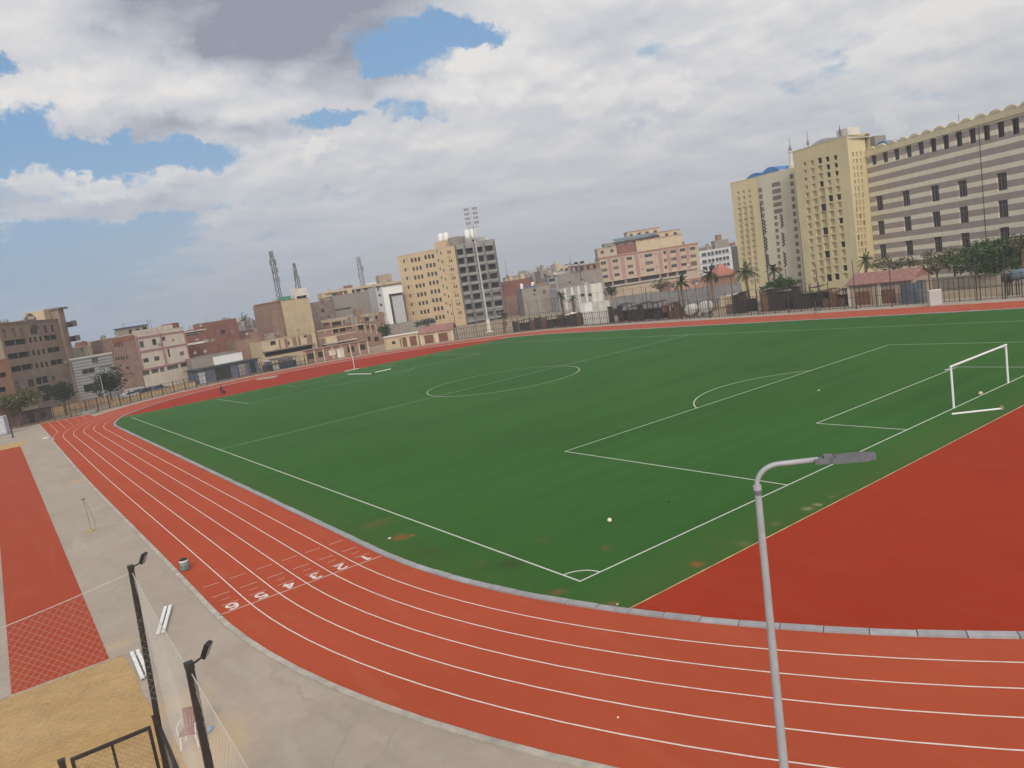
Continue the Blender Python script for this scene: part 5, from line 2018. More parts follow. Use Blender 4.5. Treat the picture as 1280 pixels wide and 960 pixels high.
class Bld:
    def __init__(s, name, label, cat, A, B, depth, m, side=None, roof=None, group=None, parapet=.7, rec=.22, root=None, z0=0.0, ztop=None, wallname='wall', front_only=False, skip_right=False):
        s.front_only, s.skip_right = front_only, skip_right
        pa = at(*A)
        zt_ = ztop if ztop is not None else pa.z
        ya, yb = -400.0, 1300.0
        for _ in range(40):
            ym = (ya+yb)/2
            if at(B[0], ym, B[1]).z > zt_:
                ya = ym
            else:
                yb = ym
        pb = at(B[0], ya, B[1])
        s.H = (ztop if ztop is not None else pa.z) - z0
        s.pa = Vector((pa.x, pa.y, z0))
        s.u = Vector((pb.x-pa.x, pb.y-pa.y, 0))
        s.Ln = s.u.length
        s.u.normalize()
        s.n = Vector((s.u.y, -s.u.x, 0))
        s.rz = math.atan2(s.u.y, s.u.x)
        s.depth, s.m, s.side, s.roofm, s.par, s.rec = depth, m, side or m, roof or M_ROOFGREY, parapet, rec
        if root is None:
            s.t = thing(name, label, cat, s.pa, s.rz, group)
            s.off = Matrix.Identity(4)
        else:
            s.t = root
            W_ = Matrix.Translation(s.pa) @ Matrix.Rotation(s.rz, 4, 'Z')
            base_ = Matrix.Translation(root.location) @ Matrix.Rotation(root.rotation_euler.z, 4, 'Z')
            s.off = base_.inverted() @ W_
        s.holes, s.wins = [], []
        s.wallname = wallname

    def put(s, o):
        o.matrix_basis = s.off @ o.matrix_basis
        return o

    def uz(s, px, py):
        d = ray(px, py)
        k = (s.pa-CAM).dot(s.n)/d.dot(s.n)
        p = CAM+d*k
        return (p-s.pa).dot(s.u), p.z-s.pa.z

    def win(s, px, py, w, h, kind='glass', m0=None, m1=None, name='window', rec=None):
        u, z = s.uz(px, py)
        s.winuz(u, z, w, h, kind, m0, m1, name, rec)

    def winuz(s, u, z, w, h, kind='glass', m0=None, m1=None, name='window', rec=None):
        u = min(max(u, w/2+.06), s.Ln-w/2-.06)
        z = min(max(z, h/2+.05), s.H-h/2-.08)
        s.holes.append((u-w/2, u+w/2, z-h/2, z+h/2))
        if m0 is None:
            m0 = GLV[int(abs(u*37+z*91)) % 5]
        s.wins.append((u, z, w, h, kind, m0, m1 or M_FRAME, name))

    def row(s, p0, p1, n, w, h, kind='glass', skip=(), **k):
        for i in range(n):
            if i in skip:
                continue
            t = i/(n-1) if n > 1 else 0
            s.win(p0[0]+(p1[0]-p0[0])*t, p0[1]+(p1[1]-p0[1])*t, w, h, kind, **k)

    def strip(s, p0, p1, h, kind='dark', **k):
        u0, z0 = s.uz(*p0)
        u1, z1 = s.uz(*p1)
        s.winuz((u0+u1)/2, (z0+z1)/2, abs(u1-u0), h, kind, **k)

    def band(s, p0, p1, h, m, proud=.08, name='band', depth=None):
        """horizontal strip of trim between two pixels"""
        u0, z0 = s.uz(*p0)
        u1, z1 = s.uz(*p1)
        z = (z0+z1)/2
        q = MB()
        q.box(max(-.05, u0), min(s.Ln+.05, u1), -proud, -.003 if depth is None else depth, z-h/2, z+h/2)
        return s.put(q.build(name, m, s.t))

    def vband(s, p0, p1, w, m, proud=.10, name='pilaster'):
        u0, z0 = s.uz(*p0)
        u1, z1 = s.uz(*p1)
        u = min(max((u0+u1)/2, w/2), s.Ln-w/2)
        q = MB()
        q.box(u-w/2, u+w/2, -proud, -.003, max(0, min(z0, z1)), min(s.H-.004, max(z0, z1)))
        return s.put(q.build(name, m, s.t))

    def box(s, u0, u1, y0, y1, z0, z1, m, name):
        q = MB()
        q.box(u0, u1, y0, y1, z0, z1)
        return s.put(q.build(name, m, s.t))

    def finish(s, roof=True, clutter=None):
        if clutter is None:
            clutter = 0 if s.Ln > 40 or s.H > 25 or s.depth < 8 else max(2, int(s.Ln/2.6))
        w = MB()
        wall_grid(w, s.Ln, 0, s.H, s.holes, s.rec)
        D, H, L_ = s.depth, s.H, s.Ln
        if not s.front_only:
            if not s.skip_right:
                w.face([(L_, 0, 0), (L_, D, 0), (L_, D, H), (L_, 0, H)], 1)
            w.face([(0, D, 0), (0, 0, 0), (0, 0, H), (0, D, H)], 1)
            w.face([(L_, D, 0), (0, D, 0), (0, D, H), (L_, D, H)], 1)
        s.put(w.build(s.wallname, [s.m, s.side], s.t))
        if roof:
            r_ = MB()
            r_.box(.02, L_-.02, .02, D-.02, H-s.par-.15, H-s.par)
            s.put(r_.build('roof', s.roofm, s.t))
            p = MB()
            th = .18
            p.box(-.06, L_+.06, -.06, th, H, H+.10)
            p.box(-.06, L_+.06, D-th, D+.06, H, H+.10)
            p.box(-.06, th, th+.002, D-th-.002, H, H+.10)
            p.box(L_-th, L_+.06, th+.002, D-th-.002, H, H+.10)
            s.put(p.build('parapet_cap', s.m, s.t))
        if clutter and roof:
            rc = random.Random(int(s.Ln*1000) % 9973)
            for k in range(clutter):
                x = rc.uniform(.08, .92)*s.Ln
                y = rc.uniform(.15, .6)*D
                q = MB()
                typ = rc.choice('tddhrrb')
                zb_ = H-s.par
                if typ == 't':
                    q.lathe([(.5, zb_+.5), (.55, zb_+.7), (.55, zb_+1.6), (.3, zb_+1.85), (.1, zb_+1.9)], (x, y, 0), 10)
                    q.box(x-.5, x+.5, y-.5, y+.5, zb_, zb_+.5)
                    o = q.build('roof_tank', rc.choice([M_WHITEMETAL, M_GREYP, M_CONCR]), s.t)
                elif typ == 'd':
                    q.bar((x, y, zb_), (x, y, zb_+1.1+s.par*.6), .06)
                    c_ = Vector((x, y-.1, zb_+1.2+s.par*.6))
                    for j in range(10):
                        a0, a1 = 2*PI*j/10, 2*PI*(j+1)/10
                        q.face([c_, c_+Vector((.42*math.cos(a0), -.17, .38*math.sin(a0)+.1)), c_+Vector((.42*math.cos(a1), -.17, .38*math.sin(a1)+.1))])
                    o = q.build('satellite_dish', rc.choice([M_CONCR, M_GREYP]), s.t)
                elif typ == 'h':
                    w2 = rc.uniform(1.2, 2.4)
                    q.box(x-w2/2, x+w2/2, y, y+2, zb_, zb_+rc.uniform(1.4, 2.4))
                    o = q.build('roof_hut', rc.choice([M_BROWN, M_GREYP, M_CREAM, M_BRICK]), s.t)
                elif typ == 'r':
                    hh_ = rc.uniform(1.2, 3.2)
                    q.bar((x, y, zb_), (x, y, zb_+hh_+s.par), .05)
                    q.bar((x-.4, y, zb_+hh_*.9+s.par), (x+.4, y, zb_+hh_*.9+s.par), .035)
                    o = q.build('aerial', M_FENCE, s.t)
                else:
                    q.box(x-.6, x+.6, y, y+.6, zb_, zb_+.9+s.par*.5)
                    o = q.build('roof_unit', rc.choice([M_CONCR, M_GALV]), s.t)
                s.put(o)
        for u, z, w_, h, kind, m0, m1, nm in s.wins:
            o = bpy.data.objects.new(nm, wmesh(kind, m0, m1))
            C.objects.link(o)
            o.parent = s.t
            o.location = (u, s.rec-.05, z)
            o.scale = (w_, 1, h)
            s.put(o)
            if kind == 'glass' and w_ > .9 and s.H < 24 and int(abs(u*53+z*29)) % 4 == 0:
                q = MB()
                x_ = min(s.Ln-.5, u+w_*.5+.45)
                q.box(x_-.38, x_+.38, -.34, -.003, z-h*.5-.1, z-h*.5+.42)
                s.put(q.build('air_conditioner', M_CONCR if int(u*7) % 2 else M_WHITEP, s.t))
        return s


def water_tank(label, p, r_, h, m=None, group=None, name='water_tank'):
    t_ = thing(name, label, 'water tank', p, 0, group)
    b = MB()
    b.lathe([(r_, 0), (r_*1.02, h*.3), (r_, h*.8), (r_*.75, h*.95), (r_*.25, h)], n=14)
    b.build('drum', m or M_WHITEMETAL, t_, smooth=True)
    b = MB()
    b.lathe([(r_*.25, h), (r_*.25, h+.12), (0, h+.13)], n=10)
    b.build('lid', m or M_WHITEMETAL, t_)
    return t_


def bp(b, u, y, z):
    """world point from a building's own frame"""
    q = b.pa + b.u*u - b.n*y
    return (q.x, q.y, b.pa.z+z)


# ---- tan school at the far left
z3 = Z(0, 370, 7.385)
M_SCH = mat('school_tan', (0.25, 0.192, 0.147), var=.1, scale=.35, grime=.25, streak=.3)
M_SCHD = mat('school_trim', (0.195, 0.148, 0.115), var=.12, grime=.3)
b = Bld('school_building', 'tan five storey school with an arched top window at the left edge', 'school', (-4, 404.5, 160), (74.5, 177), 16, M_SCH, parapet=.8)
dk = dict(m0=M_HOLE, m1=M_FRAME)
for x, y in ((40, 345), (128, 335), (198, 330), (420, 305), (484, 300)):
    b.win(*z3(x, y), .95, 1.55)
b.win(*z3(316, 326), 2.3, 1.1, 'glass', name='arched_window')
for k, (l0, l1, sq, r0, r1) in enumerate((((40, 437), (250, 418), ((284, 408), (330, 402), (378, 395)), (410, 390), (530, 376)),
                                         ((70, 558), (280, 537), ((313, 525), (360, 520), (405, 512)), (440, 503), (558, 488)),
                                         ((103, 678), (310, 650), ((343, 643), (390, 636), (434, 628)), (468, 618), (585, 600)))):
    b.strip(z3(*l0), z3(*l1), 1.05, 'glass', m0=M_HOLE, m1=M_SCHD)
    b.strip(z3(*r0), z3(*r1), 1.05, 'glass', m0=M_HOLE, m1=M_SCHD)
    for x, y in sq:
        b.win(*z3(x, y), .9, .95, 'dark', **dk)
b.win(*z3(158, 830), 1.4, 1.5)
b.win(*z3(290, 803), 1.9, 1.5)
b.strip(z3(335, 787), z3(455, 770), 1.4, 'glass', m0=M_HOLE, m1=M_GREYP)
b.win(*z3(495, 762), 1.0, 1.1)
b.strip(z3(350, 868), z3(470, 850), 1.3, 'dark', m0=M_HOLE)
b.win(*z3(425, 920), 2.2, 2.0, 'dark', m0=M_HOLE, name='door')
for (x0, y0), (x1, y1) in (((0, 262), (545, 218)), ((60, 890), (350, 850))):
    b.band(z3(x0, y0), z3(x1, y1), .28, M_SCHD, .12)
for x, y in ((240, 472), (262, 470), (430, 447), (452, 443)):
    b.vband(z3(x, y-18), z3(x, y+18), .13, M_SCHD, .05, 'wall_slot_trim')
for x, y in ((305, 712), (500, 672), (215, 604)):
    u, z = b.uz(*z3(x, y))
    b.box(u-.45, u+.45, -.07, -.003, z-.5, z+.5, M_GREYP, 'plaque')
u, z = b.uz(*z3(605, 716))
q = MB()
q.tube([(u, -.12, z), (u, -.004, z)], .85, 20)
q.tube([(u, -.16, z), (u, -.12, z)], .5, 20)
b.put(q.build('rosette', M_SCHD, b.t))
# arch trim and pediment
u, z = b.uz(*z3(316, 300))
q = MB()
for k in range(12):
    a0, a1 = PI*k/12, PI*(k+1)/12
    for r0, r1, y in ((1.15, 1.4, -.1),):
        q.face([(u+r0*math.cos(a0), y, z-.1+r0*.75*math.sin(a0)), (u+r1*math.cos(a0), y, z-.1+r1*.75*math.sin(a0)), (u+r1*math.cos(a1), y, z-.1+r1*.75*math.sin(a1)), (u+r0*math.cos(a1), y, z-.1+r0*.75*math.sin(a1))])
    q.face([(u, -.04, z-.1), (u+1.15*math.cos(a0), -.04, z-.1+.86*math.sin(a0)), (u+1.15*math.cos(a1), -.04, z-.1+.86*math.sin(a1))], 1)
b.put(q.build('arch_trim', [M_SCHD, M_GLASS], b.t))
u, z = b.uz(*z3(287, 232))
q = MB()
pts_ = [(-1.65, 0), (1.65, 0), (1.65, .55), (1.1, .75), (.75, 1.15), (.3, 1.35), (-.3, 1.35), (-.75, 1.15), (-1.1, .75), (-1.65, .55)]
for y in (-.1, .3):
    P = [(u+x, y, b.H+.1+zz) for x, zz in pts_]
    q.face(P if y < 0 else P[::-1])
for k in range(len(pts_)):
    a, c = pts_[k], pts_[(k+1) % len(pts_)]
    q.face([(u+a[0], -.1, b.H+.1+a[1]), (u+c[0], -.1, b.H+.1+c[1]), (u+c[0], .3, b.H+.1+c[1]), (u+a[0], .3, b.H+.1+a[1])])
b.put(q.build('pediment', M_SCHD, b.t))
q = MB()
q.prism([(u-1.0, -.13), (u+1.0, -.13), (u+1.0, -.11), (u-1.0, -.11)], b.H+.3, b.H+.85)
b.put(q.build('pediment_panel', M_WHITEP, b.t))
# roof room, pier with slab and the round corner balconies
b.box(b.Ln-3.1, b.Ln-1.0, 1.0, 5, b.H-.6, b.H+2.0, M_CREAM, 'roof_room')
b.box(b.Ln-.9, b.Ln+1.0, -.6, 1.6, 0, b.H+1.9, M_SCH, 'corner_pier')
b.box(b.Ln-1.2, b.Ln+1.9, -1.1, 2.2, b.H+1.9, b.H+2.25, M_SCHD, 'pier_cap_slab')
for zz in (b.H-1.6, b.H-4.6):
    q = MB()
    cx, cy = b.Ln+1.0, .4
    n_ = 16
    for r0, r1, za, zb in ((0.0, 2.7, zz-.2, zz), (2.55, 2.7, zz, zz+.9)):
        for k in range(n_):
            a0, a1 = -PI/2-.3+(PI+.6)*k/n_, -PI/2-.3+(PI+.6)*(k+1)/n_
            c0, s0, c1, s1 = math.cos(a0), math.sin(a0), math.cos(a1), math.sin(a1)
            q.face([(cx+r1*c0, cy+r1*s0, za), (cx+r1*c1, cy+r1*s1, za), (cx+r1*c1, cy+r1*s1, zb), (cx+r1*c0, cy+r1*s0, zb)])
            q.face([(cx+r0*c0, cy+r0*s0, zb), (cx+r1*c0, cy+r1*s0, zb), (cx+r1*c1, cy+r1*s1, zb), (cx+r0*c1, cy+r0*s1, zb)])
            if r0:
                q.face([(cx+r0*c0, cy+r0*s0, za), (cx+r0*c0, cy+r0*s0, zb), (cx+r0*c1, cy+r0*s1, zb), (cx+r0*c1, cy+r0*s1, za)])
            else:
                q.face([(cx, cy, za), (cx+r1*c1, cy+r1*s1, za), (cx+r1*c0, cy+r1*s0, za)])
    b.put(q.build('round_balcony', M_SCHD, b.t))
b.box(1.6, 4.4, 2, 7, b.H-.6, b.H+2.6, M_SCH, 'stair_room')
b.finish()
b = Bld('school_wing', 'lower front wing of the tan school cut by the left edge', 'building', (-30, 455, 150), (9.5, 155), 8, mat('wing_tan', (0.30, 0.185, 0.115), var=.12, grime=.3, streak=.3), parapet=.3)
b.strip((-20, 472.5), (8, 468), .8, 'dark', m0=M_HOLE)
b.strip((-20, 491), (8, 486.5), .8, 'dark', m0=M_HOLE)
b.finish()

# ---- grey corrugated metal shed and what stands behind it
z4 = Z(80, 390, 7.53)


def corrugated(name, c0, c1, period):
    m, t, bs = newmat(name)
    g = t.n('ShaderNodeNewGeometry').outputs['Position']
    sp_ = t.n('ShaderNodeSeparateXYZ')
    t.link(g, sp_.inputs[0])
    n_ = t.noise(g, .7, 5, .6)
    ph = t.math('ADD', t.math('MULTIPLY', sp_.outputs[2], 2*PI/period), t.math('MULTIPLY', n_, 1.2))
    w_ = t.math('MULTIPLY_ADD', t.math('SINE', ph), .5, .5)
    c = t.mix(w_, c0, c1)
    c = t.mix(t.math('MULTIPLY', t.rng(t.noise(g, .35, 6, .65), .5, .75), .4), c, (0.15, 0.13, 0.12))
    t.link(c, bs.inputs['Base Color'])
    bs.inputs['Roughness'].default_value = .55
    return m


b = Bld('metal_shed', 'grey horizontally ribbed metal shed building beside the tan school', 'shed', (85.5, 449.5, 176), (144, 182), 10, corrugated('ribbed_metal', (0.19, 0.185, 0.185), (0.39, 0.385, 0.385), .62), parapet=.3)
b.win(*z4(295, 455), 1.5, 1.1)
b.strip(z4(172, 568), z4(293, 545), .95, 'glass', m0=M_GLASS)
b.strip(z4(335, 540), z4(462, 512), .95, 'glass', m0=mat('blue_glass', (.2, .24, .28), rough=.3), m1=M_FRAMEW)
b.win(*z4(75, 582), .6, .7)
b.win(*z4(85, 632), .35, .8)
b.strip(z4(190, 725), z4(330, 695), 1.5, 'dark', m0=M_HOLE, name='door')
b.band(z4(30, 452), z4(490, 378), .3, M_WHITEP, .15, 'eave_trim')
b.finish()
b = Bld('brown_house', 'plain tan blank walled house behind the grey ribbed shed', 'house', (103, 433, 205), (143, 209), 10, M_TANP)
b.vband(z4(328, 305), z4(345, 385), .25, M_BROWN)
b.finish()
b = Bld('brown_house', 'low brown rooftop house with small windows right of the round balconies', 'house', (84, 437, 192), (106, 195), 8, M_GREYP)
b.win(*z4(163, 320), .5, .6, 'dark', **dk)
b.win(*z4(176, 368), .5, .6, 'dark', **dk)
b.finish()

# ---- brown brick house and the white house with pink trim
b = Bld('brick_house', 'brown bare brick four storey house joined to the pink trimmed white house', 'house', (137.5, 424.3, 181), (167, 183), 10, mat('brick_brown_dark', (0.235, 0.155, 0.125), var=.2, scale=1, grime=.4, streak=.3), mat('brick_brown_dark', (0, 0, 0)))
for x, y in ((478, 315), (500, 311), (520, 308), (543, 303)):
    b.win(*z4(x, y), .28, .95, 'dark', **dk)
for x, y in ((492, 440), (517, 438), (545, 435), (565, 433), (592, 430)):
    b.win(*z4(x, y), .3, .7, 'dark', **dk)
b.win(*z4(600, 526), .5, .5, 'dark', **dk)
b.strip(z4(530, 615), z4(650, 590), .9, 'dark', m0=M_BROWN)
b.box(.2, b.Ln, -.06, -.003, b.H-.9, b.H-.1, M_BRICK, 'brick_course')
b.finish()
M_PINKT = mat('pink_trim', (0.36, 0.20, 0.20), var=.12, grime=.25)
b = Bld('white_house', 'white four storey house with pink trim bands facing the far bend', 'house', (167.3, 418, 183), (229, 194), 11, mat('house_white', (0.60, 0.53, 0.45), var=.08, scale=.4, grime=.2, streak=.4), M_BROWN)
for x, y, w_, h in ((735, 305, 1.3, 1.35), (852, 283, 1.35, 1.35), (940, 252, 1.2, .85), (1030, 267, .6, .45), (990, 388, .75, 1.9), (775, 455, 1.7, .9), (877, 437, 1.7, 1.0), (1113, 391, 1.45, 1.0)):
    b.win(*z4(x, y), w_, h, 'glass')
b.win(*z4(1030, 322), 1.2, .25, 'dark', **dk)
for x0, y0, x1, y1 in ((735, 583, 803, 568), (823, 562, 893, 545), (905, 548, 948, 535), (970, 532, 1080, 505), (1098, 505, 1168, 487)):
    b.strip(z4(x0, y0), z4(x1, y1), 1.0, 'shutter', m0=M_HOLE, m1=M_SHUT)
for a, c in (((665, 245), (1125, 187)), ((690, 385), (1150, 300)), ((720, 550), (1190, 462))):
    b.band(z4(*a), z4(*c), .42, M_PINKT, .10)
b.vband(z4(672, 225), z4(722, 545), .5, M_PINKT, .16)
b.vband(z4(905, 195), z4(955, 490), .5, M_PINKT, .16)
b.vband(z4(1125, 190), z4(1185, 465), .35, M_PINKT, .16)
b.box(0, b.Ln*.45, .0, .2, b.H+.105, b.H+.75, MATS['house_white'], 'raised_parapet')
b.box(b.Ln*.5, b.Ln*.78, .0, .2, b.H+.105, b.H+1.0, MATS['house_white'], 'raised_parapet')
b.box(b.Ln*.8, b.Ln*.96, .5, 3.5, b.H-.5, b.H+1.3, M_BRICK, 'roof_room')
b.finish()
b = Bld('roof_cabin', 'small rooftop cabin with a blue roof above the brown brick house', 'cabin', (154, 411, 191), (184, 193), 5, M_GREYP, z0=11.6, parapet=.05)
for x, y, w_ in ((632, 185, .9), (695, 175, .9), (762, 160, 1.0)):
    b.win(*z4(x, y), w_, .9, 'dark', **dk)
b.box(-.3, b.Ln+.2, -.4, 5.2, b.H+.11, b.H+.3, mat('blue_roof', (0.07, 0.13, 0.23), var=.3), 'canopy_roof')
b.finish()

# ---- red brick rows and the low yards right of the white house
z5 = Z(230, 380, 6.737)
b = Bld('brick_house', 'red brick house with a long dark window under its roof behind the white house', 'house', (229, 415, 218), (297, 224), 10, M_BRICK)
b.strip(z5(8, 258), z5(128, 235), 1.2, 'glass', m0=M_HOLE)
b.win(*z5(330, 235), 1.2, 1.0, 'dark', **dk)
b.win(*z5(405, 225), 1.2, .9, 'dark', m0=M_GREYP)
b.box(0, b.Ln*.4, -.3, .0-.003, b.H-.3, b.H-.05, M_WHITEP, 'eave_trim')
b.box(b.Ln*.4, b.Ln, .5, 8, b.H-.5, b.H+1.6, M_BRICK, 'upper_block')
b.finish()
b = Bld('brick_wall_house', 'low red brick windowless house directly right of the pink trimmed white house', 'house', (231, 433, 203), (293.5, 206), 9, mat('brick_deep', (0.205, 0.088, 0.066), var=.25, scale=1, grime=.5, streak=.4), parapet=.2)
b.box(b.Ln*.08, b.Ln*.4, 1, 5, b.H-.2, b.H+.5, M_WHITEP, 'roof_sheet')
b.box(b.Ln*.55, b.Ln*.62, 1, 2, b.H-.2, b.H+.8, M_GREYP, 'vent_stack')
b.finish()
b = Bld('yard_house', 'grey brown lean-to house in front of the red brick windowless house', 'house', (238, 449, 189), (296, 192), 8, M_GREYP, parapet=.1)
b.finish()
b = Bld('yard_house', 'brown blank gable house left of the long yellow overhang', 'house', (292.5, 426.5, 197), (327, 199), 10, M_BROWN, parapet=.15)
b.finish()
b = Bld('overhang_house', 'long yellow house front overhanging a dark arcade in the middle of the brick rows', 'house', (325.5, 427.5, 190), (393.5, 195), 9, M_CREAM, parapet=.15)
u0, zq = b.uz(*z5(650, 405))
b.win(*z5(750, 327), 1.4, 1.1, 'dark', **dk)
b.win(*z5(873, 332), 1.0, .7, 'dark', **dk)
b.win(*z5(1020, 268), .9, .7, 'dark', **dk)
for x0, x1, m_ in ((800, 812, M_BROWN), (850, 875, M_BROWN), (920, 950, M_BROWN), (965, 985, M_BROWN), (1040, 1085, M_BROWN)):
    ua, za = b.uz(*z5(x0, 340))
    ub, zb = b.uz(*z5(x1, 335))
    b.box(ua, ub, -.12, -.003, zq, b.H-.2, m_, 'brick_strip')
b.strip(z5(680, 430), z5(1080, 362), 1.0, 'dark', m0=M_HOLE, name='arcade_opening')
b.band(z5(640, 402), z5(1088, 338), .25, M_GREYP, 1.2, 'overhang_slab')
b.finish()
t_ = hut('dark blue sheet shed with a sagging front below the red brick rows', at(247, 470, 174).xy, at(324, 460, 180).xy, 3.1, 5, M_BLUEW, mat('dark_sheet_roof', (0.06, 0.058, 0.06), var=.3), roof='flat', over=.5, name='shed', cat='shed',
         openings=((.07, 1.6, .1, 2.5, mat('pale_sheet', (.36, .38, .40), var=.25)), (.40, 3.6, .1, 2.7, M_HOLE), (.72, 1.6, .1, 2.6, M_GREYP), (.9, 1.4, .1, 2.6, M_HOLE)))
ws = at(267.5, 452.5, 181)
wq = at(303.5, 447, 184)
slab_wall('hoarding', 'white upright sheet panel rising above the dark blue shed', ws.xy, wq.xy, 5.0, .15, M_WHITEMETAL, 'hoarding')
shade_stall('dark lean-to stall with a pale flat canopy right of the dark blue shed', 333, 375, 6, 2.3, 5, mat('dark_blue_sheet', (0.05, 0.06, 0.075), var=.4), mat('pale_canopy', (0.43, 0.41, 0.38), var=.15, grime=.4), 4, 9, .08)

# ---- beige blank wall block with masts on its roof
b = Bld('beige_block', 'tall beige blank walled block with a brick left part and a white roof frame', 'apartment block', (351, 377, 205), (386, 209), 10, mat('beige_wall', (0.46, 0.37, 0.24), var=.12, scale=.4, grime=.35, streak=.5), M_BROWN)
b.box(-3.0, -.02, .6, 10, 0, b.H-.1, M_BROWN, 'brick_bay')
b.box(-3.1, 4.2, .4, 9, b.H-.1, b.H+.25, M_BRICK, 'roof_edge')
ua, za = b.uz(368, 361)
ub, zb = b.uz(384, 358)
b.box(ua, ua+.35, .3, 2.5, b.H+.1, za, M_WHITEP, 'frame_upright')
b.box(ub-.35, ub, .3, 2.5, b.H+.1, za, M_WHITEP, 'frame_upright')
b.box(ua+.36, ub-.36, .35, 2.4, za-2.0, za, M_WHITEP, 'frame_beam')
b.box(ua+.36, ub-.36, 1.0, 2.4, b.H+.1, za-2.2, M_HOLE, 'roof_room')
b.box(.8, 3.4, .8, 2.5, b.H+.11, b.H+1.2, mat('green_tarp', (0.07, 0.24, 0.17), var=.3), 'green_tarp')
b.finish()


def lattice_mast(label, foot, top_z, w0, w1, panels, name='antenna_mast', lean=(0, 0)):
    t_ = thing(name, label, 'antenna mast', foot)
    h = top_z-foot[2]
    b = MB()
    n_ = max(4, int(h/1.6))
    prev = None
    for k in range(n_+1):
        w_ = w0+(w1-w0)*k/n_
        zz = h*k/n_
        ox, oy = lean[0]*k/n_, lean[1]*k/n_
        P = [Vector((ox+w_*math.cos(a), oy+w_*math.sin(a), zz)) for a in (0.3, 0.3+2*PI/3, .3+4*PI/3)]
        for i in range(3):
            b.bar(P[i], P[(i+1) % 3], .08)
        if prev:
            for i in range(3):
                b.bar(prev[i], P[i], .14)
                b.bar(prev[i], P[(i+1) % 3], .08)
        prev = P
    b.build('lattice', mat('mast_grey', (0.11, 0.105, 0.105), var=.2), t_)
    for (zz, a, r_, hh) in panels:
        q = MB()
        f_ = zz/h
        c = Vector((lean[0]*f_+r_*math.cos(a), lean[1]*f_+r_*math.sin(a), zz))
        q.box(-.16, .16, -.09, .09, -hh/2, hh/2, Matrix.Translation(c) @ Matrix.Rotation(a, 4, 'Z'))
        q.bar(c, c-Vector((r_*.8*math.cos(a), r_*.8*math.sin(a), 0)), .05)
        q.build('antenna_panel', mat('antenna_white', (0.20, 0.20, 0.21), var=.1), t_)
    return t_


rm_ = random.Random(5)
fz = b.H
tp_ = at(339.5, 314, 209)
ft = at(350, 374, 209)
lattice_mast('tall grey lattice antenna mast on the roof of the beige block', (ft.x, ft.y, b.H-.1), tp_.z, .75, .5,
             [(z_, a, .75, 1.5) for z_ in (6, 8.5, 10.5, 12.5) for a in (rm_.uniform(0, 2), rm_.uniform(2, 4), rm_.uniform(4, 6))])
tp_ = at(367, 329, 214)
ft = at(373, 359, 214)
lattice_mast('shorter twin pronged antenna mast behind the white roof frame of the beige block', (ft.x, ft.y, b.H-.1), tp_.z, 1.0, .3, [(5.5, 0, .6, 1.8), (6.2, 2, .6, 1.8), (7.4, 4, .55, 1.6)])
ft = at(453, 350, 330)
tp_ = at(450, 321, 330)
lattice_mast('far pale antenna mast left of the yellow nine storey building', (ft.x, ft.y, 14), tp_.z, 1.2, .9, [(13, 0, 1.2, 2.2), (13, 2, 1.2, 2.2), (16, 4, 1.2, 2.2), (10, 3, 1.2, 2)])

# ---- grey blank wall, white clad block, brown masonry and unfinished houses
z6 = Z(380, 330, 8)
b = Bld('masonry_house', 'dark mottled masonry house between the beige block and the grey blank wall', 'house', (391, 378.5, 240), (416.5, 243), 10, mat('mottled_masonry', (0.20, 0.145, 0.125), var=.4, scale=.8, grime=.5))
b.win(*z6(185, 397), .6, .7, 'dark', **dk)
b.win(*z6(190, 465), 1.0, 1.0, 'dark', **dk)
b.win(*z6(247, 525), .6, .6, 'dark', **dk)
b.finish()
b = Bld('grey_block', 'wide grey blank walled block left of the white clad block', 'building', (414.5, 370.5, 258), (470, 262), 14, mat('grey_blank_wall', (0.24, 0.21, 0.185), var=.08, scale=.4, grime=.2), parapet=.3)
b.strip(z6(290, 465), z6(455, 440), .5, 'dark', m0=M_GLASS)
b.win(*z6(505, 492), 1.0, 1.0, 'dark', **dk)
b.finish()
b = Bld('cream_block', 'long cream block with a flat overhanging roof seen over the grey blank wall', 'building', (402, 366.5, 300), (505, 306), 14, M_CREAM, parapet=.2)
for x in (305, 362, 425, 488, 545, 618, 740):
    b.win(*z6(x, 312-(x-305)*.185), 1.6, 1.5, 'dark', m0=M_GLASS)
b.band(z6(200, 288), z6(980, 172), .9, M_CREAM, .8, 'roof_overhang')
b.box(b.Ln*.72, b.Ln*.88, 3, 9, b.H-.2, b.H+3.8, M_TANP, 'roof_room')
b.box(b.Ln*.56, b.Ln*.68, 3, 8, b.H-.2, b.H+1.4, M_WHITEP, 'roof_room')
b.box(b.Ln*.30, b.Ln*.38, 3, 8, b.H-.2, b.H+1.6, M_BRICK, 'roof_room')
b.finish()
b = Bld('white_block', 'white clad block with a dark glass strip beside the yellow nine storey building', 'building', (469, 360.5, 254), (501, 257), 12, mat('pale_cladding', (0.42, 0.43, 0.45), var=.06, grime=.15), parapet=.4)
for x, y in ((757, 312), (772, 408), (795, 505), (740, 240)):
    b.win(*z6(x, y), .8, .8, 'dark', m0=M_GLASS)
ua, za = b.uz(*z6(775, 240))
uc, zc = b.uz(*z6(835, 300))
b.box(ua, ua+1.9, -.6, -.003, 0, b.H-.3, M_WHITEMETAL, 'portal_leg')
b.box(ua+1.9, b.Ln+.1, -.6, -.003, b.H-2.6, b.H-.3, M_WHITEMETAL, 'portal_beam')
b.box(ua+1.92, b.Ln, -.25, -.003, b.H-3.3, b.H-2.62, M_GLASS, 'glass_band')
b.box(ua+1.92, ua+2.8, -.2, -.003, .1, b.H-3.35, M_GLASS, 'glass_strip')
b.finish()
b = Bld('unfinished_house', 'unfinished brick house with a pale concrete grid behind the low cream block row', 'house', (401, 402.5, 226), (479.5, 231), 10, M_BROWN, parapet=.1, rec=.5)
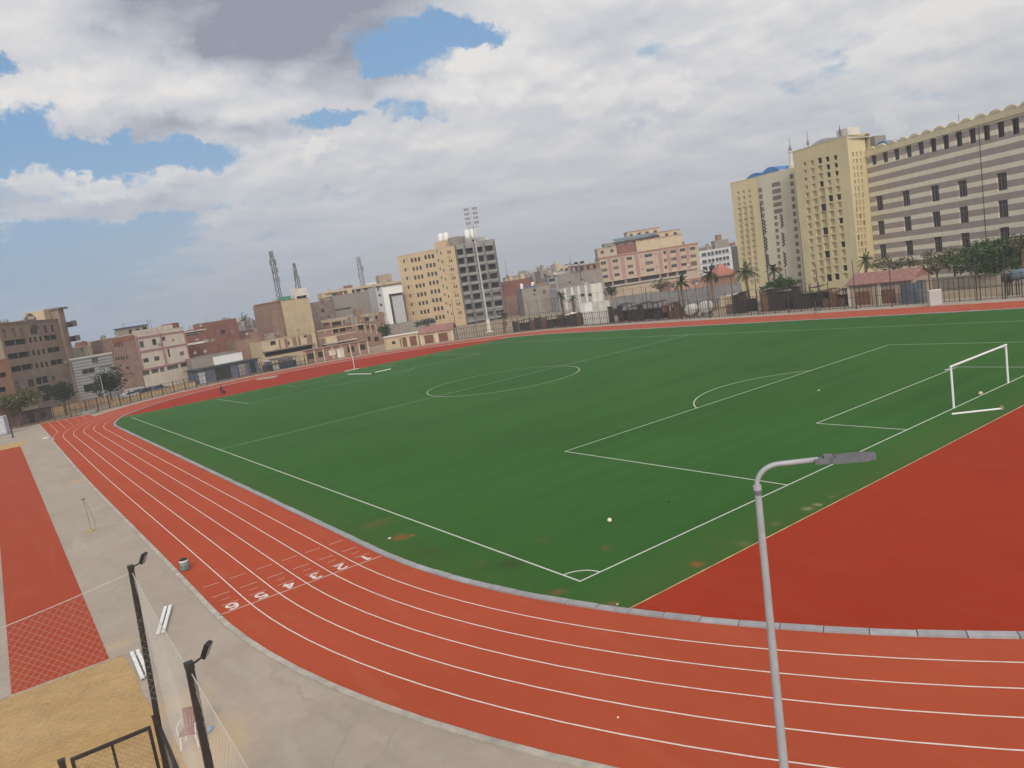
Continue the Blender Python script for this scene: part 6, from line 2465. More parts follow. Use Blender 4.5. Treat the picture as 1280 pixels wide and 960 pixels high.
for x0, y0, x1, y1, m_ in ((180, 610, 250, 597, M_BRICK), (280, 605, 370, 590, M_HOLE), (385, 590, 470, 577, M_BROWN), (610, 555, 650, 549, M_HOLE), (665, 548, 735, 537, M_HOLE)):
    b.strip(z6(x0, y0), z6(x1, y1), 1.0, 'dark', m0=m_)
M_GRID = mat('grid_concrete', (0.42, 0.33, 0.24), var=.15, grime=.3)
b.band(z6(170, 580), z6(470, 535), .9, M_GRID, .1, 'ring_beam')
b.band(z6(560, 525), z6(740, 492), .9, M_TANP, .1, 'ring_beam')
for x in (172, 265, 378, 475, 560, 655, 740):
    b.vband(z6(x, 560), z6(x+14, 640), .35, M_GRID, .15, 'grid_column')
b.finish()
b = Bld('unfinished_house', 'lower unfinished brick house with open bays in front of the concrete grid one', 'house', (396, 413.5, 207), (481, 213), 9, M_BROWN, parapet=.1, rec=.6)
for x0, y0, x1, y1, m_ in ((285, 672, 345, 660, M_HOLE), (360, 660, 420, 650, M_HOLE), (430, 650, 480, 642, M_BROWN), (545, 640, 598, 630, M_HOLE), (625, 640, 655, 635, M_BRICK), (670, 640, 700, 634, M_BRICK), (640, 750, 665, 745, M_HOLE), (705, 755, 745, 745, M_HOLE)):
    b.strip(z6(x0, y0), z6(x1, y1), 1.2, 'dark', m0=m_)
b.band(z6(130, 672), z6(600, 600), .35, M_GRID, .15, 'ring_beam')
b.band(z6(130, 735), z6(540, 690), .3, M_GRID, .15, 'ring_beam')
for x in (205, 275, 605, 660, 715, 790):
    b.vband(z6(x, 600 if x > 500 else 660), z6(x+12, 700), .3, M_GRID, .18, 'grid_column')
b.box(1.5, 4.6, -1.5, -.003, 0, 4.4, M_CREAM, 'front_bay')
b.box(.5, 10, -2.4, -.01, 2.6, 2.9, M_ROOFGREY, 'lean_to_roof')
b.finish()

# ---- yellow nine storey building and the bare concrete frame beside it
z7 = Z(440, 280, 6.4)
M_YEL = mat('yellow_render', (0.54, 0.405, 0.25), var=.06, scale=.3, grime=.1, streak=.2)
M_YELD = mat('yellow_render_shaft', (0.45, 0.36, 0.25), var=.06, grime=.1)
b = Bld('yellow_building', 'yellow nine storey building with rows of small windows left of the bare concrete frame', 'apartment block', (496, 321.2, 262), (567.5, 246), 16, M_YEL, parapet=.9, skip_right=True)
for k in range(8):
    dx, dy = 12.4*k, 69.3*k
    gm = dict(m0=M_GLASS if k % 3 else M_HOLE, m1=M_FRAME)
    for x in ((392, 415, 438) if k not in (7,) else (475, 490, 520)):
        if k == 7:
            break
        b.win(*z7(x+dx, 302-(x-392)*.2+dy), .8, 1.15 if x > 400 else .5, 'dark', m0=M_HOLE if x == 415 else M_YELD, m1=M_FRAME)
    for x in (480, 508, 536):
        b.win(*z7(x+dx, 291-(x-480)*.18+dy), 1.0, 1.35, 'glass' if k % 2 else 'dark', **gm)
    for x in (588, 617, 646):
        b.win(*z7(x+dx, 266-(x-588)*.14+dy), 1.0, 1.35, 'glass' if k % 2 else 'dark', **gm)
    b.win(*z7(680+dx, 220+dy), .5, .9, 'dark', name='stair_slot', **dk)
    b.win(*z7(710+dx, 233+dy), .5, .9, 'dark', name='stair_slot', **dk)
    b.win(*z7(768+dx, 226+dy), .55, 1.0, 'dark', name='stair_slot', **dk)
    b.win(*z7(785+dx, 223+dy), .55, 1.0, 'dark', name='stair_slot', **dk)
    ua, za = b.uz(*z7(775+dx, 262+dy))
    b.box(ua-.8, ua+.8, -.05, -.003, za-.35, za, mat('sill_rust', (0.40, 0.22, 0.13), var=.2), 'sill_panel')
ua, za = b.uz(*z7(655, 150))
ub, zb = b.uz(*z7(745, 130))
b.box(ua, ub, 0.02, 7, b.H-.2, za, M_YEL, 'stair_tower')
b.box(ub+.05, b.Ln+.3, 1.5, 7, b.H-.2, b.H+2.8, M_GREYP, 'roof_room')
b.box(-3.8, -.01, .8, 12, 0, b.uz(*z7(345, 562))[1], M_YEL, 'low_wing')
for x, y in ((372, 640), (392, 697), (402, 755)):
    u, z = b.uz(*z7(x, y))
    b.box(u-.6, u+.6, .74, .797, z-.35, z+.35, M_GLASS if y > 650 else M_YELD, 'wing_window')
b.finish()
tw_ = 0
for u, lab in ((ua+1.2, 'left white water tank on the stair tower of the yellow nine storey building'), (ua+3.4, 'right white water tank on the stair tower of the yellow nine storey building')):
    water_tank(lab, bp(b, u, 2.5, za), .95, 2.7, group='white roof tanks on the yellow building')
z8 = z7
M_FRC = mat('frame_concrete', (0.245, 0.235, 0.22), var=.15, scale=.6, grime=.4, streak=.5)
b = Bld('concrete_frame', 'unfinished bare concrete frame building with open dark floors behind the floodlight mast', 'unfinished building', (567.8, 306, 246), (618, 249), 14, M_FRC, parapet=.3, rec=1.6)
cols = [(852, 878, 222), (938, 962, 214), (1005, 1043, 205), (1100, 1128, 196)]
for k in range(9):
    for i, (x0, x1, y) in enumerate(((828, 888, 225), (910, 968, 215), (992, 1046, 206), (1068, 1130, 196))):
        d_ = (12.2*k, 73.0*k)
        closed = (k == 5 and i in (0, 2, 3)) or (k == 7) or (k >= 8)
        b.strip(z7(x0+d_[0], y+5+d_[1]), z7(x1+d_[0], y-5+d_[1]), 1.9 if not closed else 1.5, 'shutter' if closed else 'dark', m0=M_HOLE, m1=M_GREYP, name='open_bay' if not closed else 'shuttered_bay')
for k in range(9):
    d_ = (12.2*k, 73.0*k)
    b.band(z7(822+d_[0], 262+d_[1]), z7(1140+d_[0], 228+d_[1]), .8, M_FRC, .3, 'floor_slab')
for x in (823, 899, 980, 1056, 1136):
    b.vband(z7(x, 175-(x-823)*.12), z7(x+100, 830), .42, mat('dark_concrete', (0.13, 0.125, 0.12), var=.2, grime=.3), .36, 'column')
ua, za = b.uz(*z7(908, 118))
ub, zb = b.uz(*z7(1068, 100))
b.box(ua, ub, 1.2, 8, b.H-.2, za, M_CONCR, 'stair_tower')
b.box(ua+2.2, ua+3.8, 1.15, 1.197, b.H+.3, za-.5, M_HOLE, 'roof_opening')
b.finish()
for u, lab in ((ua+1.4, 'left white water tank on the bare concrete frame building'), (ua+3.4, 'right white water tank on the bare concrete frame building')):
    water_tank(lab, bp(b, u, 3, za), .95, 3.0, group='white roof tanks on the concrete frame')

# ---- brick and block houses between the concrete frame and the pink building
z9 = Z(600, 320, 7.11)
b = Bld('brick_house', 'wide red brick wall house right of the bare concrete frame', 'house', (626.5, 353, 262), (663, 266), 12, M_BRICK, parapet=.2)
b.box(.1, b.Ln, -.12, -.003, 0, b.H*.58, M_BROWN, 'lower_wall')
b.finish()
b = Bld('block_house', 'grey brown block house with a blue tarp on its roof', 'house', (652, 361.5, 242), (686, 244), 10, M_GREYP, parapet=.15)
b.win(*z9(485, 305), .8, .9, 'dark', **dk)
b.win(*z9(485, 342), .6, .6, 'dark', **dk)
b.win(*z9(570, 320), .9, 1.5, 'dark', m0=M_BRICK)
b.box(1, b.Ln*.55, -.2, 2.4, b.H+.11, b.H+.45, mat('blue_tarp', (0.09, 0.17, 0.33), var=.25), 'blue_tarp')
b.box(b.Ln*.5, b.Ln, .3, 3, b.H+.11, b.H+.9, M_BROWN, 'roof_shed')
b.finish()
b = Bld('narrow_house', 'narrow blue grey house with a column of wide windows', 'house', (684.7, 347.5, 247), (696, 248), 9, mat('bluegrey_render', (0.27, 0.28, 0.29), var=.12, grime=.3, streak=.3), parapet=.2)
for y in (210, 270, 330, 388):
    b.strip(z9(612+(y-210)*.12, y+4), z9(668+(y-210)*.12, y-4), 1.3, 'glass')
b.finish()
b = Bld('block_house', 'wide grey block walled house left of the pink building', 'house', (695.8, 344, 252), (752, 257), 12, mat('block_grey', (0.265, 0.225, 0.195), var=.12, scale=1, grime=.3, streak=.3), parapet=.2)
b.win(*z9(800, 237), .6, .6, 'dark', **dk)
b.win(*z9(910, 213), .5, .6, 'dark', **dk)
b.box(b.Ln*.5, b.Ln*.98, 1, 9, b.H-.2, b.H+2.0, M_BROWN, 'upper_floor')
b.box(b.Ln*.48, b.Ln, .6, 9.4, b.H+2.0, b.H+2.25, M_ROOFGREY, 'upper_roof')
for k in range(3):
    b.box(b.Ln*(.56+.14*k), b.Ln*(.62+.14*k), .95, .997, b.H+.3, b.H+1.6, M_HOLE, 'upper_opening')
b.finish()
b = Bld('sheet_house', 'pale grey house front with white vertical strips below the grey block house', 'house', (697, 362, 235), (753, 240), 8, mat('pale_grey_render', (0.33, 0.33, 0.335), var=.12, grime=.3), parapet=.15)
for x in (752, 815, 875, 940, 1010, 1060):
    ua, za = b.uz(*z9(x, 300))
    b.box(ua-.35 if x < 1000 else ua-.9, ua+.35 if x < 1000 else ua+.9, -.15, -.003, 0, b.H, M_WHITEP, 'white_strip')
b.win(*z9(912, 348), 1.2, .9, 'dark', **dk)
b.win(*z9(978, 345), 1.2, .9, 'dark', **dk)
b.finish()

# ---- large pink and tan building
za_ = Z(730, 270, 6.4)
M_PTAN = mat('pink_building_tan', (0.44, 0.35, 0.265), var=.07, scale=.3, grime=.2, streak=.3)
M_PINK = mat('pink_building_pink', (0.37, 0.215, 0.18), var=.1, scale=.4, grime=.2)
b = Bld('pink_building', 'large tan building with salmon pink strips and stepped upper storeys', 'building', (748.7, 322.3, 285), (872, 291), 18, M_PTAN, parapet=.3)
for w_, pts_ in ((2.0, ((155, 377), (165, 433), (172, 485), (250, 360), (258, 415), (265, 470), (362, 340), (370, 403), (378, 455), (712, 285), (718, 343), (722, 398), (788, 272), (796, 330), (800, 388), (868, 260), (874, 320))),
                 (2.9, ((515, 316), (522, 375), (530, 432))), (1.0, ((645, 292), (650, 355), (655, 410)))):
    for i, (x, y) in enumerate(pts_):
        b.win(*za_(x, y), w_, 1.15, 'shutter' if i % 3 == 1 else 'glass', m0=M_GLASS)
b.win(*za_(880, 380), 2.2, 1.7, 'shutter', m0=M_HOLE)
for x0, y0, x1, y1 in ((200, 320, 222, 520), (302, 305, 325, 505), (415, 285, 440, 490), (600, 255, 625, 460), (668, 240, 690, 452), (742, 232, 765, 440), (822, 222, 845, 425)):
    b.vband(za_(x0, y0), za_(x1, y1), 1.25, M_PINK, .25)
for x, y in ((458, 325), (468, 425), (572, 300), (583, 405)):
    u, z = b.uz(*za_(x, y))
    q = MB()
    q.tube([(u, -.10, z), (u, -.004, z)], .5, 12)
    o = b.put(q.build('oval_ornament', M_PINK, b.t))
    o.scale = (1, 1, 1)
ud, zd = b.uz(*za_(150, 528))
ue, ze = b.uz(*za_(905, 418))
b.strip(za_(165, 545), za_(820, 450), 1.5, 'dark', m0=M_HOLE, name='ground_floor_opening')
for x, y in ((230, 535), (335, 518), (445, 505), (610, 480), (670, 470), (745, 458)):
    u, z = b.uz(*za_(x, y))
    b.box(u-.4, u+.4, -.1, .1, z-1.0, z+.9, M_PINK, 'arcade_pier')
b.band(za_(150, 575), za_(820, 470), .5, M_ROOFGREY, .8, 'canopy_slab')
b.band(za_(120, 530), za_(905, 418), .4, M_PTAN, .8, 'overhang_slab')
b.box(-.3, b.Ln+.3, -.3, .0-.003, b.H-.5, b.H, mat('pink_cornice', (0.33, 0.16, 0.13), var=.15), 'cornice')
# setback storeys
def tier(px0, py0, px1, y0, dep, m_, nm='setback_storey', low=None):
    u0, z0 = b.uz(px0, py0)
    u1, z1 = b.uz(px1, py0)
    return u0, u1, z0


for (x0, y0, x1, y1, dy, dep, m_, nm) in ((746.6, 311.5, 771, 308, 1.5, 10, M_PTAN, 'setback_storey'), (771.5, 308, 795, 304, 1.6, 10, M_BRICK, 'setback_storey'), (757, 304, 822, 296, 5, 9, M_GREYP, 'upper_storey'),
                                           (795.5, 301, 853, 293, 2.5, 10, M_CREAM, 'setback_storey'), (820, 291, 853, 286, 6, 9, M_CREAM, 'upper_storey'), (789, 290, 831, 283, 12, 8, M_CREAM, 'penthouse')):
    u0, z0 = b.uz(x0, y0)
    u1, z1 = b.uz(x1, y1)
    k = 1+dy/290
    zt = (z0+z1)/2
    zt = (zt+b.pa.z-CAM.z)*k+CAM.z-b.pa.z
    b.box(u0, u1, dy, dy+dep, b.H-.4, zt, m_, nm)
    b.box(u0-.2, u1+.2, dy-.2, dy+dep+.2, zt, zt+.2, mat('pink_cornice', (0, 0, 0)) if m_ in (M_CREAM, M_BRICK) else M_CONCR, nm+'_roof')
    if nm != 'setback_storey' or m_ is M_PTAN:
        n_ = max(2, int((u1-u0)/3))
        for i in range(n_):
            uu = u0+(u1-u0)*(i+.5)/n_
            b.box(uu-.6, uu+.6, dy-.06, dy-.003, zt-1.9, zt-.8, M_GLASS, nm+'_window')
u0, z0 = b.uz(769, 300)
u1, z1 = b.uz(824, 291)
q = MB()
q.face([(u0, 3, z0-.4), (u1, 3, z1-.6), (u1, 9, z1+.6), (u0, 9, z0+.6)])
q.face([(u0, 3, z0-.25), (u1, 3, z1-.45), (u1, 9, z1+.75), (u0, 9, z0+.75)])
b.put(q.build('blue_canopy', mat('blue_grey_canopy', (0.13, 0.19, 0.24), var=.25, scale=1), b.t))
b.box(-2.2, -.02, 2, 12, 0, b.H-1.5, M_PTAN, 'left_wing')
b.finish()
b = Bld('salmon_villa', 'low salmon villa with a tilted red roof below the white seven bay building', 'villa', (838, 354, 215), (918, 221), 10, mat('salmon_render', (0.47, 0.27, 0.20), var=.1, grime=.2), parapet=.2)
for x, y in ((870, 520), (900, 515), (1055, 515), (440, 520)):
    b.win(*za_(x, y), 1.0, 1.3, 'glass')
u0, z0 = b.uz(895, 352)
u1, z1 = b.uz(923, 351)
q = MB()
zt = b.H+3.4
P = [(u0, -1, b.H-.2), (u1, -1, b.H-.2), (u1, 9, b.H-.2), (u0, 9, b.H-.2)]
ap_ = ((u0+u1)/2, 4, zt)
for k in range(4):
    q.face([P[k], P[(k+1) % 4], ap_])
b.put(q.build('hip_roof', mat('salmon_tiles', (0.42, 0.17, 0.125), var=.15, scale=2), b.t))
b.finish()
b = Bld('white_block', 'white building with three rows of square windows right of the pink building', 'building', (873, 314.6, 340), (913.5, 343), 14, mat('cool_white_render', (0.52, 0.53, 0.55), var=.06, grime=.15), parapet=.5)
for k, yo in enumerate((0, 60, 112)):
    xo = 5*k
    for i, x in enumerate((960, 1000, 1028, 1060, 1087, 1117, 1145)):
        b.win(*za_(x+xo, 310-(x-960)*.175+yo-(4 if k else 0)), 2.0 if i == 0 else 1.25, 1.5, 'dark', m0=M_GLASS)
for y in (335, 395):
    b.band(za_(920, y), za_(1172, y-45), .3, mat('blue_trim', (0.25, 0.28, 0.34)), .1)
b.box(b.Ln*.55, b.Ln*.98, 2, 9, b.H-.3, b.H+3.6, M_GREYP, 'roof_room')
b.box(b.Ln*.65, b.Ln*.8, 3, 6, b.H+3.6, b.H+6.0, M_BROWN, 'roof_room')
for i in range(6):
    b.box(b.Ln*(.03+.08*i), b.Ln*(.03+.08*i)+.25, 2, 2.3, b.H, b.H+1.2+.5*(i % 2), M_CONCR, 'roof_post')
b.box(b.Ln*.03, b.Ln*.5, 2, 2.2, b.H+1.7, b.H+1.95, M_CONCR, 'roof_rail')
b.finish()
b = Bld('dark_block', 'dark brown block between the white building and the far yellow tower', 'building', (913, 309, 350), (925, 352), 12, mat('dark_block_wall', (0.075, 0.065, 0.06), var=.3))
b.finish()

# ---- yellow towers and the striped building
zt5 = Z(880, 150, 3.84)
M_TOW = mat('tower_yellow', (0.59, 0.50, 0.305), var=.05, scale=.25, grime=.12, streak=.2)
M_TOWN = mat('tower_niche', (0.44, 0.36, 0.22), var=.08)
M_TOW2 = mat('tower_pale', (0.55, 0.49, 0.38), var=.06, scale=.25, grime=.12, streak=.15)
M_MAUVE = mat('mauve_stone', (0.185, 0.142, 0.125), var=.1, scale=.6, grime=.15)
M_GRILLE = mat('black_grille', (0.03, 0.03, 0.032), var=.2)
M_BLUES = mat('blue_roof_sheet', (0.06, 0.19, 0.40), var=.2, scale=1)


def roof_curve(b, u0, u1, z, h, m, y0=1.5, y1=6, name='barrel_roof'):
    q = MB()
    n_ = 14
    P = []
    for k in range(n_+1):
        t = k/n_
        P.append((u0+(u1-u0)*t, z+h*math.sin(PI*(.08+.84*t))))
    for k in range(n_):
        a, c = P[k], P[k+1]
        q.face([(a[0], y0, a[1]), (c[0], y0, c[1]), (c[0], y1, c[1]), (a[0], y1, a[1])])
        q.face([(a[0], y0, z), (c[0], y0, z), (c[0], y0, c[1]), (a[0], y0, a[1])])
    return b.put(q.build(name, m, b.t))


b = Bld('yellow_tower', 'far pale yellow tower with a blue roof sheet and grey striped right half', 'tower', (912.6, 229.5, 184), (992, 173), 20, M_TOW, parapet=.5, rec=.28)
for k in range(17):
    t = k/16
    for (xa, ya), (xb, yb) in (((165, 352), (200, 785)), ((190, 347), (228, 780)), ((217, 342), (256, 775))):
        sz = .7 if k < 3 else 1.08
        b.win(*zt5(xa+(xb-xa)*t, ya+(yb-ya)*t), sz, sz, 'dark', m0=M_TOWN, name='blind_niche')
u1, zq = b.uz(*zt5(263, 300))
b.box(u1, b.Ln+.02, -.15, -.003, 0, b.H-.05, M_TOW2, 'pale_facing')
for k in range(5):
    for x, y, dx, dy, w_, h in ((272, 336, 3.2, 30.5, .95, .9), (348, 308, 2.6, 32, 2.1, .85)):
        u, z = b.uz(*zt5(x+dx*k, y+dy*k))
        b.box(u-w_/2, u+w_/2, -.23, -.152, z-h/2, z+h/2, M_MAUVE, 'grey_panel')
for k in range(15):
    u, z = b.uz(*zt5(422+3.1*k, 270+36*k))
    b.box(u-.38, u+.38, -.23, -.152, z-.45, z+.45, M_MAUVE, 'grey_panel')
for k in range(10):
    u, z = b.uz(*zt5(347+2.6*k, 468+31*k))
    b.box(u-.35, u+.35, -.23, -.152, z-.4, z+.4, M_MAUVE, 'grey_panel')
rg = random.Random(9)
for (xa, ya), (xb, yb), segs in (((291, 480), (312, 698), ((0, .3), (.38, .66), (.76, 1))), ((374, 455), (394, 700), ((0, .24), (.36, .6), (.74, 1)))):
    for s0, s1 in segs:
        ua, za = b.uz(xa/3.84+880+(xb-xa)*s0/3.84, 150+(ya+(yb-ya)*s0)/3.84)
        ub, zb = b.uz(xa/3.84+880+(xb-xa)*s1/3.84, 150+(ya+(yb-ya)*s1)/3.84)
        q = MB()
        n_ = 9
        for k in range(n_):
            t = k/(n_-1)
            u, z = ua+(ub-ua)*t+(.18 if k % 2 else -.18), za+(zb-za)*t
            q.tube([(u, -.22, z), (u, -.152, z)], .2, 8)
        u = (ua+ub)/2
        q.box(u-.05, u+.05, -.2, -.152, zb, za)
        b.put(q.build('grille_strip', M_GRILLE, b.t))
b.box(u1-.1, u1+.08, -.24, -.154, 0, b.H*.78, M_GRILLE, 'downpipe')
ua, za = b.uz(*zt5(180, 285))
ub, zb = b.uz(*zt5(345, 255))
roof_curve(b, ua, (ua+ub)/2+.2, b.H+.1, 1.0, M_BLUES)
roof_curve(b, (ua+ub)/2-.2, ub, b.H+.1, 1.4, M_BLUES, 1.2, 6.5)
b.finish()
# minaret-like finial on the far tower
u, z = b.uz(*zt5(350, 240))
fp_ = bp(b, u, 5, b.H)
tz = at(968.3, 178, 182).z
t_ = thing('minaret', 'slim white minaret top rising above the blue roof sheet of the far yellow tower', 'minaret', fp_)
hh = tz-fp_[2]
q = MB()
q.lathe([(.85, -2), (.85, hh*.14), (.95, hh*.15), (.95, hh*.19), (.6, hh*.20)], n=12)
q.build('base_drum', M_WHITEP, t_)
q = MB()
q.lathe([(.42, hh*.20), (.40, hh*.55), (.55, hh*.56), (.55, hh*.6)], n=10)
q.build('shaft', M_WHITEP, t_)
q = MB()
q.lathe([(.3, hh*.6), (.34, hh*.66), (.16, hh*.76), (.05, hh*.8), (.05, hh)], n=10)
q.build('spire', M_GREYP, t_)
t_ = thing('antenna', 'thin rooftop spike behind the near yellow tower', 'antenna', tuple(at(1010, 180, 176).xy)+(27.0,))
q = MB()
q.tube([(0, 0, 0), (0, 0, at(1009.5, 164, 176).z-27)], .07, 6)
q.lathe([(.25, 3.2), (.3, 3.6), (.1, 4.4), (0.05, 4.5)], n=8)
q.build('spike', M_GREYP, t_)

b = Bld('yellow_tower', 'near yellow tower with a grid of square niches beside the striped building', 'tower', (990.7, 190.2, 167), (1058.4, 157), 5.6, M_TOW, parapet=.5, rec=.32, skip_right=True)
near = b
dark_set = {(2, 0), (3, 0), (4, 0), (3, 1), (4, 1), (3, 2), (4, 2), (2, 3), (3, 5), (4, 5), (2, 6), (4, 8), (2, 9), (4, 11), (2, 12), (4, 14), (2, 15), (3, 15)}
for k in range(16):
    for c, (xa, ya, xb, yb, sz) in enumerate(((483, 213, 530, 768, .8), (518, 206, 568, 763, .95), (555, 195, 600, 757, 1.1), (592, 188, 638, 752, .95), (630, 180, 680, 748, .85))):
        t = k/15
        if c > 2:
            t = k/15.0
        big = sz*(1.0 if k < 4 else 1.28)
        d_ = (c, k) in dark_set
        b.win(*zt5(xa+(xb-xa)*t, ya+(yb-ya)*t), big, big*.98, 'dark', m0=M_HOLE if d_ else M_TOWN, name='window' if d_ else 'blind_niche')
b.finish()
b2 = Bld('x', '', '', (1058.4, 173.2, 157), (1080.5, 161.2), 12, M_TOW, parapet=.5, rec=.3, root=near.t, ztop=near.H, wallname='corner_wall', front_only=True)
for k in range(15):
    for c, (xa, xb) in enumerate(((716, 748), (733, 762), (752, 778))):
        d_ = (k*3+c*5) % 4 == 0
        y = 165+33.2*k-c*2
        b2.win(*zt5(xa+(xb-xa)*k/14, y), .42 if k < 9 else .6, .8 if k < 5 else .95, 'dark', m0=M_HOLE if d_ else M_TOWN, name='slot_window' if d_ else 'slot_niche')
b2.finish(roof=False)
roof_curve(near, near.Ln*.28, near.Ln*.75, near.H+.1, .8, mat('grey_roof_sheet', (0.40, 0.40, 0.41), var=.15), 1, 5)
near.box(near.Ln*.72, near.Ln*.92, 1.5, 4.5, near.H-.2, near.H+1.6, M_WHITEP, 'roof_room')
for px, top, lab in ((1050.5, 158.5, 'small tripod mast on the roof of the near yellow tower'),):
    p = at(px, 172, 160)
    t_ = thing('antenna', lab, 'antenna', (p.x, p.y, near.H))
    h = at(px, top, 160).z-near.H
    q = MB()
    for a in (0, 2.1, 4.2):
        q.tube([(.5*math.cos(a), .5*math.sin(a), -.3), (0, 0, h)], .04, 5)
    q.tube([(0, 0, 0), (0, 0, h+.4)], .04, 5)
    q.build('tripod', M_FENCE, t_)

z6b = Z(1040, 120, 3.43)
M_CRS = mat('striped_cream', (0.60, 0.52, 0.35), var=.07, scale=.4, grime=.15, streak=.2)


def stripe_mat():
    m, t, bs = newmat('striped_masonry')
    g = t.n('ShaderNodeNewGeometry').outputs['Position']
    sp_ = t.n('ShaderNodeSeparateXYZ')
    t.link(g, sp_.inputs[0])
    ph = t.math('FRACT', t.math('DIVIDE', t.math('ADD', sp_.outputs[2], .35), 1.79))
    st_ = t.math('MULTIPLY', t.rng(ph, .0, .012), t.rng(ph, .57, .582, 1, 0))
    n_ = t.noise(g, .5, 6, .65, .3)
    n2 = t.noise(g, 3, 4, .6)
    cr = t.mix(t.rng(n_, .3, .7), (0.66, 0.60, 0.46), (0.74, 0.68, 0.54))
    mv = t.mix(t.rng(n_, .3, .7), (0.30, 0.245, 0.215), (0.35, 0.29, 0.26))
    c = t.mix(st_, cr, mv)
    c = t.mix(t.math('MULTIPLY', t.rng(n2, .5, .75), .25), c, (0.2, 0.17, 0.145))
    t.link(c, bs.inputs['Base Color'])
    bs.inputs['Roughness'].default_value = .85
    return m


M_STR = stripe_mat()
b = Bld('striped_building', 'large cream and mauve striped building with a scalloped roof edge at the right', 'building', (1082, 189.5, 161), (1345, 133), 22, M_STR, parapet=1.0, rec=.35)
for (xa, ya), (xb, yb) in (((203, 460), (728, 367)), ((210, 565), (733, 484)), ((218, 667), (739, 600))):
    for x in (203, 317, 441, 559, 728, 850):
        t = (x-203)/(728-203)
        px, py = z6b(xa+(xb-xa)*t, ya+(yb-ya)*t)
        b.win(px, py, 1.75, 2.65, 'double', m0=M_GLASS, m1=M_FRAME)
for x in (178, 227, 276, 328, 380, 433, 487, 543, 601, 661, 722, 785, 850):
    b.win(*z6b(x, 268-(x-178)*.227), 1.25, 2.35, 'glass', m0=M_GLASS if x < 400 else M_HOLE, m1=M_FRAME, name='top_window')
# cream cornice with scalloped merlons
b.box(-.05, b.Ln+.05, -.25, -.003, b.H-1.0, b.H+.02, M_CRS, 'cornice')
me_ = MB()
for k in range(1):
    pass
sc_w = 2.65
n_ = int(b.Ln/sc_w)
mer = MB()
mer.prism([(-1.0, -.2), (1.0, -.2), (1.0, .25), (-1.0, .25)], 0, .22)
mer.prism([(-.78, -.2), (.78, -.2), (.78, .25), (-.78, .25)], .22, .38)
mer.prism([(-.45, -.2), (.45, -.2), (.45, .25), (-.45, .25)], .38, .50)
md = None
for k in range(n_):
    if md is None:
        o = mer.build('merlon', M_CRS, b.t)
        md = o.data
    else:
        o = bpy.data.objects.new('merlon', md)
        C.objects.link(o)
        o.parent = b.t
    o.location = (sc_w*(k+.5), 0, b.H+.1)
u, z = b.uz(*z6b(640, 300))
b.box(u-.05, u+.05, -.03, -.003, 0, b.H-1.05, M_GLASS, 'expansion_joint')
u, z = b.uz(*z6b(145, 190))
b.finish()
wp = at(1088, 176.5, 166)
t_ = thing('water_tank', 'grey square roof tank behind the left end of the striped building', 'water tank', (wp.x, wp.y, b.H-.7), b.rz)
q = MB()
q.box(-1.0, 1.2, 0, 2.5, 0, wp.z-b.H+1.4)
q.build('drum', M_GREYP, t_)
q = MB()
q.box(-.5, .5, .5, 1.5, wp.z-b.H+1.4, wp.z-b.H+1.55)
q.build('lid', M_CONCR, t_)
wp = at(1101, 177, 164)
o = MB()
n_ = 10
for k in range(n_):
    a0, a1 = PI*k/n_, PI*(k+1)/n_
    o.face([(1.6*math.cos(a0), 0, 1.3*math.sin(a0)), (1.6*math.cos(a1), 0, 1.3*math.sin(a1)), (1.6*math.cos(a1), 3, 1.3*math.sin(a1)), (1.6*math.cos(a0), 3, 1.3*math.sin(a0))])
    o.face([(0, 0, 0), (1.6*math.cos(a0), 0, 1.3*math.sin(a0)), (1.6*math.cos(a1), 0, 1.3*math.sin(a1))])
o.box(-1.6, 1.6, 0, 3, -1.2, 0)
q = o.build('roof_cover', M_BLUES)
q.location = (wp.x, wp.y, b.H+.3)
q.rotation_euler = (0, 0, b.rz)
tag(q, 'blue curved cover on the roof of the striped building next to the square tank', 'cover')
p = at(1199, 158, 152)
t_ = thing('antenna', 'thin aerial on the scalloped roof edge of the striped building', 'antenna', (p.x, p.y, b.H-.4))
q = MB()
q.tube([(0, 0, 0), (0, 0, 2.6)], .04, 5)
q.build('rod', M_FENCE, t_)
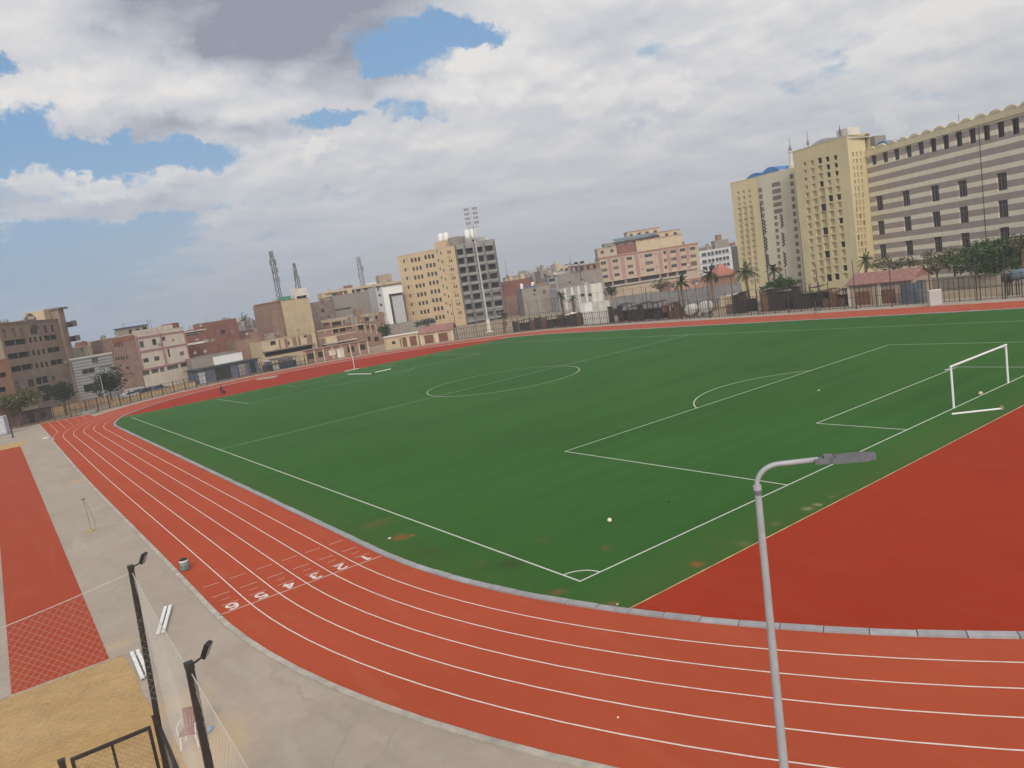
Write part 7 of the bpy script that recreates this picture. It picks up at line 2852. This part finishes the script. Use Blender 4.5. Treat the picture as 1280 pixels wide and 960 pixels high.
# ---------------------------------------------------------------- hazy skyline of far blocks
rs = random.Random(21)
FAR_M = [('cream', M_CREAM), ('grey', M_GREYP), ('tan', M_TANP), ('red brick', M_BRICK), ('white', M_WHITEP), ('brown', M_BROWN)]
wun = MB()
wun.box(-.5, .5, -.05, .02, -.5, .5)
wme = None
GAPS = [(84, 140, -6, 5, 300, 620, 30, 'between the tan school and the brown brick house'),
        (232, 342, -10, 4, 260, 640, 80, 'between the pink trimmed white house and the beige block'),
        (386, 470, -7, 14, 330, 640, 30, 'above the grey blank wall'),
        (624, 752, -14, 10, 300, 680, 76, 'between the bare concrete frame and the pink building'),
        (862, 920, -6, 8, 420, 650, 10, 'between the pink building and the far yellow tower')]
for x0, x1, lo, hi, d0, d1, n, where in GAPS:
    for i in range(n):
        px = rs.uniform(x0, x1)
        D = d0+(d1-d0)*((i+.5)/n)
        hz_ = horizon(px)
        py = hz_ - (rs.uniform(lo, hi) if i % 5 else hi*rs.uniform(.7, 1.0))
        top = at(px, py, D).z
        top = max(4.0, min(top, 24))
        wpx = rs.uniform(4, 13)
        Wd = wpx*D/FPX
        c = at(px, hz_, D)
        nm, m_ = rs.choice(FAR_M)
        t_ = thing('distant_house', 'far %s house %s' % (nm, where), 'house', (c.x, c.y, 0), YAW-PI/2+rs.uniform(-.5, .5), 'far %s houses %s' % (nm, where))
        q = MB()
        dp = rs.uniform(6, 12)
        q.box(-Wd/2, Wd/2, 0, dp, 0, top)
        q.build('wall', m_, t_)
        q = MB()
        q.box(-Wd/2-.15, Wd/2+.15, -.15, dp+.15, top, top+.25)
        if rs.random() < .6:
            a = rs.uniform(-Wd*.4, Wd*.1)
            q.box(a, a+Wd*.3, 2, 5, top+.25, top+rs.uniform(1.2, 2.6))
        for _ in range(rs.randrange(0, 4)):
            a = rs.uniform(-Wd*.45, Wd*.4)
            q.box(a, a+rs.uniform(.15, 1.0), 1, 2, top+.25, top+.25+rs.uniform(.6, 2.2))
        q.build('roof', rs.choice([M_ROOFGREY, M_CONCR, M_GREYP]), t_)
        nw = int(Wd/3)
        for fl in range(2):
            for k in range(nw):
                if rs.random() < .75 and top-2.0-3.1*fl > 2:
                    if wme is None:
                        o = wun.build('window', M_GLASS, t_)
                        wme = o.data
                    else:
                        o = bpy.data.objects.new('window', wme)
                        C.objects.link(o)
                        o.parent = t_
                    o.location = (-Wd/2+Wd*(k+.5)/nw, 0, top-1.9-3.1*fl)
                    o.scale = (1.1, 1, 1.3)
# taller pale blocks seen between the concrete frame and the pink building
zz = Z(600, 320, 7.11)
for (x, y, w_, D, lab, m_) in ((570, 92, 100, 420, 'pale five storey block with brown bands left of the twin lamp pole', M_WHITEP), (720, 75, 160, 400, 'wide pale apartment block with rows of windows behind the grey block house', M_CREAM),
                               (455, 130, 50, 380, 'narrow grey slab tower on the skyline right of the red brick wall', M_GREYP), (385, 190, 110, 360, 'low cream house with arched window row behind the red brick wall', M_CREAM)):
    px, py = zz(x-w_/2, y)
    qx, _ = zz(x+w_/2, y)
    b = Bld('apartment_block', lab, 'apartment block', (px, py+4, D), (qx, D+4), 10, m_, parapet=.3)
    for fl in range(3):
        n = max(2, int(b.Ln/3.2))
        for k in range(n):
            b.winuz(b.Ln*(k+.5)/n, b.H-1.8-3.0*fl, 1.3, 1.3, 'dark', m0=M_GLASS)
    for fl in range(2):
        b.box(-.02, b.Ln+.02, -.3, -.003, b.H-3.4-3*fl, b.H-3.1-3*fl, M_ROOFGREY, 'balcony_slab')
    b.box(b.Ln*.3, b.Ln*.6, 3, 7, b.H-.3, b.H+2, m_, 'roof_room')
    b.finish()
p = at(725, 338, 250)
t_ = thing('lamp_pole', 'twin headed lamp pole on the roofs left of the pink building', 'lamp pole', (p.x, p.y, 8))
q = MB()
hh = at(724, 330, 250).z-8
q.tube([(0, 0, 0), (0, 0, hh)], .12, 8)
q.box(-1.5, 1.5, -.06, .06, hh, hh+.1)
q.build('pole', M_POLE, t_)
for s in (-1, 1):
    q = MB()
    q.box(s*1.3-.6, s*1.3+.6, -.3, .3, hh+.1, hh+.8)
    q.build('lamp_head', M_BLACK, t_)
for px, py, top, D, lab in ((634, 345, 326, 420, 'thin far radio mast right of the bare concrete frame'), (715, 340, 318, 300, 'thin dark radio mast beside the twin headed lamp pole'),
                            (695, 335, 326, 420, 'small spire on the skyline above the pale five storey block'), (258.5, 403, 393, 480, 'small minaret on the skyline above the red brick house')):
    p = at(px, py, D)
    t_ = thing('radio_mast', lab, 'mast', (p.x, p.y, 0))
    q = MB()
    h = at(px, top, D).z
    q.tube([(0, 0, 0), (0, 0, h*.7), (0, 0, h)], [.35, .2, .08], 6)
    q.build('shaft', M_GREYP, t_)
p = at(304.5, 394, 420)
tree('dark pointed cypress like tree on the skyline left of the beige block', (p.x, p.y), 6, [(0, 0, 14, 1.5, 1.5, 4.5), (0, 0, 9, 2, 2, 4)], 700, .5, M_LEAFD, 51)

# ---------------------------------------------------------------- hazy city air
hb = MB()
hb.box(-1150, 1150, -1150, 1150, -2.0, 62.0)
hm = bpy.data.materials.new('haze_air')
hm.use_nodes = True
ht = hm.node_tree
ht.nodes.clear()
ho = ht.nodes.new('ShaderNodeOutputMaterial')
pv = ht.nodes.new('ShaderNodeVolumePrincipled')
pv.inputs['Color'].default_value = (0.86, 0.90, 0.97, 1)
pv.inputs['Density'].default_value = 0.0006
pv.inputs['Anisotropy'].default_value = 0.2
ht.links.new(pv.outputs[0], ho.inputs['Volume'])
hz_o = hb.build('haze', hm)
hz_o['kind'] = 'stuff'
